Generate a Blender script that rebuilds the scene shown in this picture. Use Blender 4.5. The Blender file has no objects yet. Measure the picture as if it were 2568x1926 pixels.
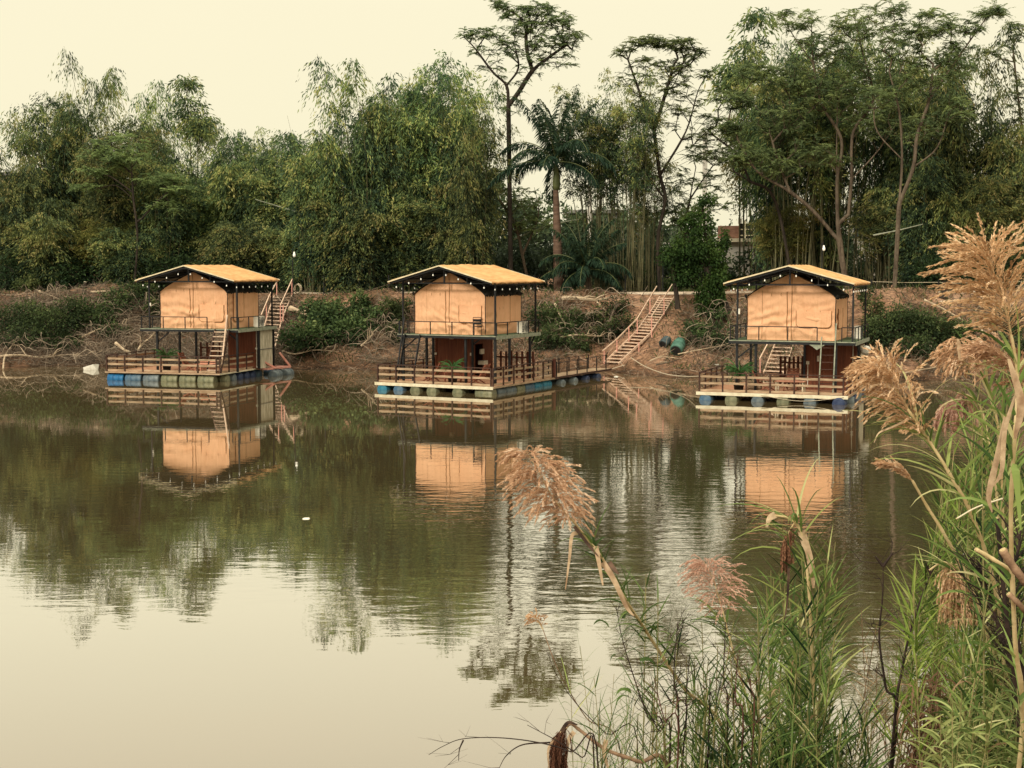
import bpy, math, random
import numpy as np
from mathutils import Vector, Matrix

random.seed(7)
RNG = np.random.default_rng(11)
SC = bpy.context.scene
COL = SC.collection
PI = math.pi

# ------------------------------------------------------------------ camera
F_PX, HORIZON, CAM_H = 3700.0, 664.4, 6.05
TH = math.atan((963 - HORIZON) / F_PX)
cam_d = bpy.data.cameras.new("camera")
cam = bpy.data.objects.new("camera", cam_d)
COL.objects.link(cam)
cam.location = (0, 0, CAM_H)
cam.rotation_euler = (PI / 2 - TH, 0, 0)
cam_d.sensor_width = 36
cam_d.lens = F_PX / 2568 * 36
cam_d.clip_end = 3000
cam_d.clip_start = 0.1
SC.camera = cam


def at(px, py, Y):
    """world point at distance Y that the photo shows at pixel px, py (2568 x 1926)"""
    u = (px - 1284) / F_PX
    v = (963 - py) / F_PX
    dy = math.cos(TH) + v * math.sin(TH)
    dz = -math.sin(TH) + v * math.cos(TH)
    t = Y / dy
    return Vector((u * t, Y, CAM_H + dz * t))


# ------------------------------------------------------------------ materials
def new_mat(name):
    m = bpy.data.materials.new(name)
    m.use_nodes = True
    nt = m.node_tree
    for n in list(nt.nodes):
        nt.nodes.remove(n)
    out = nt.nodes.new('ShaderNodeOutputMaterial')
    return m, nt, out


def N(nt, typ, **kw):
    n = nt.nodes.new(typ)
    for k, v in kw.items():
        setattr(n, k, v)
    return n


def ramp(nt, stops):
    r = N(nt, 'ShaderNodeValToRGB')
    el = r.color_ramp.elements
    while len(el) > 1:
        el.remove(el[-1])
    el[0].position = stops[0][0]
    el[0].color = (*stops[0][1], 1)
    for p, c in stops[1:]:
        e = el.new(p)
        e.color = (*c, 1)
    return r


def noise(nt, scale, detail=4, rough=.55, vec=None, stretch=None, dist=0.0):
    n = N(nt, 'ShaderNodeTexNoise')
    n.inputs['Scale'].default_value = scale
    n.inputs['Detail'].default_value = detail
    n.inputs['Roughness'].default_value = rough
    n.inputs['Distortion'].default_value = dist
    if vec is None:
        tc = N(nt, 'ShaderNodeTexCoord')
        vec = tc.outputs['Object']
    if stretch:
        mp = N(nt, 'ShaderNodeMapping')
        mp.inputs['Scale'].default_value = stretch
        nt.links.new(vec, mp.inputs['Vector'])
        vec = mp.outputs['Vector']
    nt.links.new(vec, n.inputs['Vector'])
    return n


def surf(name, c1, c2, scale=4, rough=.75, bump=0.0, bscale=None, stretch=None, c3=None, metal=0.0, objrand=0.0, lo=.35, hi=.65, detail=5):
    """mottled procedural surface"""
    m, nt, out = new_mat(name)
    b = N(nt, 'ShaderNodeBsdfPrincipled')
    b.inputs['Roughness'].default_value = rough
    b.inputs['Metallic'].default_value = metal
    b.inputs['Specular IOR Level'].default_value = .22
    n = noise(nt, scale, detail, stretch=stretch)
    stops = [(lo, c1), (hi, c2)]
    if c3:
        stops.append((min(hi + .14, 1), c3))
    r = ramp(nt, stops)
    nt.links.new(n.outputs['Fac'], r.inputs['Fac'])
    src = r.outputs['Color']
    if objrand:
        oi = N(nt, 'ShaderNodeObjectInfo')
        mr = N(nt, 'ShaderNodeMapRange')
        mr.inputs['To Min'].default_value = 1 - objrand
        mr.inputs['To Max'].default_value = 1 + objrand
        nt.links.new(oi.outputs['Random'], mr.inputs['Value'])
        hs = N(nt, 'ShaderNodeHueSaturation')
        nt.links.new(mr.outputs['Result'], hs.inputs['Value'])
        nt.links.new(src, hs.inputs['Color'])
        src = hs.outputs['Color']
    nt.links.new(src, b.inputs['Base Color'])
    if bump:
        n2 = noise(nt, bscale or scale * 4, 5, stretch=stretch)
        bp = N(nt, 'ShaderNodeBump')
        bp.inputs['Strength'].default_value = 1
        bp.inputs['Distance'].default_value = bump
        nt.links.new(n2.outputs['Fac'], bp.inputs['Height'])
        nt.links.new(bp.outputs['Normal'], b.inputs['Normal'])
    nt.links.new(b.outputs['BSDF'], out.inputs['Surface'])
    return m


def leafmat(name, stops, trans=.3, rand=.18, hue=.015, rough=.6):
    """leaves: colour read from the 'tint' attribute of each leaf"""
    m, nt, out = new_mat(name)
    a = N(nt, 'ShaderNodeAttribute', attribute_name='tint')
    r = ramp(nt, stops)
    nt.links.new(a.outputs['Fac'], r.inputs['Fac'])
    oi = N(nt, 'ShaderNodeObjectInfo')
    mr = N(nt, 'ShaderNodeMapRange')
    mr.inputs['To Min'].default_value = 1 - rand
    mr.inputs['To Max'].default_value = 1 + rand
    nt.links.new(oi.outputs['Random'], mr.inputs['Value'])
    mh = N(nt, 'ShaderNodeMapRange')
    mh.inputs['To Min'].default_value = .5 - hue
    mh.inputs['To Max'].default_value = .5 + hue
    nt.links.new(oi.outputs['Random'], mh.inputs['Value'])
    hs = N(nt, 'ShaderNodeHueSaturation')
    nt.links.new(mr.outputs['Result'], hs.inputs['Value'])
    nt.links.new(mh.outputs['Result'], hs.inputs['Hue'])
    nt.links.new(r.outputs['Color'], hs.inputs['Color'])
    b = N(nt, 'ShaderNodeBsdfPrincipled')
    b.inputs['Roughness'].default_value = rough
    b.inputs['Specular IOR Level'].default_value = .10
    t = N(nt, 'ShaderNodeBsdfTranslucent')
    mx = N(nt, 'ShaderNodeMixShader')
    mx.inputs['Fac'].default_value = trans
    nt.links.new(hs.outputs['Color'], b.inputs['Base Color'])
    nt.links.new(hs.outputs['Color'], t.inputs['Color'])
    nt.links.new(b.outputs['BSDF'], mx.inputs[1])
    nt.links.new(t.outputs['BSDF'], mx.inputs[2])
    nt.links.new(mx.outputs['Shader'], out.inputs['Surface'])
    return m


# ------------------------------------------------------------------ objects
def tag(o, label=None, cat=None, group=None, kind=None):
    if label: o['label'] = label
    if cat: o['category'] = cat
    if group: o['group'] = group
    if kind: o['kind'] = kind
    return o


def thing(name, label, cat, loc=(0, 0, 0), rz=0.0, group=None):
    o = bpy.data.objects.new(name, None)
    COL.objects.link(o)
    o.location = loc
    o.rotation_euler = (0, 0, rz)
    return tag(o, label, cat, group)


def link(name, me, parent=None, mat=None):
    o = bpy.data.objects.new(name, me)
    COL.objects.link(o)
    if parent: o.parent = parent
    if mat is not None and len(me.materials) == 0: me.materials.append(mat)
    return o


def copy_tree(o, parent=None):
    c = o.copy()
    COL.objects.link(c)
    c.parent = parent
    for ch in list(o.children):
        copy_tree(ch, c)
    return c


def np_mesh(name, V, Fq, mat=None, tint=None, smooth=False):
    """V (n,3); Fq (m,3) or (m,4)"""
    V = np.asarray(V, dtype=np.float32)
    Fq = np.asarray(Fq, dtype=np.int32)
    k = Fq.shape[1]
    me = bpy.data.meshes.new(name)
    me.vertices.add(len(V))
    me.vertices.foreach_set('co', V.ravel())
    me.loops.add(Fq.size)
    me.loops.foreach_set('vertex_index', Fq.ravel())
    me.polygons.add(len(Fq))
    me.polygons.foreach_set('loop_start', np.arange(0, Fq.size, k, dtype=np.int32))
    me.polygons.foreach_set('loop_total', np.full(len(Fq), k, dtype=np.int32))
    if smooth:
        me.polygons.foreach_set('use_smooth', np.ones(len(Fq), dtype=bool))
    me.update(calc_edges=True)
    if tint is not None:
        at_ = me.attributes.new('tint', 'FLOAT', 'POINT')
        at_.data.foreach_set('value', np.asarray(tint, dtype=np.float32))
    if mat is not None:
        me.materials.append(mat)
    return me


class MB:
    """collects shapes, builds ONE mesh object"""
    def __init__(s):
        s.v = []; s.f = []

    def add(s, vs, fs):
        k = len(s.v)
        s.v += [tuple(v) for v in vs]
        s.f += [tuple(i + k for i in f) for f in fs]
        return s

    def box(s, x0, x1, y0, y1, z0, z1):
        return s.add([(x0, y0, z0), (x1, y0, z0), (x1, y1, z0), (x0, y1, z0), (x0, y0, z1), (x1, y0, z1), (x1, y1, z1), (x0, y1, z1)],
                     [(0, 3, 2, 1), (4, 5, 6, 7), (0, 1, 5, 4), (1, 2, 6, 5), (2, 3, 7, 6), (3, 0, 4, 7)])

    def beam(s, p, q, w, h=None, up=(0, 0, 1)):
        h = h or w
        p = Vector(p); q = Vector(q); d = (q - p).normalized()
        u = Vector(up)
        if abs(d.dot(u)) > .97: u = Vector((0, 1, 0))
        a = d.cross(u).normalized() * w / 2
        b = a.cross(d).normalized() * h / 2
        vs = [p - a - b, p + a - b, p + a + b, p - a + b, q - a - b, q + a - b, q + a + b, q - a + b]
        return s.add(vs, [(0, 3, 2, 1), (4, 5, 6, 7), (0, 1, 5, 4), (1, 2, 6, 5), (2, 3, 7, 6), (3, 0, 4, 7)])

    def tube(s, pts, r, n=6, caps=True):
        pts = [Vector(p) for p in pts]
        if not hasattr(r, '__len__'): r = [r] * len(pts)
        vs = []; fs = []
        ref = None
        for i, p in enumerate(pts):
            d = (pts[min(i + 1, len(pts) - 1)] - pts[max(i - 1, 0)])
            d = d.normalized() if d.length > 1e-9 else Vector((0, 0, 1))
            if ref is None:
                ref = d.orthogonal().normalized()
            a = (ref - d * ref.dot(d))
            a = a.normalized() if a.length > 1e-6 else d.orthogonal().normalized()
            ref = a
            b = d.cross(a)
            for k in range(n):
                t = 2 * PI * k / n
                vs.append(p + (a * math.cos(t) + b * math.sin(t)) * r[i])
        for i in range(len(pts) - 1):
            for k in range(n):
                k2 = (k + 1) % n
                fs.append((i * n + k, i * n + k2, (i + 1) * n + k2, (i + 1) * n + k))
        if caps:
            fs.append(tuple(range(n - 1, -1, -1)))
            fs.append(tuple((len(pts) - 1) * n + k for k in range(n)))
        return s.add(vs, fs)

    def lathe(s, prof, n=16, axis='z', c=(0, 0, 0)):
        vs = []; fs = []
        for (r, h) in prof:
            for k in range(n):
                t = 2 * PI * k / n
                a, b = r * math.cos(t), r * math.sin(t)
                v = {'z': (a, b, h), 'x': (h, a, b), 'y': (b, h, a)}[axis]
                vs.append((v[0] + c[0], v[1] + c[1], v[2] + c[2]))
        for i in range(len(prof) - 1):
            for k in range(n):
                k2 = (k + 1) % n
                fs.append((i * n + k, i * n + k2, (i + 1) * n + k2, (i + 1) * n + k))
        fs.append(tuple(range(n - 1, -1, -1)))
        fs.append(tuple((len(prof) - 1) * n + k for k in range(n)))
        return s.add(vs, fs)

    def ribbon(s, pts, w, side=None):
        """flat strip along pts"""
        pts = [Vector(p) for p in pts]
        if not hasattr(w, '__len__'): w = [w] * len(pts)
        vs = []; fs = []
        for i, p in enumerate(pts):
            d = (pts[min(i + 1, len(pts) - 1)] - pts[max(i - 1, 0)]).normalized()
            sd = side if side is not None else Vector((0, 0, 1))
            a = d.cross(sd)
            a = a.normalized() if a.length > 1e-5 else d.orthogonal().normalized()
            vs += [p - a * w[i] / 2, p + a * w[i] / 2]
        for i in range(len(pts) - 1):
            fs.append((2 * i, 2 * i + 1, 2 * i + 3, 2 * i + 2))
        return s.add(vs, fs)

    def mesh(s, name, mat=None, smooth=False):
        me = bpy.data.meshes.new(name)
        me.from_pydata(s.v, [], s.f)
        if smooth:
            me.polygons.foreach_set('use_smooth', np.ones(len(me.polygons), dtype=bool))
        me.update()
        if mat is not None: me.materials.append(mat)
        return me

    def build(s, name, mat=None, parent=None, smooth=False):
        return link(name, s.mesh(name, mat, smooth), parent)


def spline(pts, n=8):
    """Catmull-Rom through pts"""
    P = [Vector(p) for p in pts]
    if len(P) < 3: 
        return [P[0].lerp(P[-1], i / n) for i in range(n + 1)]
    P = [P[0] * 2 - P[1]] + P + [P[-1] * 2 - P[-2]]
    out = []
    for i in range(1, len(P) - 2):
        p0, p1, p2, p3 = P[i - 1:i + 3]
        for k in range(n):
            t = k / n
            out.append(.5 * ((2 * p1) + (p2 - p0) * t + (2 * p0 - 5 * p1 + 4 * p2 - p3) * t * t + (3 * p1 - p0 - 3 * p2 + p3) * t ** 3))
    out.append(P[-2])
    return out


def nrm(a):
    return a / (np.linalg.norm(a, axis=-1, keepdims=True) + 1e-9)


def leaves(C, D, L, W, rng, flat=None, fold=.45):
    """one rhombic leaf per row -> verts, quads"""
    n = len(C)
    D = nrm(D)
    R = rng.normal(size=(n, 3))
    if flat is not None:
        R = R * (1 - flat) + np.array([0, 0, 1.0]) * flat
    S = nrm(np.cross(D, R))
    L = np.asarray(L).reshape(-1, 1); W = np.asarray(W).reshape(-1, 1)
    V = np.empty((n, 4, 3))
    V[:, 0] = C
    V[:, 1] = C + D * L * fold + S * W / 2
    V[:, 2] = C + D * L
    V[:, 3] = C + D * L * fold - S * W / 2
    Q = np.arange(n * 4).reshape(n, 4)
    return V.reshape(-1, 3), Q


def tubes_np(P, Q_, R0, R1, n=4):
    """many straight tapered sticks P->Q"""
    m = len(P)
    d = nrm(Q_ - P)
    ref = np.where(np.abs(d[:, 2:3]) > .9, np.array([[1.0, 0, 0]]), np.array([[0, 0, 1.0]]))
    a = nrm(np.cross(d, ref)); b = np.cross(d, a)
    ang = 2 * PI * np.arange(n) / n
    ring = a[:, None, :] * np.cos(ang)[None, :, None] + b[:, None, :] * np.sin(ang)[None, :, None]
    V = np.concatenate([P[:, None] + ring * np.reshape(R0, (-1, 1, 1)), Q_[:, None] + ring * np.reshape(R1, (-1, 1, 1))], axis=1)
    base = (np.arange(m) * 2 * n)[:, None]
    k = np.arange(n); k2 = (k + 1) % n
    fq = np.stack([base + k, base + k2, base + n + k2, base + n + k], axis=-1)
    return V.reshape(-1, 3), fq.reshape(-1, 4)


class Foliage:
    def __init__(s): s.V = []; s.Q = []; s.T = []; s.k = 0
    def add(s, VQ, t):
        V, Q = VQ
        s.V.append(V); s.Q.append(Q + s.k); s.k += len(V)
        t = np.asarray(t)
        if t.ndim == 0: t = np.full(len(V), float(t))
        elif len(t) * 4 == len(V): t = np.repeat(t, 4)
        s.T.append(t)
    def mesh(s, name, mat):
        return np_mesh(name, np.concatenate(s.V), np.concatenate(s.Q), mat, np.clip(np.concatenate(s.T), 0, 1))


# ------------------------------------------------------------------ world and sun
world = bpy.data.worlds.new("World")
SC.world = world
world.use_nodes = True
wt = world.node_tree
bg = wt.nodes['Background']
SUN_EL, SUN_AZ = math.radians(34), math.radians(214)     # azimuth measured clockwise from +Y
sky = N(wt, 'ShaderNodeTexSky', sky_type='NISHITA')
sky.sun_disc = False
sky.sun_elevation = SUN_EL
sky.sun_rotation = SUN_AZ
sky.dust_density = 6
tc = N(wt, 'ShaderNodeTexCoord')
sx = N(wt, 'ShaderNodeSeparateXYZ')
wt.links.new(tc.outputs['Generated'], sx.inputs[0])
# pale cream overcast, brighter towards the zenith
rp = ramp(wt, [(0.0, (.90, .84, .60)), (.05, (.955, .885, .625)), (.17, (.975, .90, .645)), (.225, (1.10, 1.01, .72)), (.31, (1.10, .99, .72)), (.36, (1.06, .95, .70)), (.7, (1.5, 1.38, 1.10)), (1.0, (1.8, 1.66, 1.36))])
wn = noise(wt, 2.2, 3, vec=tc.outputs['Generated'], stretch=(1, 1, 3))
wr = N(wt, 'ShaderNodeMapRange')
wr.inputs['To Min'].default_value = .985; wr.inputs['To Max'].default_value = 1.01
wt.links.new(wn.outputs['Fac'], wr.inputs['Value'])
wt.links.new(sx.outputs['Z'], rp.inputs['Fac'])
cloud = N(wt, 'ShaderNodeVectorMath', operation='SCALE')
wt.links.new(rp.outputs['Color'], cloud.inputs[0])
wt.links.new(wr.outputs['Result'], cloud.inputs['Scale'])
skys = N(wt, 'ShaderNodeVectorMath', operation='SCALE')
skys.inputs['Scale'].default_value = .004
wt.links.new(sky.outputs['Color'], skys.inputs[0])
add = N(wt, 'ShaderNodeVectorMath', operation='ADD')
wt.links.new(cloud.outputs[0], add.inputs[0]); wt.links.new(skys.outputs[0], add.inputs[1])
wt.links.new(add.outputs[0], bg.inputs['Color'])
bg.inputs['Strength'].default_value = 1.0

sun_d = bpy.data.lights.new("sun", 'SUN')
sun_d.energy = 2.7
sun_d.angle = math.radians(12)
sun_d.color = (1, .93, .8)
sun = bpy.data.objects.new("sun", sun_d)
COL.objects.link(sun)
sdir = Vector((math.sin(SUN_AZ) * math.cos(SUN_EL), math.cos(SUN_AZ) * math.cos(SUN_EL), math.sin(SUN_EL)))
sun.rotation_euler = sdir.to_track_quat('Z', 'Y').to_euler()
sun.location = (0, 0, 60)

SC.view_settings.view_transform = 'Standard'
SC.view_settings.look = 'None'
SC.view_settings.exposure = 0
SC.view_settings.gamma = 1
cy = SC.cycles
cy.max_bounces = 8; cy.diffuse_bounces = 3; cy.glossy_bounces = 3; cy.transmission_bounces = 3
cy.transparent_max_bounces = 6
cy.use_denoising = True
try:
    cy.denoiser = 'OPENIMAGEDENOISE'
    cy.denoising_prefilter = 'ACCURATE'
except Exception:
    pass
cy.sample_clamp_indirect = 6
cy.caustics_reflective = False; cy.caustics_refractive = False

# ------------------------------------------------------------------ terrain functions
TOE = [(-400, 90), (-60, 89), (-30.2, 87.2), (-24.7, 87.9), (-16, 87), (-12.4, 85.6), (-7.5, 83.2), (-2, 83.8), (3, 84.2), (5.6, 83.8), (6.8, 80), (9.9, 78.6), (14, 77.6), (19, 77), (26.6, 76.4), (60, 75), (400, 72)]
EDGE = [(-400, 99), (-60, 98), (-30, 97), (-20, 95.5), (-12, 93.5), (0, 92.5), (6, 91.3), (12, 89), (18, 87), (27, 86), (60, 85), (400, 84)]
_tx, _ty = zip(*TOE); _ex, _ey = zip(*EDGE)
_ph = RNG.uniform(0, 6.28, (14, 2)); _kd = RNG.normal(size=(14, 2)); _kd /= np.linalg.norm(_kd, axis=1, keepdims=True)
_kf = np.array([.12, .2, .33, .5, .7, .95, 1.3, 1.7, 2.2, 2.9, 3.7, 4.8, 6.2, 8.0])


def fbm(X, Y):
    z = 0
    for i in range(14):
        k = _kd[i] * _kf[i] * 2
        z = z + np.sin(X * k[0] + Y * k[1] + _ph[i, 0] + .8 * np.sin(X * k[1] * .7 - Y * k[0] * .6 + _ph[i, 1])) / (_kf[i] * 6 + .6)
    return z


def ztop(X):
    return 4.22 + .2 * np.clip((np.asarray(X, float) - 2) / 16, 0, 1)


def ground(X, Y):
    X = np.asarray(X, float); Y = np.asarray(Y, float)
    n = fbm(X, Y)
    toe = np.interp(X, _tx, _ty) + .5 * np.sin(X * 1.1) * np.exp(-X * 0) + .25 * np.sin(X * 2.7 + 1) 
    edge = np.interp(X, _ex, _ey)
    zt = ztop(X)
    t = Y - toe
    w = np.maximum(edge - toe, 3)
    s = np.clip(t / w, 0, 1)
    prof = np.interp(s, [0, .12, .28, .40, .88, .96, 1], [0, .02, .12, .26, .95, .99, 1.0])
    z = prof * zt
    z = np.where(t < 0, t * .22, z)
    amp = np.where(s < .25, .05 + s * .5, np.where(s >= 1, .05, .3))
    z = z + n * amp * np.clip((t + 1) / 2, 0, 1)
    return np.maximum(z, -2.5)


def on_bank(px, py, y0=74.0, y1=130.0):
    """where the sight line of a pixel meets the far bank"""
    Ys = np.linspace(y0, y1, 500)
    d = at(px, py, 1.0)
    X = d.x * Ys; Z = CAM_H + (d.z - CAM_H) * Ys; G = ground(X, Ys)
    hit = np.nonzero(((Z <= G) & (Z > -.05)) | (Z <= 0))[0]
    if len(hit):
        k = hit[0]
        return Vector((X[k], Ys[k], max(float(G[k]), 0)))
    return at(px, py, y1)
# ================================================================== setting
# ---- water
def water_mat():
    m, nt, out = new_mat("pond_water")
    tc = N(nt, 'ShaderNodeTexCoord')
    P = tc.outputs['Object']
    dif = N(nt, 'ShaderNodeBsdfDiffuse')
    cn = noise(nt, .12, 3, vec=P)
    cr = ramp(nt, [(.35, (.125, .090, .042)), (.65, (.112, .088, .044))])
    nt.links.new(cn.outputs['Fac'], cr.inputs['Fac'])
    nt.links.new(cr.outputs['Color'], dif.inputs['Color'])
    gl = N(nt, 'ShaderNodeBsdfGlossy')
    gl.inputs['Color'].default_value = (1, 1, 1, 1)
    gl.inputs['Roughness'].default_value = .012
    fr = N(nt, 'ShaderNodeFresnel')
    fr.inputs['IOR'].default_value = 1.33
    mr = ramp(nt, [(0.0, (.2,) * 3), (.15, (.50,) * 3), (.2, (.60,) * 3), (.3, (.76,) * 3), (.4, (.80,) * 3), (.65, (.78,) * 3), (1, (.86,) * 3)])
    nt.links.new(fr.outputs['Fac'], mr.inputs['Fac'])
    # ripples: long crests across the view, calm in the near left
    sep = N(nt, 'ShaderNodeSeparateXYZ'); nt.links.new(P, sep.inputs[0])
    w1 = noise(nt, 2.6, 2, .5, vec=P, stretch=(.38, 1, 1), dist=.4)
    w2 = noise(nt, 7.5, 2, .5, vec=P, stretch=(.5, 1, 1), dist=.3)
    w3 = noise(nt, .55, 2, .5, vec=P, stretch=(.6, 1, 1))
    mask = noise(nt, .07, 3, .6, vec=P, stretch=(1, .7, 1))
    mk = N(nt, 'ShaderNodeMapRange', clamp=True)
    mk.inputs['From Min'].default_value = .38; mk.inputs['From Max'].default_value = .62
    mk.inputs['To Min'].default_value = .25; mk.inputs['To Max'].default_value = 1.0
    nt.links.new(mask.outputs['Fac'], mk.inputs['Value'])
    # distance weighting: glassy near the far bank and in the foreground
    yr = N(nt, 'ShaderNodeFloatCurve')
    ydiv = N(nt, 'ShaderNodeMath', operation='DIVIDE'); ydiv.inputs[1].default_value = 100
    nt.links.new(sep.outputs['Y'], ydiv.inputs[0])
    cv = yr.mapping.curves[0]
    pts = [(0, .05), (.2, .12), (.26, .8), (.36, .95), (.45, .6), (.55, .28), (.66, .12), (.8, .08), (1, .05)]
    cv.points[0].location = pts[0]; cv.points[1].location = pts[-1]
    for p in pts[1:-1]: cv.points.new(*p)
    yr.mapping.update()
    nt.links.new(ydiv.outputs[0], yr.inputs['Value'])
    xr = N(nt, 'ShaderNodeMapRange', clamp=True)
    xr.inputs['From Min'].default_value = -5; xr.inputs['From Max'].default_value = 3
    xr.inputs['To Min'].default_value = .5; xr.inputs['To Max'].default_value = 1.6
    nt.links.new(sep.outputs['X'], xr.inputs['Value'])
    def mul(a, b):
        n = N(nt, 'ShaderNodeMath', operation='MULTIPLY')
        for i, q in enumerate((a, b)):
            if isinstance(q, (int, float)): n.inputs[i].default_value = q
            else: nt.links.new(q, n.inputs[i])
        return n.outputs[0]
    def plus(a, b):
        n = N(nt, 'ShaderNodeMath', operation='ADD')
        nt.links.new(a, n.inputs[0]); nt.links.new(b, n.inputs[1])
        return n.outputs[0]
    amp = mul(mul(mk.outputs['Result'], yr.outputs[0]), xr.outputs['Result'])
    h = plus(plus(mul(w1.outputs['Fac'], 1.0), mul(w2.outputs['Fac'], .22)), mul(w3.outputs['Fac'], .6))
    h = mul(h, amp)
    bp = N(nt, 'ShaderNodeBump')
    bp.inputs['Strength'].default_value = 1
    bp.inputs['Distance'].default_value = .0095
    nt.links.new(h, bp.inputs['Height'])
    nt.links.new(bp.outputs['Normal'], gl.inputs['Normal'])
    mx = N(nt, 'ShaderNodeMixShader')
    nt.links.new(mr.outputs['Color'], mx.inputs['Fac'])
    nt.links.new(dif.outputs['BSDF'], mx.inputs[1]); nt.links.new(gl.outputs['BSDF'], mx.inputs[2])
    nt.links.new(mx.outputs['Shader'], out.inputs['Surface'])
    return m

MB().add([(-420, 3, 0), (420, 3, 0), (420, 108, 0), (-420, 108, 0)], [(0, 1, 2, 3)]).build('pond_water', water_mat())
tag(bpy.data.objects['pond_water'], 'still olive brown pond water with light ripples', None, None, 'structure')

# ---- far bank and land behind, one sheet
def earth_mat():
    m, nt, out = new_mat("bank_earth")
    b = N(nt, 'ShaderNodeBsdfPrincipled'); b.inputs['Roughness'].default_value = .95
    b.inputs['Specular IOR Level'].default_value = .15
    tc = N(nt, 'ShaderNodeTexCoord'); P = tc.outputs['Object']
    n1 = noise(nt, .45, 6, .62, vec=P)
    r1 = ramp(nt, [(.30, (.13, .085, .052)), (.42, (.27, .165, .10)), (.52, (.49, .29, .19)), (.66, (.62, .40, .275))])
    nt.links.new(n1.outputs['Fac'], r1.inputs['Fac'])
    n2 = noise(nt, 5, 6, .7, vec=P, stretch=(.6, 1, 1.6))
    r2 = ramp(nt, [(.36, (.45, .45, .45)), (.62, (1.25, 1.2, 1.1))])
    nt.links.new(n2.outputs['Fac'], r2.inputs['Fac'])
    mx = N(nt, 'ShaderNodeMix', data_type='RGBA', blend_type='MULTIPLY'); mx.inputs['Factor'].default_value = 1
    nt.links.new(r1.outputs['Color'], mx.inputs['A']); nt.links.new(r2.outputs['Color'], mx.inputs['B'])
    # damp dark margin near the water line
    sp = N(nt, 'ShaderNodeSeparateXYZ'); nt.links.new(P, sp.inputs[0])
    nz = noise(nt, .9, 3, vec=P)
    az = N(nt, 'ShaderNodeMath', operation='MULTIPLY_ADD'); az.inputs[1].default_value = .5; 
    nt.links.new(nz.outputs['Fac'], az.inputs[0]); nt.links.new(sp.outputs['Z'], az.inputs[2])
    wr_ = ramp(nt, [(.27, (.30, .28, .25)), (.55, (.75, .72, .68)), (.85, (1, 1, 1))])
    nt.links.new(az.outputs[0], wr_.inputs['Fac'])
    m2 = N(nt, 'ShaderNodeMix', data_type='RGBA', blend_type='MULTIPLY'); m2.inputs['Factor'].default_value = 1
    nt.links.new(mx.outputs['Result'], m2.inputs['A']); nt.links.new(wr_.outputs['Color'], m2.inputs['B'])
    nt.links.new(m2.outputs['Result'], b.inputs['Base Color'])
    nb = noise(nt, 4, 8, .75, vec=P)
    bp = N(nt, 'ShaderNodeBump'); bp.inputs['Strength'].default_value = 1; bp.inputs['Distance'].default_value = .35
    nt.links.new(nb.outputs['Fac'], bp.inputs['Height']); nt.links.new(bp.outputs['Normal'], b.inputs['Normal'])
    nt.links.new(b.outputs['BSDF'], out.inputs['Surface'])
    return m
EARTH = earth_mat()

def grid_mesh(name, xs, ys, fz, mat):
    X, Y = np.meshgrid(xs, ys)
    Z = fz(X, Y)
    V = np.stack([X, Y, Z], -1).reshape(-1, 3)
    nx, ny = len(xs), len(ys)
    i = np.arange(nx - 1)[None, :] + nx * np.arange(ny - 1)[:, None]
    Q = np.stack([i, i + 1, i + nx + 1, i + nx], -1).reshape(-1, 4)
    return np_mesh(name, V, Q, mat, smooth=True)

xs = np.concatenate([np.linspace(-420, -50, 40)[:-1], np.arange(-50, 50, .28), np.linspace(50, 420, 40)])
ys = np.concatenate([np.arange(68, 98, .22), np.linspace(98, 140, 30)[1:], np.linspace(140, 900, 25)[1:]])
tag(link('far_bank_ground', grid_mesh('far_bank_ground', xs, ys, ground, EARTH)), 'bare orange brown earth bank rising to a flat top', None, None, 'structure')

# path along the top of the bank
PATH = surf('path_earth', (.50, .39, .28), (.72, .59, .45), 1.2, .95, .04, 6)
def path_z(X, Y): return ground(X, Y) * 0 + ztop(X) + .075 + .02 * fbm(X, Y)
xs2 = np.arange(-14, 46, .4)
Vp = []; 
for X in xs2:
    e = float(np.interp(X, _ex, _ey))
    for k in range(5):
        Y = e + .55 + k * .62 + .3 * math.sin(X * .5)
        Vp.append((X, Y, float(max(ground(X, Y), ztop(X))) + (.07 if 0 < k < 4 else -.06)))
i = (np.arange(len(xs2) - 1) * 5)[:, None] + np.arange(4)[None, :]
Qp = np.stack([i, i + 5, i + 6, i + 1], -1).reshape(-1, 4)
tag(link('bank_path', np_mesh('bank_path', np.array(Vp), Qp, PATH, smooth=True)), 'pale trodden earth path along the bank top', None, None, 'structure')

# near bank under the camera
def near_z(X, Y):
    z = np.interp(Y, [-30, 2.5, 10, 14, 20], [4.4, 4.4, 0.0, -1.2, -2.5])
    return z + fbm(X * 2, Y * 2) * .12
tag(link('near_bank_ground', grid_mesh('near_bank_ground', np.linspace(-60, 60, 200), np.linspace(-30, 20, 90), near_z, EARTH)), 'near bank falling to the water below the reeds', None, None, 'structure')

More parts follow.
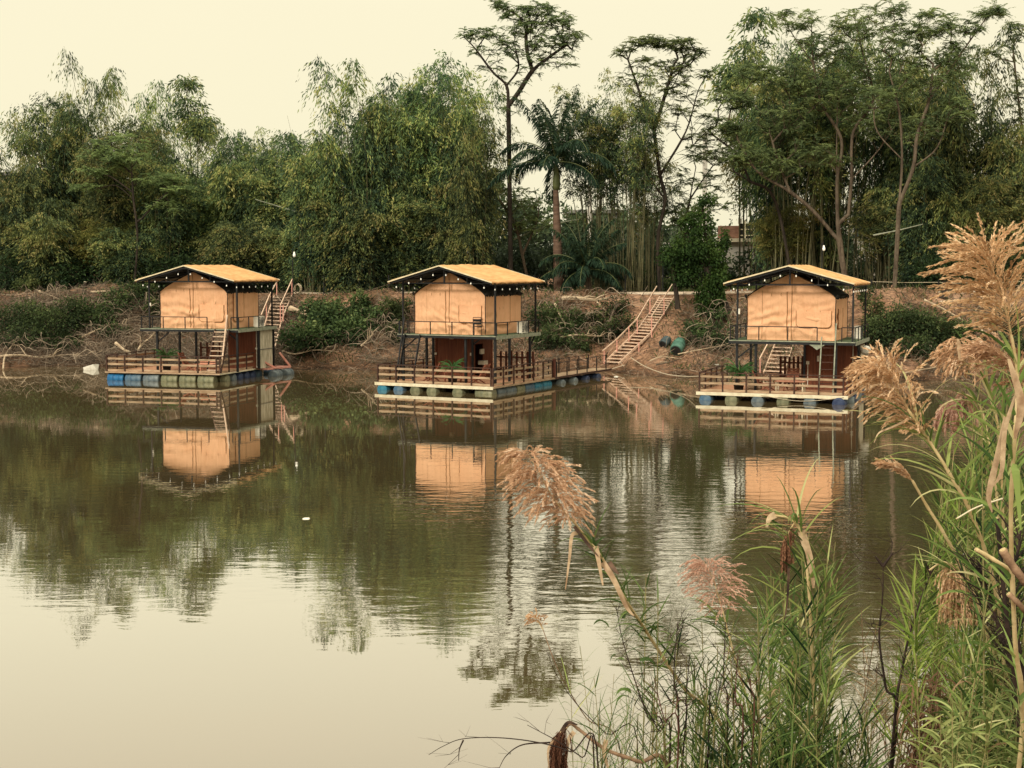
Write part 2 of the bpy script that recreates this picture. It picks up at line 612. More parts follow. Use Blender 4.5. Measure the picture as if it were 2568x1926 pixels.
# ---- litter of twigs and dry stems on the far bank (nobody could count it)
TWIG = leafmat('dry_twig', [(0, (.04, .030, .022)), (.4, (.13, .10, .072)), (.75, (.27, .21, .15)), (1, (.60, .49, .36))], trans=0, rand=0, hue=0)
def scatter_sticks(n, xr, s0, s1, lmin, lmax, r, rng, tilt=.25, lift=.05, cond=None):
    X = rng.uniform(xr[0], xr[1], n)
    toe = np.interp(X, _tx, _ty); ed = np.interp(X, _ex, _ey)
    Y = toe + (ed - toe) * rng.uniform(s0, s1, n)
    Z = np.maximum(ground(X, Y), 0)
    a = rng.uniform(0, 2 * PI, n); L = rng.uniform(lmin, lmax, n)
    sl = 4.3 / 8 * np.sin(a)
    d = np.stack([np.cos(a), np.sin(a), sl + rng.normal(0, tilt, n)], -1)
    d = nrm(d) * L[:, None]
    P = np.stack([X, Y, Z + rng.uniform(0, lift, n) + .01], -1)
    return P - d / 2, P + d / 2, rng.uniform(.5, 1.3, n) * r
rg = np.random.default_rng(5)
fo = Foliage()
for (n, xr, s0, s1, a, b_, r, tl, lf) in ((5200, (-34, 32), .0, 1.1, .25, .9, .009, .12, .06), (1500, (-34, 32), 0, 1.05, .6, 1.8, .014, .16, .12),
                                     (9000, (-34, -13), .05, .85, .5, 1.9, .013, .4, .6), (2500, (-9, 4), .15, .8, .4, 1.6, .012, .4, .5), (1200, (10, 17), .2, .8, .4, 1.4, .012, .4, .4), (1500, (22, 32), .1, .8, .4, 1.5, .012, .4, .4)):
    P0, P1, R = scatter_sticks(n, xr, s0, s1, a, b_, r, rg, tl, lf)
    V, Q = tubes_np(P0, P1, R, R * .6, 3)
    fo.add((V, Q), np.repeat(rg.beta(1.6, 2.0, n), 6))
tag(link('twig_litter', fo.mesh('twig_litter', TWIG)), 'dry twigs and stems strewn over the bank', 'twigs', None, 'stuff')

# tangled dead brush: curved grey branches heaped on the slope
m = MB()
T_ = []
for (px0, px1, py0, py1, n) in ((0, 260, 870, 915, 60), (230, 460, 760, 895, 230), (60, 330, 745, 800, 90), (690, 1010, 860, 905, 60), (920, 1010, 800, 880, 70), (1380, 1560, 760, 880, 150), (1730, 1900, 780, 900, 130), (2440, 2568, 780, 900, 80), (2200, 2440, 895, 920, 30)):
    for _ in range(n):
        g = on_bank(rg.uniform(px0, px1), rg.uniform(py0, py1))
        a = rg.uniform(0, 2 * PI); L = rg.uniform(.5, 2.0); h = rg.uniform(.1, .75)
        d = Vector((math.cos(a), math.sin(a) * .35 - .1, 0)) * L
        p0 = g + Vector((rg.uniform(-.2, .2), -.15, rg.uniform(.0, .4)))
        k0 = len(m.v)
        m.tube(spline([p0, p0 + d * .35 + Vector((0, -.1, h)), p0 + d * .75 + Vector((rg.normal(0, .15), -.1, h * rg.uniform(.4, 1.2))), p0 + d + Vector((0, 0, rg.uniform(-.1, .5)))], 3), [q * rg.uniform(.6, 1.3) for q in [.0155] * 9 + [.006]][:10] , 4, False)
        T_ += [float(rg.uniform(.3, .92))] * (len(m.v) - k0)
me = m.mesh('dead_brush', TWIG); a_ = me.attributes.new('tint', 'FLOAT', 'POINT'); a_.data.foreach_set('value', np.array(T_, np.float32))
tag(link('dead_brush', me), 'heaped tangle of grey dead branches on the bank', 'brush', None, 'stuff')

# leaf litter and low weeds
fo = Foliage()
n = 17000
X = rg.uniform(-34, 32, n); toe = np.interp(X, _tx, _ty); ed = np.interp(X, _ex, _ey)
Y = toe + (ed - toe) * np.where(rg.random(n) < .8, rg.uniform(0.08, 1.02, n), rg.uniform(1.55, 2.1, n))
Z = np.maximum(ground(X, Y), 0.01) + rg.uniform(0, .06, n)
D = rg.normal(size=(n, 3)) * [1, 1, .5]
fo.add(leaves(np.stack([X, Y, Z], -1), D, rg.uniform(.08, .22, n), rg.uniform(.04, .09, n), rg, flat=.6), rg.beta(2, 2, n))
LITTER = leafmat('leaf_litter', [(0, (.09, .05, .03)), (.5, (.26, .15, .09)), (1, (.44, .28, .18))], trans=0, rand=0, hue=0)
tag(link('leaf_litter', fo.mesh('leaf_litter', LITTER)), 'dry fallen leaves covering the bank', 'leaf litter', None, 'stuff')

GRASSM = leafmat('weed_green', [(0, (.022, .034, .014)), (.5, (.055, .085, .026)), (1, (.15, .17, .06))], trans=.25, rand=0, hue=0)
fo = Foliage()
n = 15000
X = rg.uniform(-36, 34, n); toe = np.interp(X, _tx, _ty); ed = np.interp(X, _ex, _ey)
f1 = np.sin(X * .55 + 1) + np.sin(X * 1.3 + 2.0) * .6
sel = rg.uniform(-1.2, 1.6, n) < f1
s = np.where(sel, rg.uniform(.22, .95, n), rg.uniform(1.5, 2.4, n))
Y = toe + (ed - toe) * s
Z = np.maximum(ground(X, Y), 0.01)
D = rg.normal(size=(n, 3)) * [.6, .6, .3] + [0, 0, .9]
fo.add(leaves(np.stack([X, Y, Z], -1), D, rg.uniform(.2, .55, n), rg.uniform(.03, .07, n), rg), rg.beta(2, 2, n))
tag(link('bank_weeds', fo.mesh('bank_weeds', GRASSM)), 'low green weeds and grass growing on the bank', 'weeds', None, 'stuff')
# ================================================================== floating tent houses
CANVAS = None
def canvas_mat():
    m, nt, out = new_mat("tent_canvas")
    b = N(nt, 'ShaderNodeBsdfPrincipled'); b.inputs['Roughness'].default_value = .85
    b.inputs['Specular IOR Level'].default_value = .2
    tc = N(nt, 'ShaderNodeTexCoord'); P = tc.outputs['Object']
    n1 = noise(nt, 1.1, 4, .55, vec=P)
    r1 = ramp(nt, [(.3, (.86, .47, .26)), (.5, (.89, .505, .285)), (.7, (.92, .535, .31))])
    nt.links.new(n1.outputs['Fac'], r1.inputs['Fac'])
    # faint vertical grime
    n2 = noise(nt, 3, 5, .7, vec=P, stretch=(2.2, 2.2, .35))
    r2 = ramp(nt, [(.3, (.86, .83, .78)), (.5, (1, 1, 1))])
    nt.links.new(n2.outputs['Fac'], r2.inputs['Fac'])
    mx = N(nt, 'ShaderNodeMix', data_type='RGBA', blend_type='MULTIPLY'); mx.inputs['Factor'].default_value = 1
    nt.links.new(r1.outputs['Color'], mx.inputs['A']); nt.links.new(r2.outputs['Color'], mx.inputs['B'])
    oi = N(nt, 'ShaderNodeObjectInfo')
    nt.links.new(mx.outputs['Result'], b.inputs['Base Color'])
    # fine creases
    nb = noise(nt, 1.7, 3, .5, vec=P, stretch=(1.6, 1, 1.0), dist=1.5)
    bp = N(nt, 'ShaderNodeBump'); bp.inputs['Strength'].default_value = .8; bp.inputs['Distance'].default_value = .06
    nt.links.new(nb.outputs['Fac'], bp.inputs['Height']); nt.links.new(bp.outputs['Normal'], b.inputs['Normal'])
    t = N(nt, 'ShaderNodeBsdfTranslucent'); nt.links.new(mx.outputs['Result'], t.inputs['Color'])
    mm = N(nt, 'ShaderNodeMixShader'); mm.inputs['Fac'].default_value = .12
    nt.links.new(b.outputs['BSDF'], mm.inputs[1]); nt.links.new(t.outputs['BSDF'], mm.inputs[2])
    nt.links.new(mm.outputs['Shader'], out.inputs['Surface'])
    return m

CANVAS = canvas_mat()
ROOFC = surf('roof_fabric', (.53, .29, .115), (.74, .425, .185), 3.0, .85, .03, 9, stretch=(1, .35, 1))
ROOFT = surf('roof_edge', (.62, .52, .33), (.80, .70, .47), 5, .8)
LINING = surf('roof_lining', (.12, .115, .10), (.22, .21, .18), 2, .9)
STEEL = surf('black_steel', (.006, .007, .008), (.016, .016, .016), 6, .5, metal=.0)
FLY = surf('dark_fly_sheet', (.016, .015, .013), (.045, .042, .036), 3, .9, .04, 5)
DKGRN = surf('green_floor_sheet', (.05, .085, .04), (.10, .14, .075), 3, .8)
PALEG = surf('weathered_edge_board', (.20, .22, .16), (.34, .35, .26), 5, .8)
PLY = surf('red_plywood', (.105, .030, .014), (.19, .062, .030), 3.2, .6, .01, 20, stretch=(3, 3, .3), c3=(.26, .085, .04))
RAILW = surf('dark_rail_wood', (.035, .017, .012), (.085, .042, .028), 6, .65, .005, 30)
BOARD = surf('pale_rail_board', (.30, .20, .12), (.52, .38, .25), 7, .8, .006, 30, stretch=(.3, .3, 2))
REDB = surf('red_fence_board', (.075, .024, .016), (.14, .048, .03), 6, .7)
DECKM = surf('deck_boards', (.36, .17, .09), (.58, .32, .19), 4.5, .8, .01, 16, stretch=(.3, 4, 1))
CREAM = surf('cream_beam', (.62, .55, .38), (.80, .73, .54), 4, .7)
PINK = surf('pink_painted_steel', (.58, .26, .20), (.74, .38, .30), 5, .6)
WHITEP = surf('white_plastic', (.62, .58, .48), (.80, .77, .66), 6, .5)
GREYP = surf('grey_plastic', (.09, .09, .09), (.16, .16, .155), 6, .5)
CORR = surf('pale_corrugated_sheet', (.32, .28, .19), (.66, .60, .46), 2.5, .6, c3=(.34, .22, .13), stretch=(3, 3, .5))
PALEWOOD = surf('pale_ladder_wood', (.48, .33, .23), (.72, .54, .40), 6, .7)
SEAM = surf('canvas_seam', (.22, .10, .035), (.34, .16, .06), 9, .9)
ROPE = surf('pale_rope', (.45, .38, .27), (.68, .58, .42), 12, .9)
CORD = surf('black_cord', (.01, .01, .01), (.02, .02, .02), 12, .7)
CHAIRW = surf('red_brown_chair_wood', (.17, .055, .03), (.32, .12, .07), 7, .6)
PINKW = surf('pinkish_wood', (.50, .22, .14), (.68, .34, .22), 6, .7)
BLACKP = surf('black_pot', (.012, .012, .012), (.028, .026, .024), 5, .6)
def bulb_mat():
    m, nt, out = new_mat('bulb_glass')
    b = N(nt, 'ShaderNodeBsdfPrincipled'); b.inputs['Base Color'].default_value = (.9, .86, .74, 1); b.inputs['Roughness'].default_value = .2
    n = noise(nt, 20, 2); r = ramp(nt, [(.3, (.85, .82, .70)), (.7, (.95, .92, .8))]); nt.links.new(n.outputs['Fac'], r.inputs['Fac'])
    nt.links.new(r.outputs['Color'], b.inputs['Base Color'])
    b.inputs['Emission Color'].default_value = (1, .94, .8, 1); b.inputs['Emission Strength'].default_value = .2
    nt.links.new(b.outputs['BSDF'], out.inputs['Surface'])
    return m
BULB = bulb_mat()

def drum_mat(name, a, b_): return surf(name, a, b_, 3.5, .45, .01, 12, c3=tuple(x * .6 + .08 for x in a), objrand=.12)
DR = dict(blue=drum_mat('bright_blue_drum', (.012, .10, .25), (.03, .17, .36)),
          faded=drum_mat('faded_blue_drum', (.05, .12, .20), (.14, .21, .26)),
          khaki=drum_mat('algae_stained_drum', (.12, .13, .075), (.26, .25, .15)),
          teal=drum_mat('teal_blue_drum', (.02, .15, .24), (.06, .24, .33)),
          navy=drum_mat('navy_drum', (.018, .03, .075), (.05, .07, .13)),
          grey=drum_mat('grey_blue_drum', (.08, .11, .13), (.19, .22, .22)))
_dm = {}
def drum_mesh(axis, c):
    if (axis, c) in _dm: return _dm[(axis, c)]
    prof = []
    for h, r in ((-.46, .19), (-.462, .25), (-.44, .275), (-.40, .285), (-.19, .287), (-.175, .305), (-.14, .305), (-.125, .287), (.125, .287), (.14, .305), (.175, .305), (.19, .287), (.40, .285), (.44, .275), (.462, .25), (.46, .19)):
        prof.append((r, h))
    mb = MB().lathe(prof, 20, axis)
    _dm[(axis, c)] = mb.mesh('drum', DR[c], True)
    return _dm[(axis, c)]

def drum(parent, x, y, z, axis, c, rot=0):
    o = link('drum', drum_mesh(axis, c), parent)
    o.location = (x, y, z)
    o.rotation_euler = (random.uniform(-.04, .04), random.uniform(-.04, .04), random.uniform(-.05, .05))
    return o

ZU = 2.68        # upper floor
def tent_top(x):
    ax = abs(x)
    return float(np.interp(ax, [0, .5, .98, 1.35, 1.72, 1.966], [5.68, 5.44, 5.21, 5.02, 4.80, 4.62]))

def canvas_folds(u, v, seed):
    """depth of the canvas folds at u, v in metres"""
    f = 0
    r = np.random.default_rng(seed)
    for i in range(7):                       # sagging swags
        cx, cz = r.uniform(-1.8, 1.8), r.uniform(2.8, 4.0)
        a = r.uniform(-.5, .5); k = r.uniform(5, 11)
        d = (v - cz - a * (u - cx) - .25 * (u - cx) ** 2)
        f = f + np.sin(d * k * 1.6) * np.exp(-((u - cx) / .9) ** 2 - (d / .55) ** 2) * r.uniform(.020, .046)
    for i in range(6):                       # vertical pulls at the bottom
        cx = r.uniform(-1.9, 1.9)
        d = u - cx - r.uniform(-.6, .6) * (v - 2.7)
        f = f + np.exp(-(d / .06) ** 2) * np.clip(1 - (v - 2.7) / 1.1, 0, 1) * .055
    f = f + .02 * np.sin(v * 7 + u * 2.5 + seed) * np.clip((3.6 - v), 0, 1) * np.exp(-np.abs(u) * .3)
    return f

def canvas_panel(us, v0, topf, place, seed, nv=44):
    """grid from floor to topf(u) mapped by place(u, v, depth)"""
    V = []; nu = len(us)
    for j in range(nv + 1):
        for u in us:
            t = topf(u); v = v0 + (t - v0) * j / nv
            edge = min(1, (t - v) / .25, (us[-1] - abs(u)) / .12 if us[0] < 0 else 1)
            d = float(canvas_folds(u, v, seed)) * max(0, min(1, edge))
            V.append(place(u, v, d))
    i = np.arange(nu - 1)[None, :] + nu * np.arange(nv)[:, None]
    Q = np.stack([i, i + 1, i + nu + 1, i + nu], -1).reshape(-1, 4)
    return np.array(V), Q

def x_chair(name, label, loc, rz, mat, group=None):
    """folding wooden deck chair with crossed legs"""
    t = thing(name, label, 'chair', loc, rz, group)
    for s in (-.27, .27):
        MB().beam((s, -.45, .0), (s, .35, .42), .045, .05).build('leg', mat, t)
        MB().beam((s * .86, .40, .0), (s * .86, -.32, .40), .045, .05).build('leg', mat, t)
    m = MB()
    for k in range(6): m.box(-.25, .25, -.34 + k * .115, -.25 + k * .115, .385 - k * .012, .405 - k * .012)
    m.build('seat', mat, t)
    m = MB()
    for s in (-.25, .25): m.beam((s, .25, .30), (s, .62, .98), .045, .04)
    for k in range(6):
        a = .15 + k * .15
        m.box(-.25, .25, .25 + .37 * a - .01, .25 + .37 * a + .012, .30 + .68 * a - .045, .30 + .68 * a + .045)
    m.build('backrest', mat, t)
    for s in (-.29, .29): MB().beam((s, -.28, .56), (s, .42, .58), .05, .03).build('armrest', mat, t)
    return t

LILY = leafmat('spiky_leaf', [(0, (.02, .05, .018)), (.6, (.05, .12, .035)), (1, (.12, .21, .06))], .25)
def spiky_pot(label, loc, h=.95, pot=.24, n=46):
    t = thing('potted_plant', label, 'potted plant', loc)
    MB().lathe([(pot * .78, 0), (pot, .34), (pot * 1.08, .34), (pot * 1.08, .39), (pot * .9, .385), (pot * .88, .33)], 14).build('pot', BLACKP, t, True)
    m = MB(); T = []
    for k in range(n):
        a = random.uniform(0, 2 * PI); L = random.uniform(.6, 1.05) * h * .75; up = random.uniform(.5, 1.25)
        p0 = Vector((0, 0, h * .42 + random.uniform(0, .22)))
        pts = [p0 + Vector((math.cos(a) * L * s * .75, math.sin(a) * L * s * .75, L * (up * s - .75 * s * s))) for s in (0, .35, .7, 1)]
        m.ribbon(pts, [.03, .05, .04, .006], Vector((random.uniform(-.4, .4), -1, random.uniform(-.2, .6))))
    me = m.mesh('leaves', LILY)
    at_ = me.attributes.new('tint', 'FLOAT', 'POINT'); at_.data.foreach_set('value', np.random.default_rng(3).uniform(0, 1, len(m.v)).astype(np.float32))
    link('leaves', me, t)
    MB().tube([(0, 0, .3), (0, 0, h * .5)], .04, 6).build('stem', RAILW, t)
    return t

def air_con(parent, x, y, z, rz):
    e = bpy.data.objects.new('air_conditioner', None)
    m = MB().box(-.39, .39, -.14, .14, .04, .60).box(-.33, -.25, -.12, .12, 0, .04).box(.25, .33, -.12, .12, 0, .04)
    o = m.build('air_conditioner', WHITEP, parent)
    bpy.data.objects.remove(e)
    o.location = (x, y, z); o.rotation_euler = (0, 0, rz)
    # round fan guard, side grille and pipe cover
    g = MB()
    for r in (.06, .12, .18, .235):
        pts = [(.12 + r * math.cos(a * PI / 10), -.150, .32 + r * math.sin(a * PI / 10)) for a in range(21)]
        g.tube(pts, .008, 4)
    for k in range(6):
        a = k * PI / 6
        g.beam((.12 - .235 * math.cos(a), -.150, .32 - .235 * math.sin(a)), (.12 + .235 * math.cos(a), -.150, .32 + .235 * math.sin(a)), .008)
    g.build('fan_guard', GREYP, o)
    g = MB()
    for k in range(6):
        for j in range(3):
            g.box(-.36 + j * .075, -.30 + j * .075, -.149, -.141, .1 + k * .08, .155 + k * .08)
    g.build('grille', GREYP, o)
    return o

def build_house(H):
    hx = H['x']
    dx0, dx1, dy0, dy1, dz = H['deck']
    root = thing('floating_tent_house', H['label'], 'houseboat', (H['X'], H['Y'], 0), H['yaw'], 'floating tent houses moored along the far bank')
    zt = dz
    # --- deck: planks with gaps, on joists
    m = MB(); y = dy0
    pw = .145
    while y < dy1 - .05:
        x_a = dx0 + random.uniform(-.015, .015); x_b = dx1 + random.uniform(-.015, .015)
        m.box(x_a, x_b, y + .006, min(y + pw, dy1), zt - .035 + random.uniform(-.004, .004), zt + random.uniform(-.003, .003))
        y += pw
    m.build('deck', DECKM, root)
    m = MB()
    for x in np.arange(dx0 + .1, dx1, 1.1): m.box(x, x + .06, dy0 + .03, dy1 - .03, zt - .115, zt - .037)
    m.box(dx0 + .02, dx1 - .02, dy0 + .20, dy0 + .26, zt - .118, zt - .0375)
    m.build('joists', STEEL, root)
    if H.get('fascia'):
        MB().box(dx0 - .08, dx1 + .02, dy0 - .05, dy0 - .002, zt - .135, zt + .012).build('fascia', CREAM, root)
        MB().box(dx1 + .004, dx1 + .05, dy0 + .0, dy1, zt - .08, zt + .012).build('fascia', BOARD, root)
    else:
        MB().box(dx0 - .05, dx1 + .03, dy0 - .04, dy0 - .002, zt - .06, zt + .014).build('fascia', BOARD, root)
        MB().box(dx1 + .004, dx1 + .04, dy0 + .0, dy1, zt - .06, zt + .014).build('fascia', CREAM, root)
    for d in H['drums']: drum(root, *d)
    # --- lower railing
    rh = .86
    def railing(path, sp, boards=3, z=zt, h=rh, matp=RAILW, parent=root, nm='railing', bw=.10, post=.06, gate=None):
        for (a, b_) in zip(path[:-1], path[1:]):
            A = Vector((*a, z)); B = Vector((*b_, z)); L = (B - A).length; n = max(1, round(L / sp))
            d = (B - A).normalized(); outn = Vector((d.y, -d.x, 0))
            m = MB(); up = Vector((0, 0, 1))
            for k in range(n + 1):
                p = A.lerp(B, k / n)
                m.beam(p + up * .0, p + up * h, post, post)
            m.beam(A + up * (h + .012), B + up * (h + .012), post * 1.15, .04)
            r = m.build(nm, matp, parent)
            if boards:
                for j in range(boards):
                    zz = [h * .80, h * .46, h * .10][j]
                    mb = MB()
                    cuts = sorted([0, 1] + [round(k / n, 3) for k in range(1, n) if (k + j) % 2 == 0])
                    for c0, c1 in zip(cuts[:-1], cuts[1:]):
                        q0 = A.lerp(B, c0 + .004) - outn * .045 + up * (zz + random.uniform(-.012, .012)); q1 = A.lerp(B, c1 - .004) - outn * .045 + up * (zz + random.uniform(-.012, .012))
                        mb.beam(q0, q1, .022, bw)
                    mb.build('rail_board', BOARD, r)
    for path in H['rails']: railing(path, 1.08)
    # --- posts between the decks and up to the roof
    for (x, y) in H['low_posts']:
        MB().beam((x, y, zt), (x, y, ZU - .12), .10, .10, (0, 1, 0)).build('post', STEEL, root)
    for (x, y) in ((-2.3, -.56), (2.8, -.56), (-2.3, 3.72), (2.8, 3.72)):
        ze = float(np.interp(abs(x - .03), [0, 2.87], [5.98, 5.21])) - .06
        MB().beam((x, y, ZU - .1), (x, y, ze), .075, .075, (0, 1, 0)).build('post', STEEL, root)
    # --- upper deck
    ux0, ux1, uy0, uy1 = H['upper']
    m = MB().box(ux0, ux1, uy0, uy1, ZU - .035, ZU)
    m.build('upper_deck', DKGRN, root)
    m = MB()
    m.box(ux0 - .03, ux1 + .03, uy0 - .05, uy0 - .003, ZU - .145, ZU + .0)
    m.box(ux0 - .032, ux0 - .004, uy0, uy1, ZU - .14, ZU + .004)
    m.box(ux0, ux1, uy1 + .002, uy1 + .05, ZU - .14, ZU + .004)
    for x in np.arange(ux0 + .25, ux1, .65): m.box(x, x + .05, uy0, uy1, ZU - .13, ZU - .037)
    m.build('upper_beam', STEEL, root)
    MB().box(ux1 + .004, ux1 + .04, uy0 - .05, uy1 + .05, ZU - .15, ZU + .012).build('edge_board', PALEG, root)
    MB().box(ux0, ux1, uy0 - .075, uy0 - .052, ZU - .03, ZU + .014).build('edge_board', PALEG, root)
    m = MB()
    for (a, b_) in H['braces']: m.beam(a, b_, .06, .06)
    m.build('brace', STEEL, root)
    for path in H['urails']: railing(path, 1.15, 0, ZU, .62, STEEL, root, 'upper_railing', post=.042)
    # --- tent: front wall, side walls, back, roof of canvas
    us = np.linspace(-1.966, 1.966, 84)
    V1, Q1 = canvas_panel(us, ZU + .01, tent_top, lambda u, v, d: (u + .03 * math.sin((v - 2.7) / 1.95 * PI) * (-1 if u > 0 else 1) * (abs(u) / 1.966) ** 3, -d, v), H['seed'])
    sd = np.linspace(0, 3.75, 60)
    V2, Q2 = canvas_panel(sd, ZU + .01, lambda u: 4.62 - .05 * math.sin(u / 3.75 * PI), lambda u, v, d: (1.966 + d * .7, u, v), H['seed'] + 40)
    V3, Q3 = canvas_panel(sd, ZU + .01, lambda u: 4.62, lambda u, v, d: (-1.966 - d * .7, u, v), H['seed'] + 80)
    Vs = [V1, V2, V3]; Qs = [Q1, Q2 + len(V1), Q3[:, ::-1] + len(V1) + len(V2)]
    k = sum(len(v) for v in Vs)
    xs_ = np.linspace(-1.966, 1.966, 40)
    V4 = []
    for yy in (0.004, 1.25, 2.5, 3.75):
        for x in xs_: V4.append((x, yy, tent_top(x) - (.04 if 0 < yy < 3 else 0) + .002))
    for x in xs_: V4.append((x, 3.75, ZU + .01))
    i = np.arange(39)[None, :] + 40 * np.arange(4)[:, None]
    Q4 = np.stack([i, i + 1, i + 41, i + 40], -1).reshape(-1, 4) + k
    tent = link('tent', np_mesh('tent', np.concatenate(Vs + [np.array(V4)]), np.concatenate(Qs + [Q4]), CANVAS, smooth=True), root)
    # seams, zip and ties on the canvas
    m = MB()
    def fx(u, v, off=.022): return Vector((u, -float(canvas_folds(u, v, H['seed'])) - off, v))
    for u in (-.02 if H['i'] < 2 else .03,): m.ribbon([fx(u + .01 * math.sin(v * 3), v) for v in np.linspace(2.72, 5.62, 16)], .028, Vector((0, -1, 0)))
    MB().ribbon([fx(u, 5.205) for u in np.linspace(-.98, .98, 14)], .026, Vector((0, -1, 0))).build('seam', SEAM, tent)
    if H['i']: MB().ribbon([fx(-1.29, v) for v in np.linspace(2.72, 4.9, 10)], .006 + .007 * (H['i'] - 1), Vector((0, -1, 0))).build('seam', SEAM, tent)
    m.build('seam', SEAM, tent)
    m = MB()
    for (u, v) in H['ties']: m.ribbon([fx(u + .01, v, .03), fx(u - .01, v - .07, .03), fx(u + .012, v - .13, .03)], .018, Vector((0, -1, 0)))
    for (u, v) in ((.95, 4.0), (1.35, 4.0), (1.7, 4.02)):
        m.ribbon([Vector((1.985 + .05, u, v)), Vector((1.985 + .05, u + .015, v - .12))], .02, Vector((1, 0, 0)))
    m.build('tie_tabs', SEAM, tent)
    zip_x = H['zip']
    MB().ribbon([fx(zip_x + .012 * math.sin(v * 5), v, .028) for v in np.linspace(2.74, H['zip_top'], 14)], .032, Vector((0, -1, 0))).build('zip', SEAM, tent)
    # window flap: rounded outline sewn on the wall
    def flap(cx, z0, z1, hw, face):
        out_ = []
        for a in np.linspace(0, 1, 5): out_.append((-hw, z1 - (z1 - z0 - .2) * a))
        for a in np.linspace(0, PI / 2, 5)[1:]: out_.append((-hw + .2 * (1 - math.cos(a)), z0 + .2 * (1 - math.sin(a))))
        out_ += [(-x, z) for x, z in out_[::-1]]
        def P(x, z, off):
            if face == 'f': return Vector((cx + x, -off - max(0, float(canvas_folds(cx + x, z, H['seed']))), z))
            return Vector((1.972 + off + max(0, .7 * float(canvas_folds(cx + x, z, H['seed'] + 40))), cx + x, z))
        mb = MB(); pts = [P(x, z, .03) for x, z in out_]
        mb.add(pts, [tuple(range(len(pts)))])
        fl = mb.build('window_flap', CANVAS, tent)
        MB().tube([P(x, z, .034) for x, z in out_], .016, 4).build('flap_edge', SEAM, fl)
    for fp in H['flaps']: flap(*fp)
    # side corner edge cords
    for cx_, cy_, cr_ in ((1.975, -.03, .018), (-1.975, -.03, .014), (1.985, 3.75, .012)):
        MB().tube([(cx_ + .008 * math.sin(v * 9), cy_, v) for v in np.linspace(ZU + .02, 4.6, 12)], cr_, 5).build('corner_cord', CORD, tent)
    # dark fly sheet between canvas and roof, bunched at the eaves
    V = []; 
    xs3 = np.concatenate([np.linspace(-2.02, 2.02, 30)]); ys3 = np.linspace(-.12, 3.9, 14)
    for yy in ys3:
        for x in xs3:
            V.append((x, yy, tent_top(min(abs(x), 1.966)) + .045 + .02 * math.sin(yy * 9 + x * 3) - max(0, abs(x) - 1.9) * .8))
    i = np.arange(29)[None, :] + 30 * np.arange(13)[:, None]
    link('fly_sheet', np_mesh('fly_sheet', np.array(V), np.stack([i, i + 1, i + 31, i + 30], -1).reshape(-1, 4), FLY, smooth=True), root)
    for s in (-1, 1):
        pts = []
        for k in range(40):
            yy = -.1 + k * .1
            pts.append((s * (2.0 + .05 * math.sin(k * 1.3)), yy, 4.62 + .06 * math.sin(k * 2.1)))
        MB().tube(pts, [.05 + .02 * math.sin(k * 1.7) for k in range(40)], 6).build('rolled_edge', FLY, root)
    # --- roof: two fabric slopes that sag between the rafters, pale edges, lining below
    RX, HW, RZ, EZ = .03, 2.874, 6.03, 5.245
    ry0, ry1 = -1.05, 4.51
    nx, ny = 28, 40
    V = []
    for j in range(ny + 1):
        yy = ry0 + (ry1 - ry0) * j / ny
        for i_ in range(nx + 1):
            s = -1 + 2 * i_ / nx
            zz = RZ + (EZ - RZ) * abs(s) - .035 * math.sin(abs(s) * PI) * abs(math.sin((yy - ry0) * PI / 1.1 * .5))
            zz += .012 * math.sin(yy * 7.3 + abs(s) * 2) - (.05 if abs(s) > .985 else 0)
            if H['i'] == 1: zz += .035 * math.exp(-((yy - 1.6) / .7) ** 2) * (1 - abs(s))
            V.append((RX + HW * s, yy + (.03 * math.sin(s * 9) if j in (0, ny) else 0), zz))
    i = np.arange(nx)[None, :] + (nx + 1) * np.arange(ny)[:, None]
    roof = link('roof', np_mesh('roof', np.array(V), np.stack([i, i + 1, i + nx + 2, i + nx + 1], -1).reshape(-1, 4), ROOFC, smooth=True), root)
    md = roof.modifiers.new('thick', 'SOLIDIFY'); md.thickness = .02; md.offset = 1
    for s in (-1, 1):
        MB().beam((RX, ry0 - .045, RZ - .02), (RX + s * HW * 1.0, ry0 - .045, EZ - .02), .03, .055, (0, 0, 1)).build('roof_edge', ROOFT, roof)
        MB().beam((RX, ry1 + .045, RZ - .02), (RX + s * HW * 1.0, ry1 + .045, EZ - .02), .03, .055, (0, 0, 1)).build('roof_edge', ROOFT, roof)
    # frayed fringe hanging from the eaves
    fr_ = Foliage(); rr = np.random.default_rng(H['seed'])
    for s in (-1, 1):
        nfr = 500
        yy = rr.uniform(ry0, ry1, nfr)
        C = np.stack([np.full(nfr, RX + s * (HW - .005)), yy, np.full(nfr, EZ - .02)], -1)
        D = np.stack([rr.normal(0, .2, nfr), rr.normal(0, .4, nfr), -np.ones(nfr)], -1)
        fr_.add(leaves(C, D, rr.uniform(.04, .11, nfr), np.full(nfr, .018), rr), .5)
    link('fringe', fr_.mesh('fringe', ROOFC), roof)
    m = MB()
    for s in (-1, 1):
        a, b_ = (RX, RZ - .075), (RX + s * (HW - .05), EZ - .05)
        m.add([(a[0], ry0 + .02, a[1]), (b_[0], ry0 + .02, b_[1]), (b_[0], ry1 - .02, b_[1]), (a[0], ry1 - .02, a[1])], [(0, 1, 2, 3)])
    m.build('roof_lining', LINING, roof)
    # steel frame
    m = MB()
    zb = 5.17
    for yy in (-.56, 1.58, 3.72):
        m.beam((-2.3, yy, zb), (2.8, yy, zb), .06, .06)
        m.beam((RX, yy - .001, zb + .03), (RX, yy - .001, RZ - .1), .07, .07, (0, 1, 0))
        for s in (-1, 1):
            m.beam((RX, yy, RZ - .125), (RX + s * 2.75, yy, EZ - .085), .055, .055)
            m.beam((RX + s * 1.25, yy + .002, zb + .03), (RX + s * 1.25, yy + .002, RZ - .47), .045, .045, (0, 1, 0))
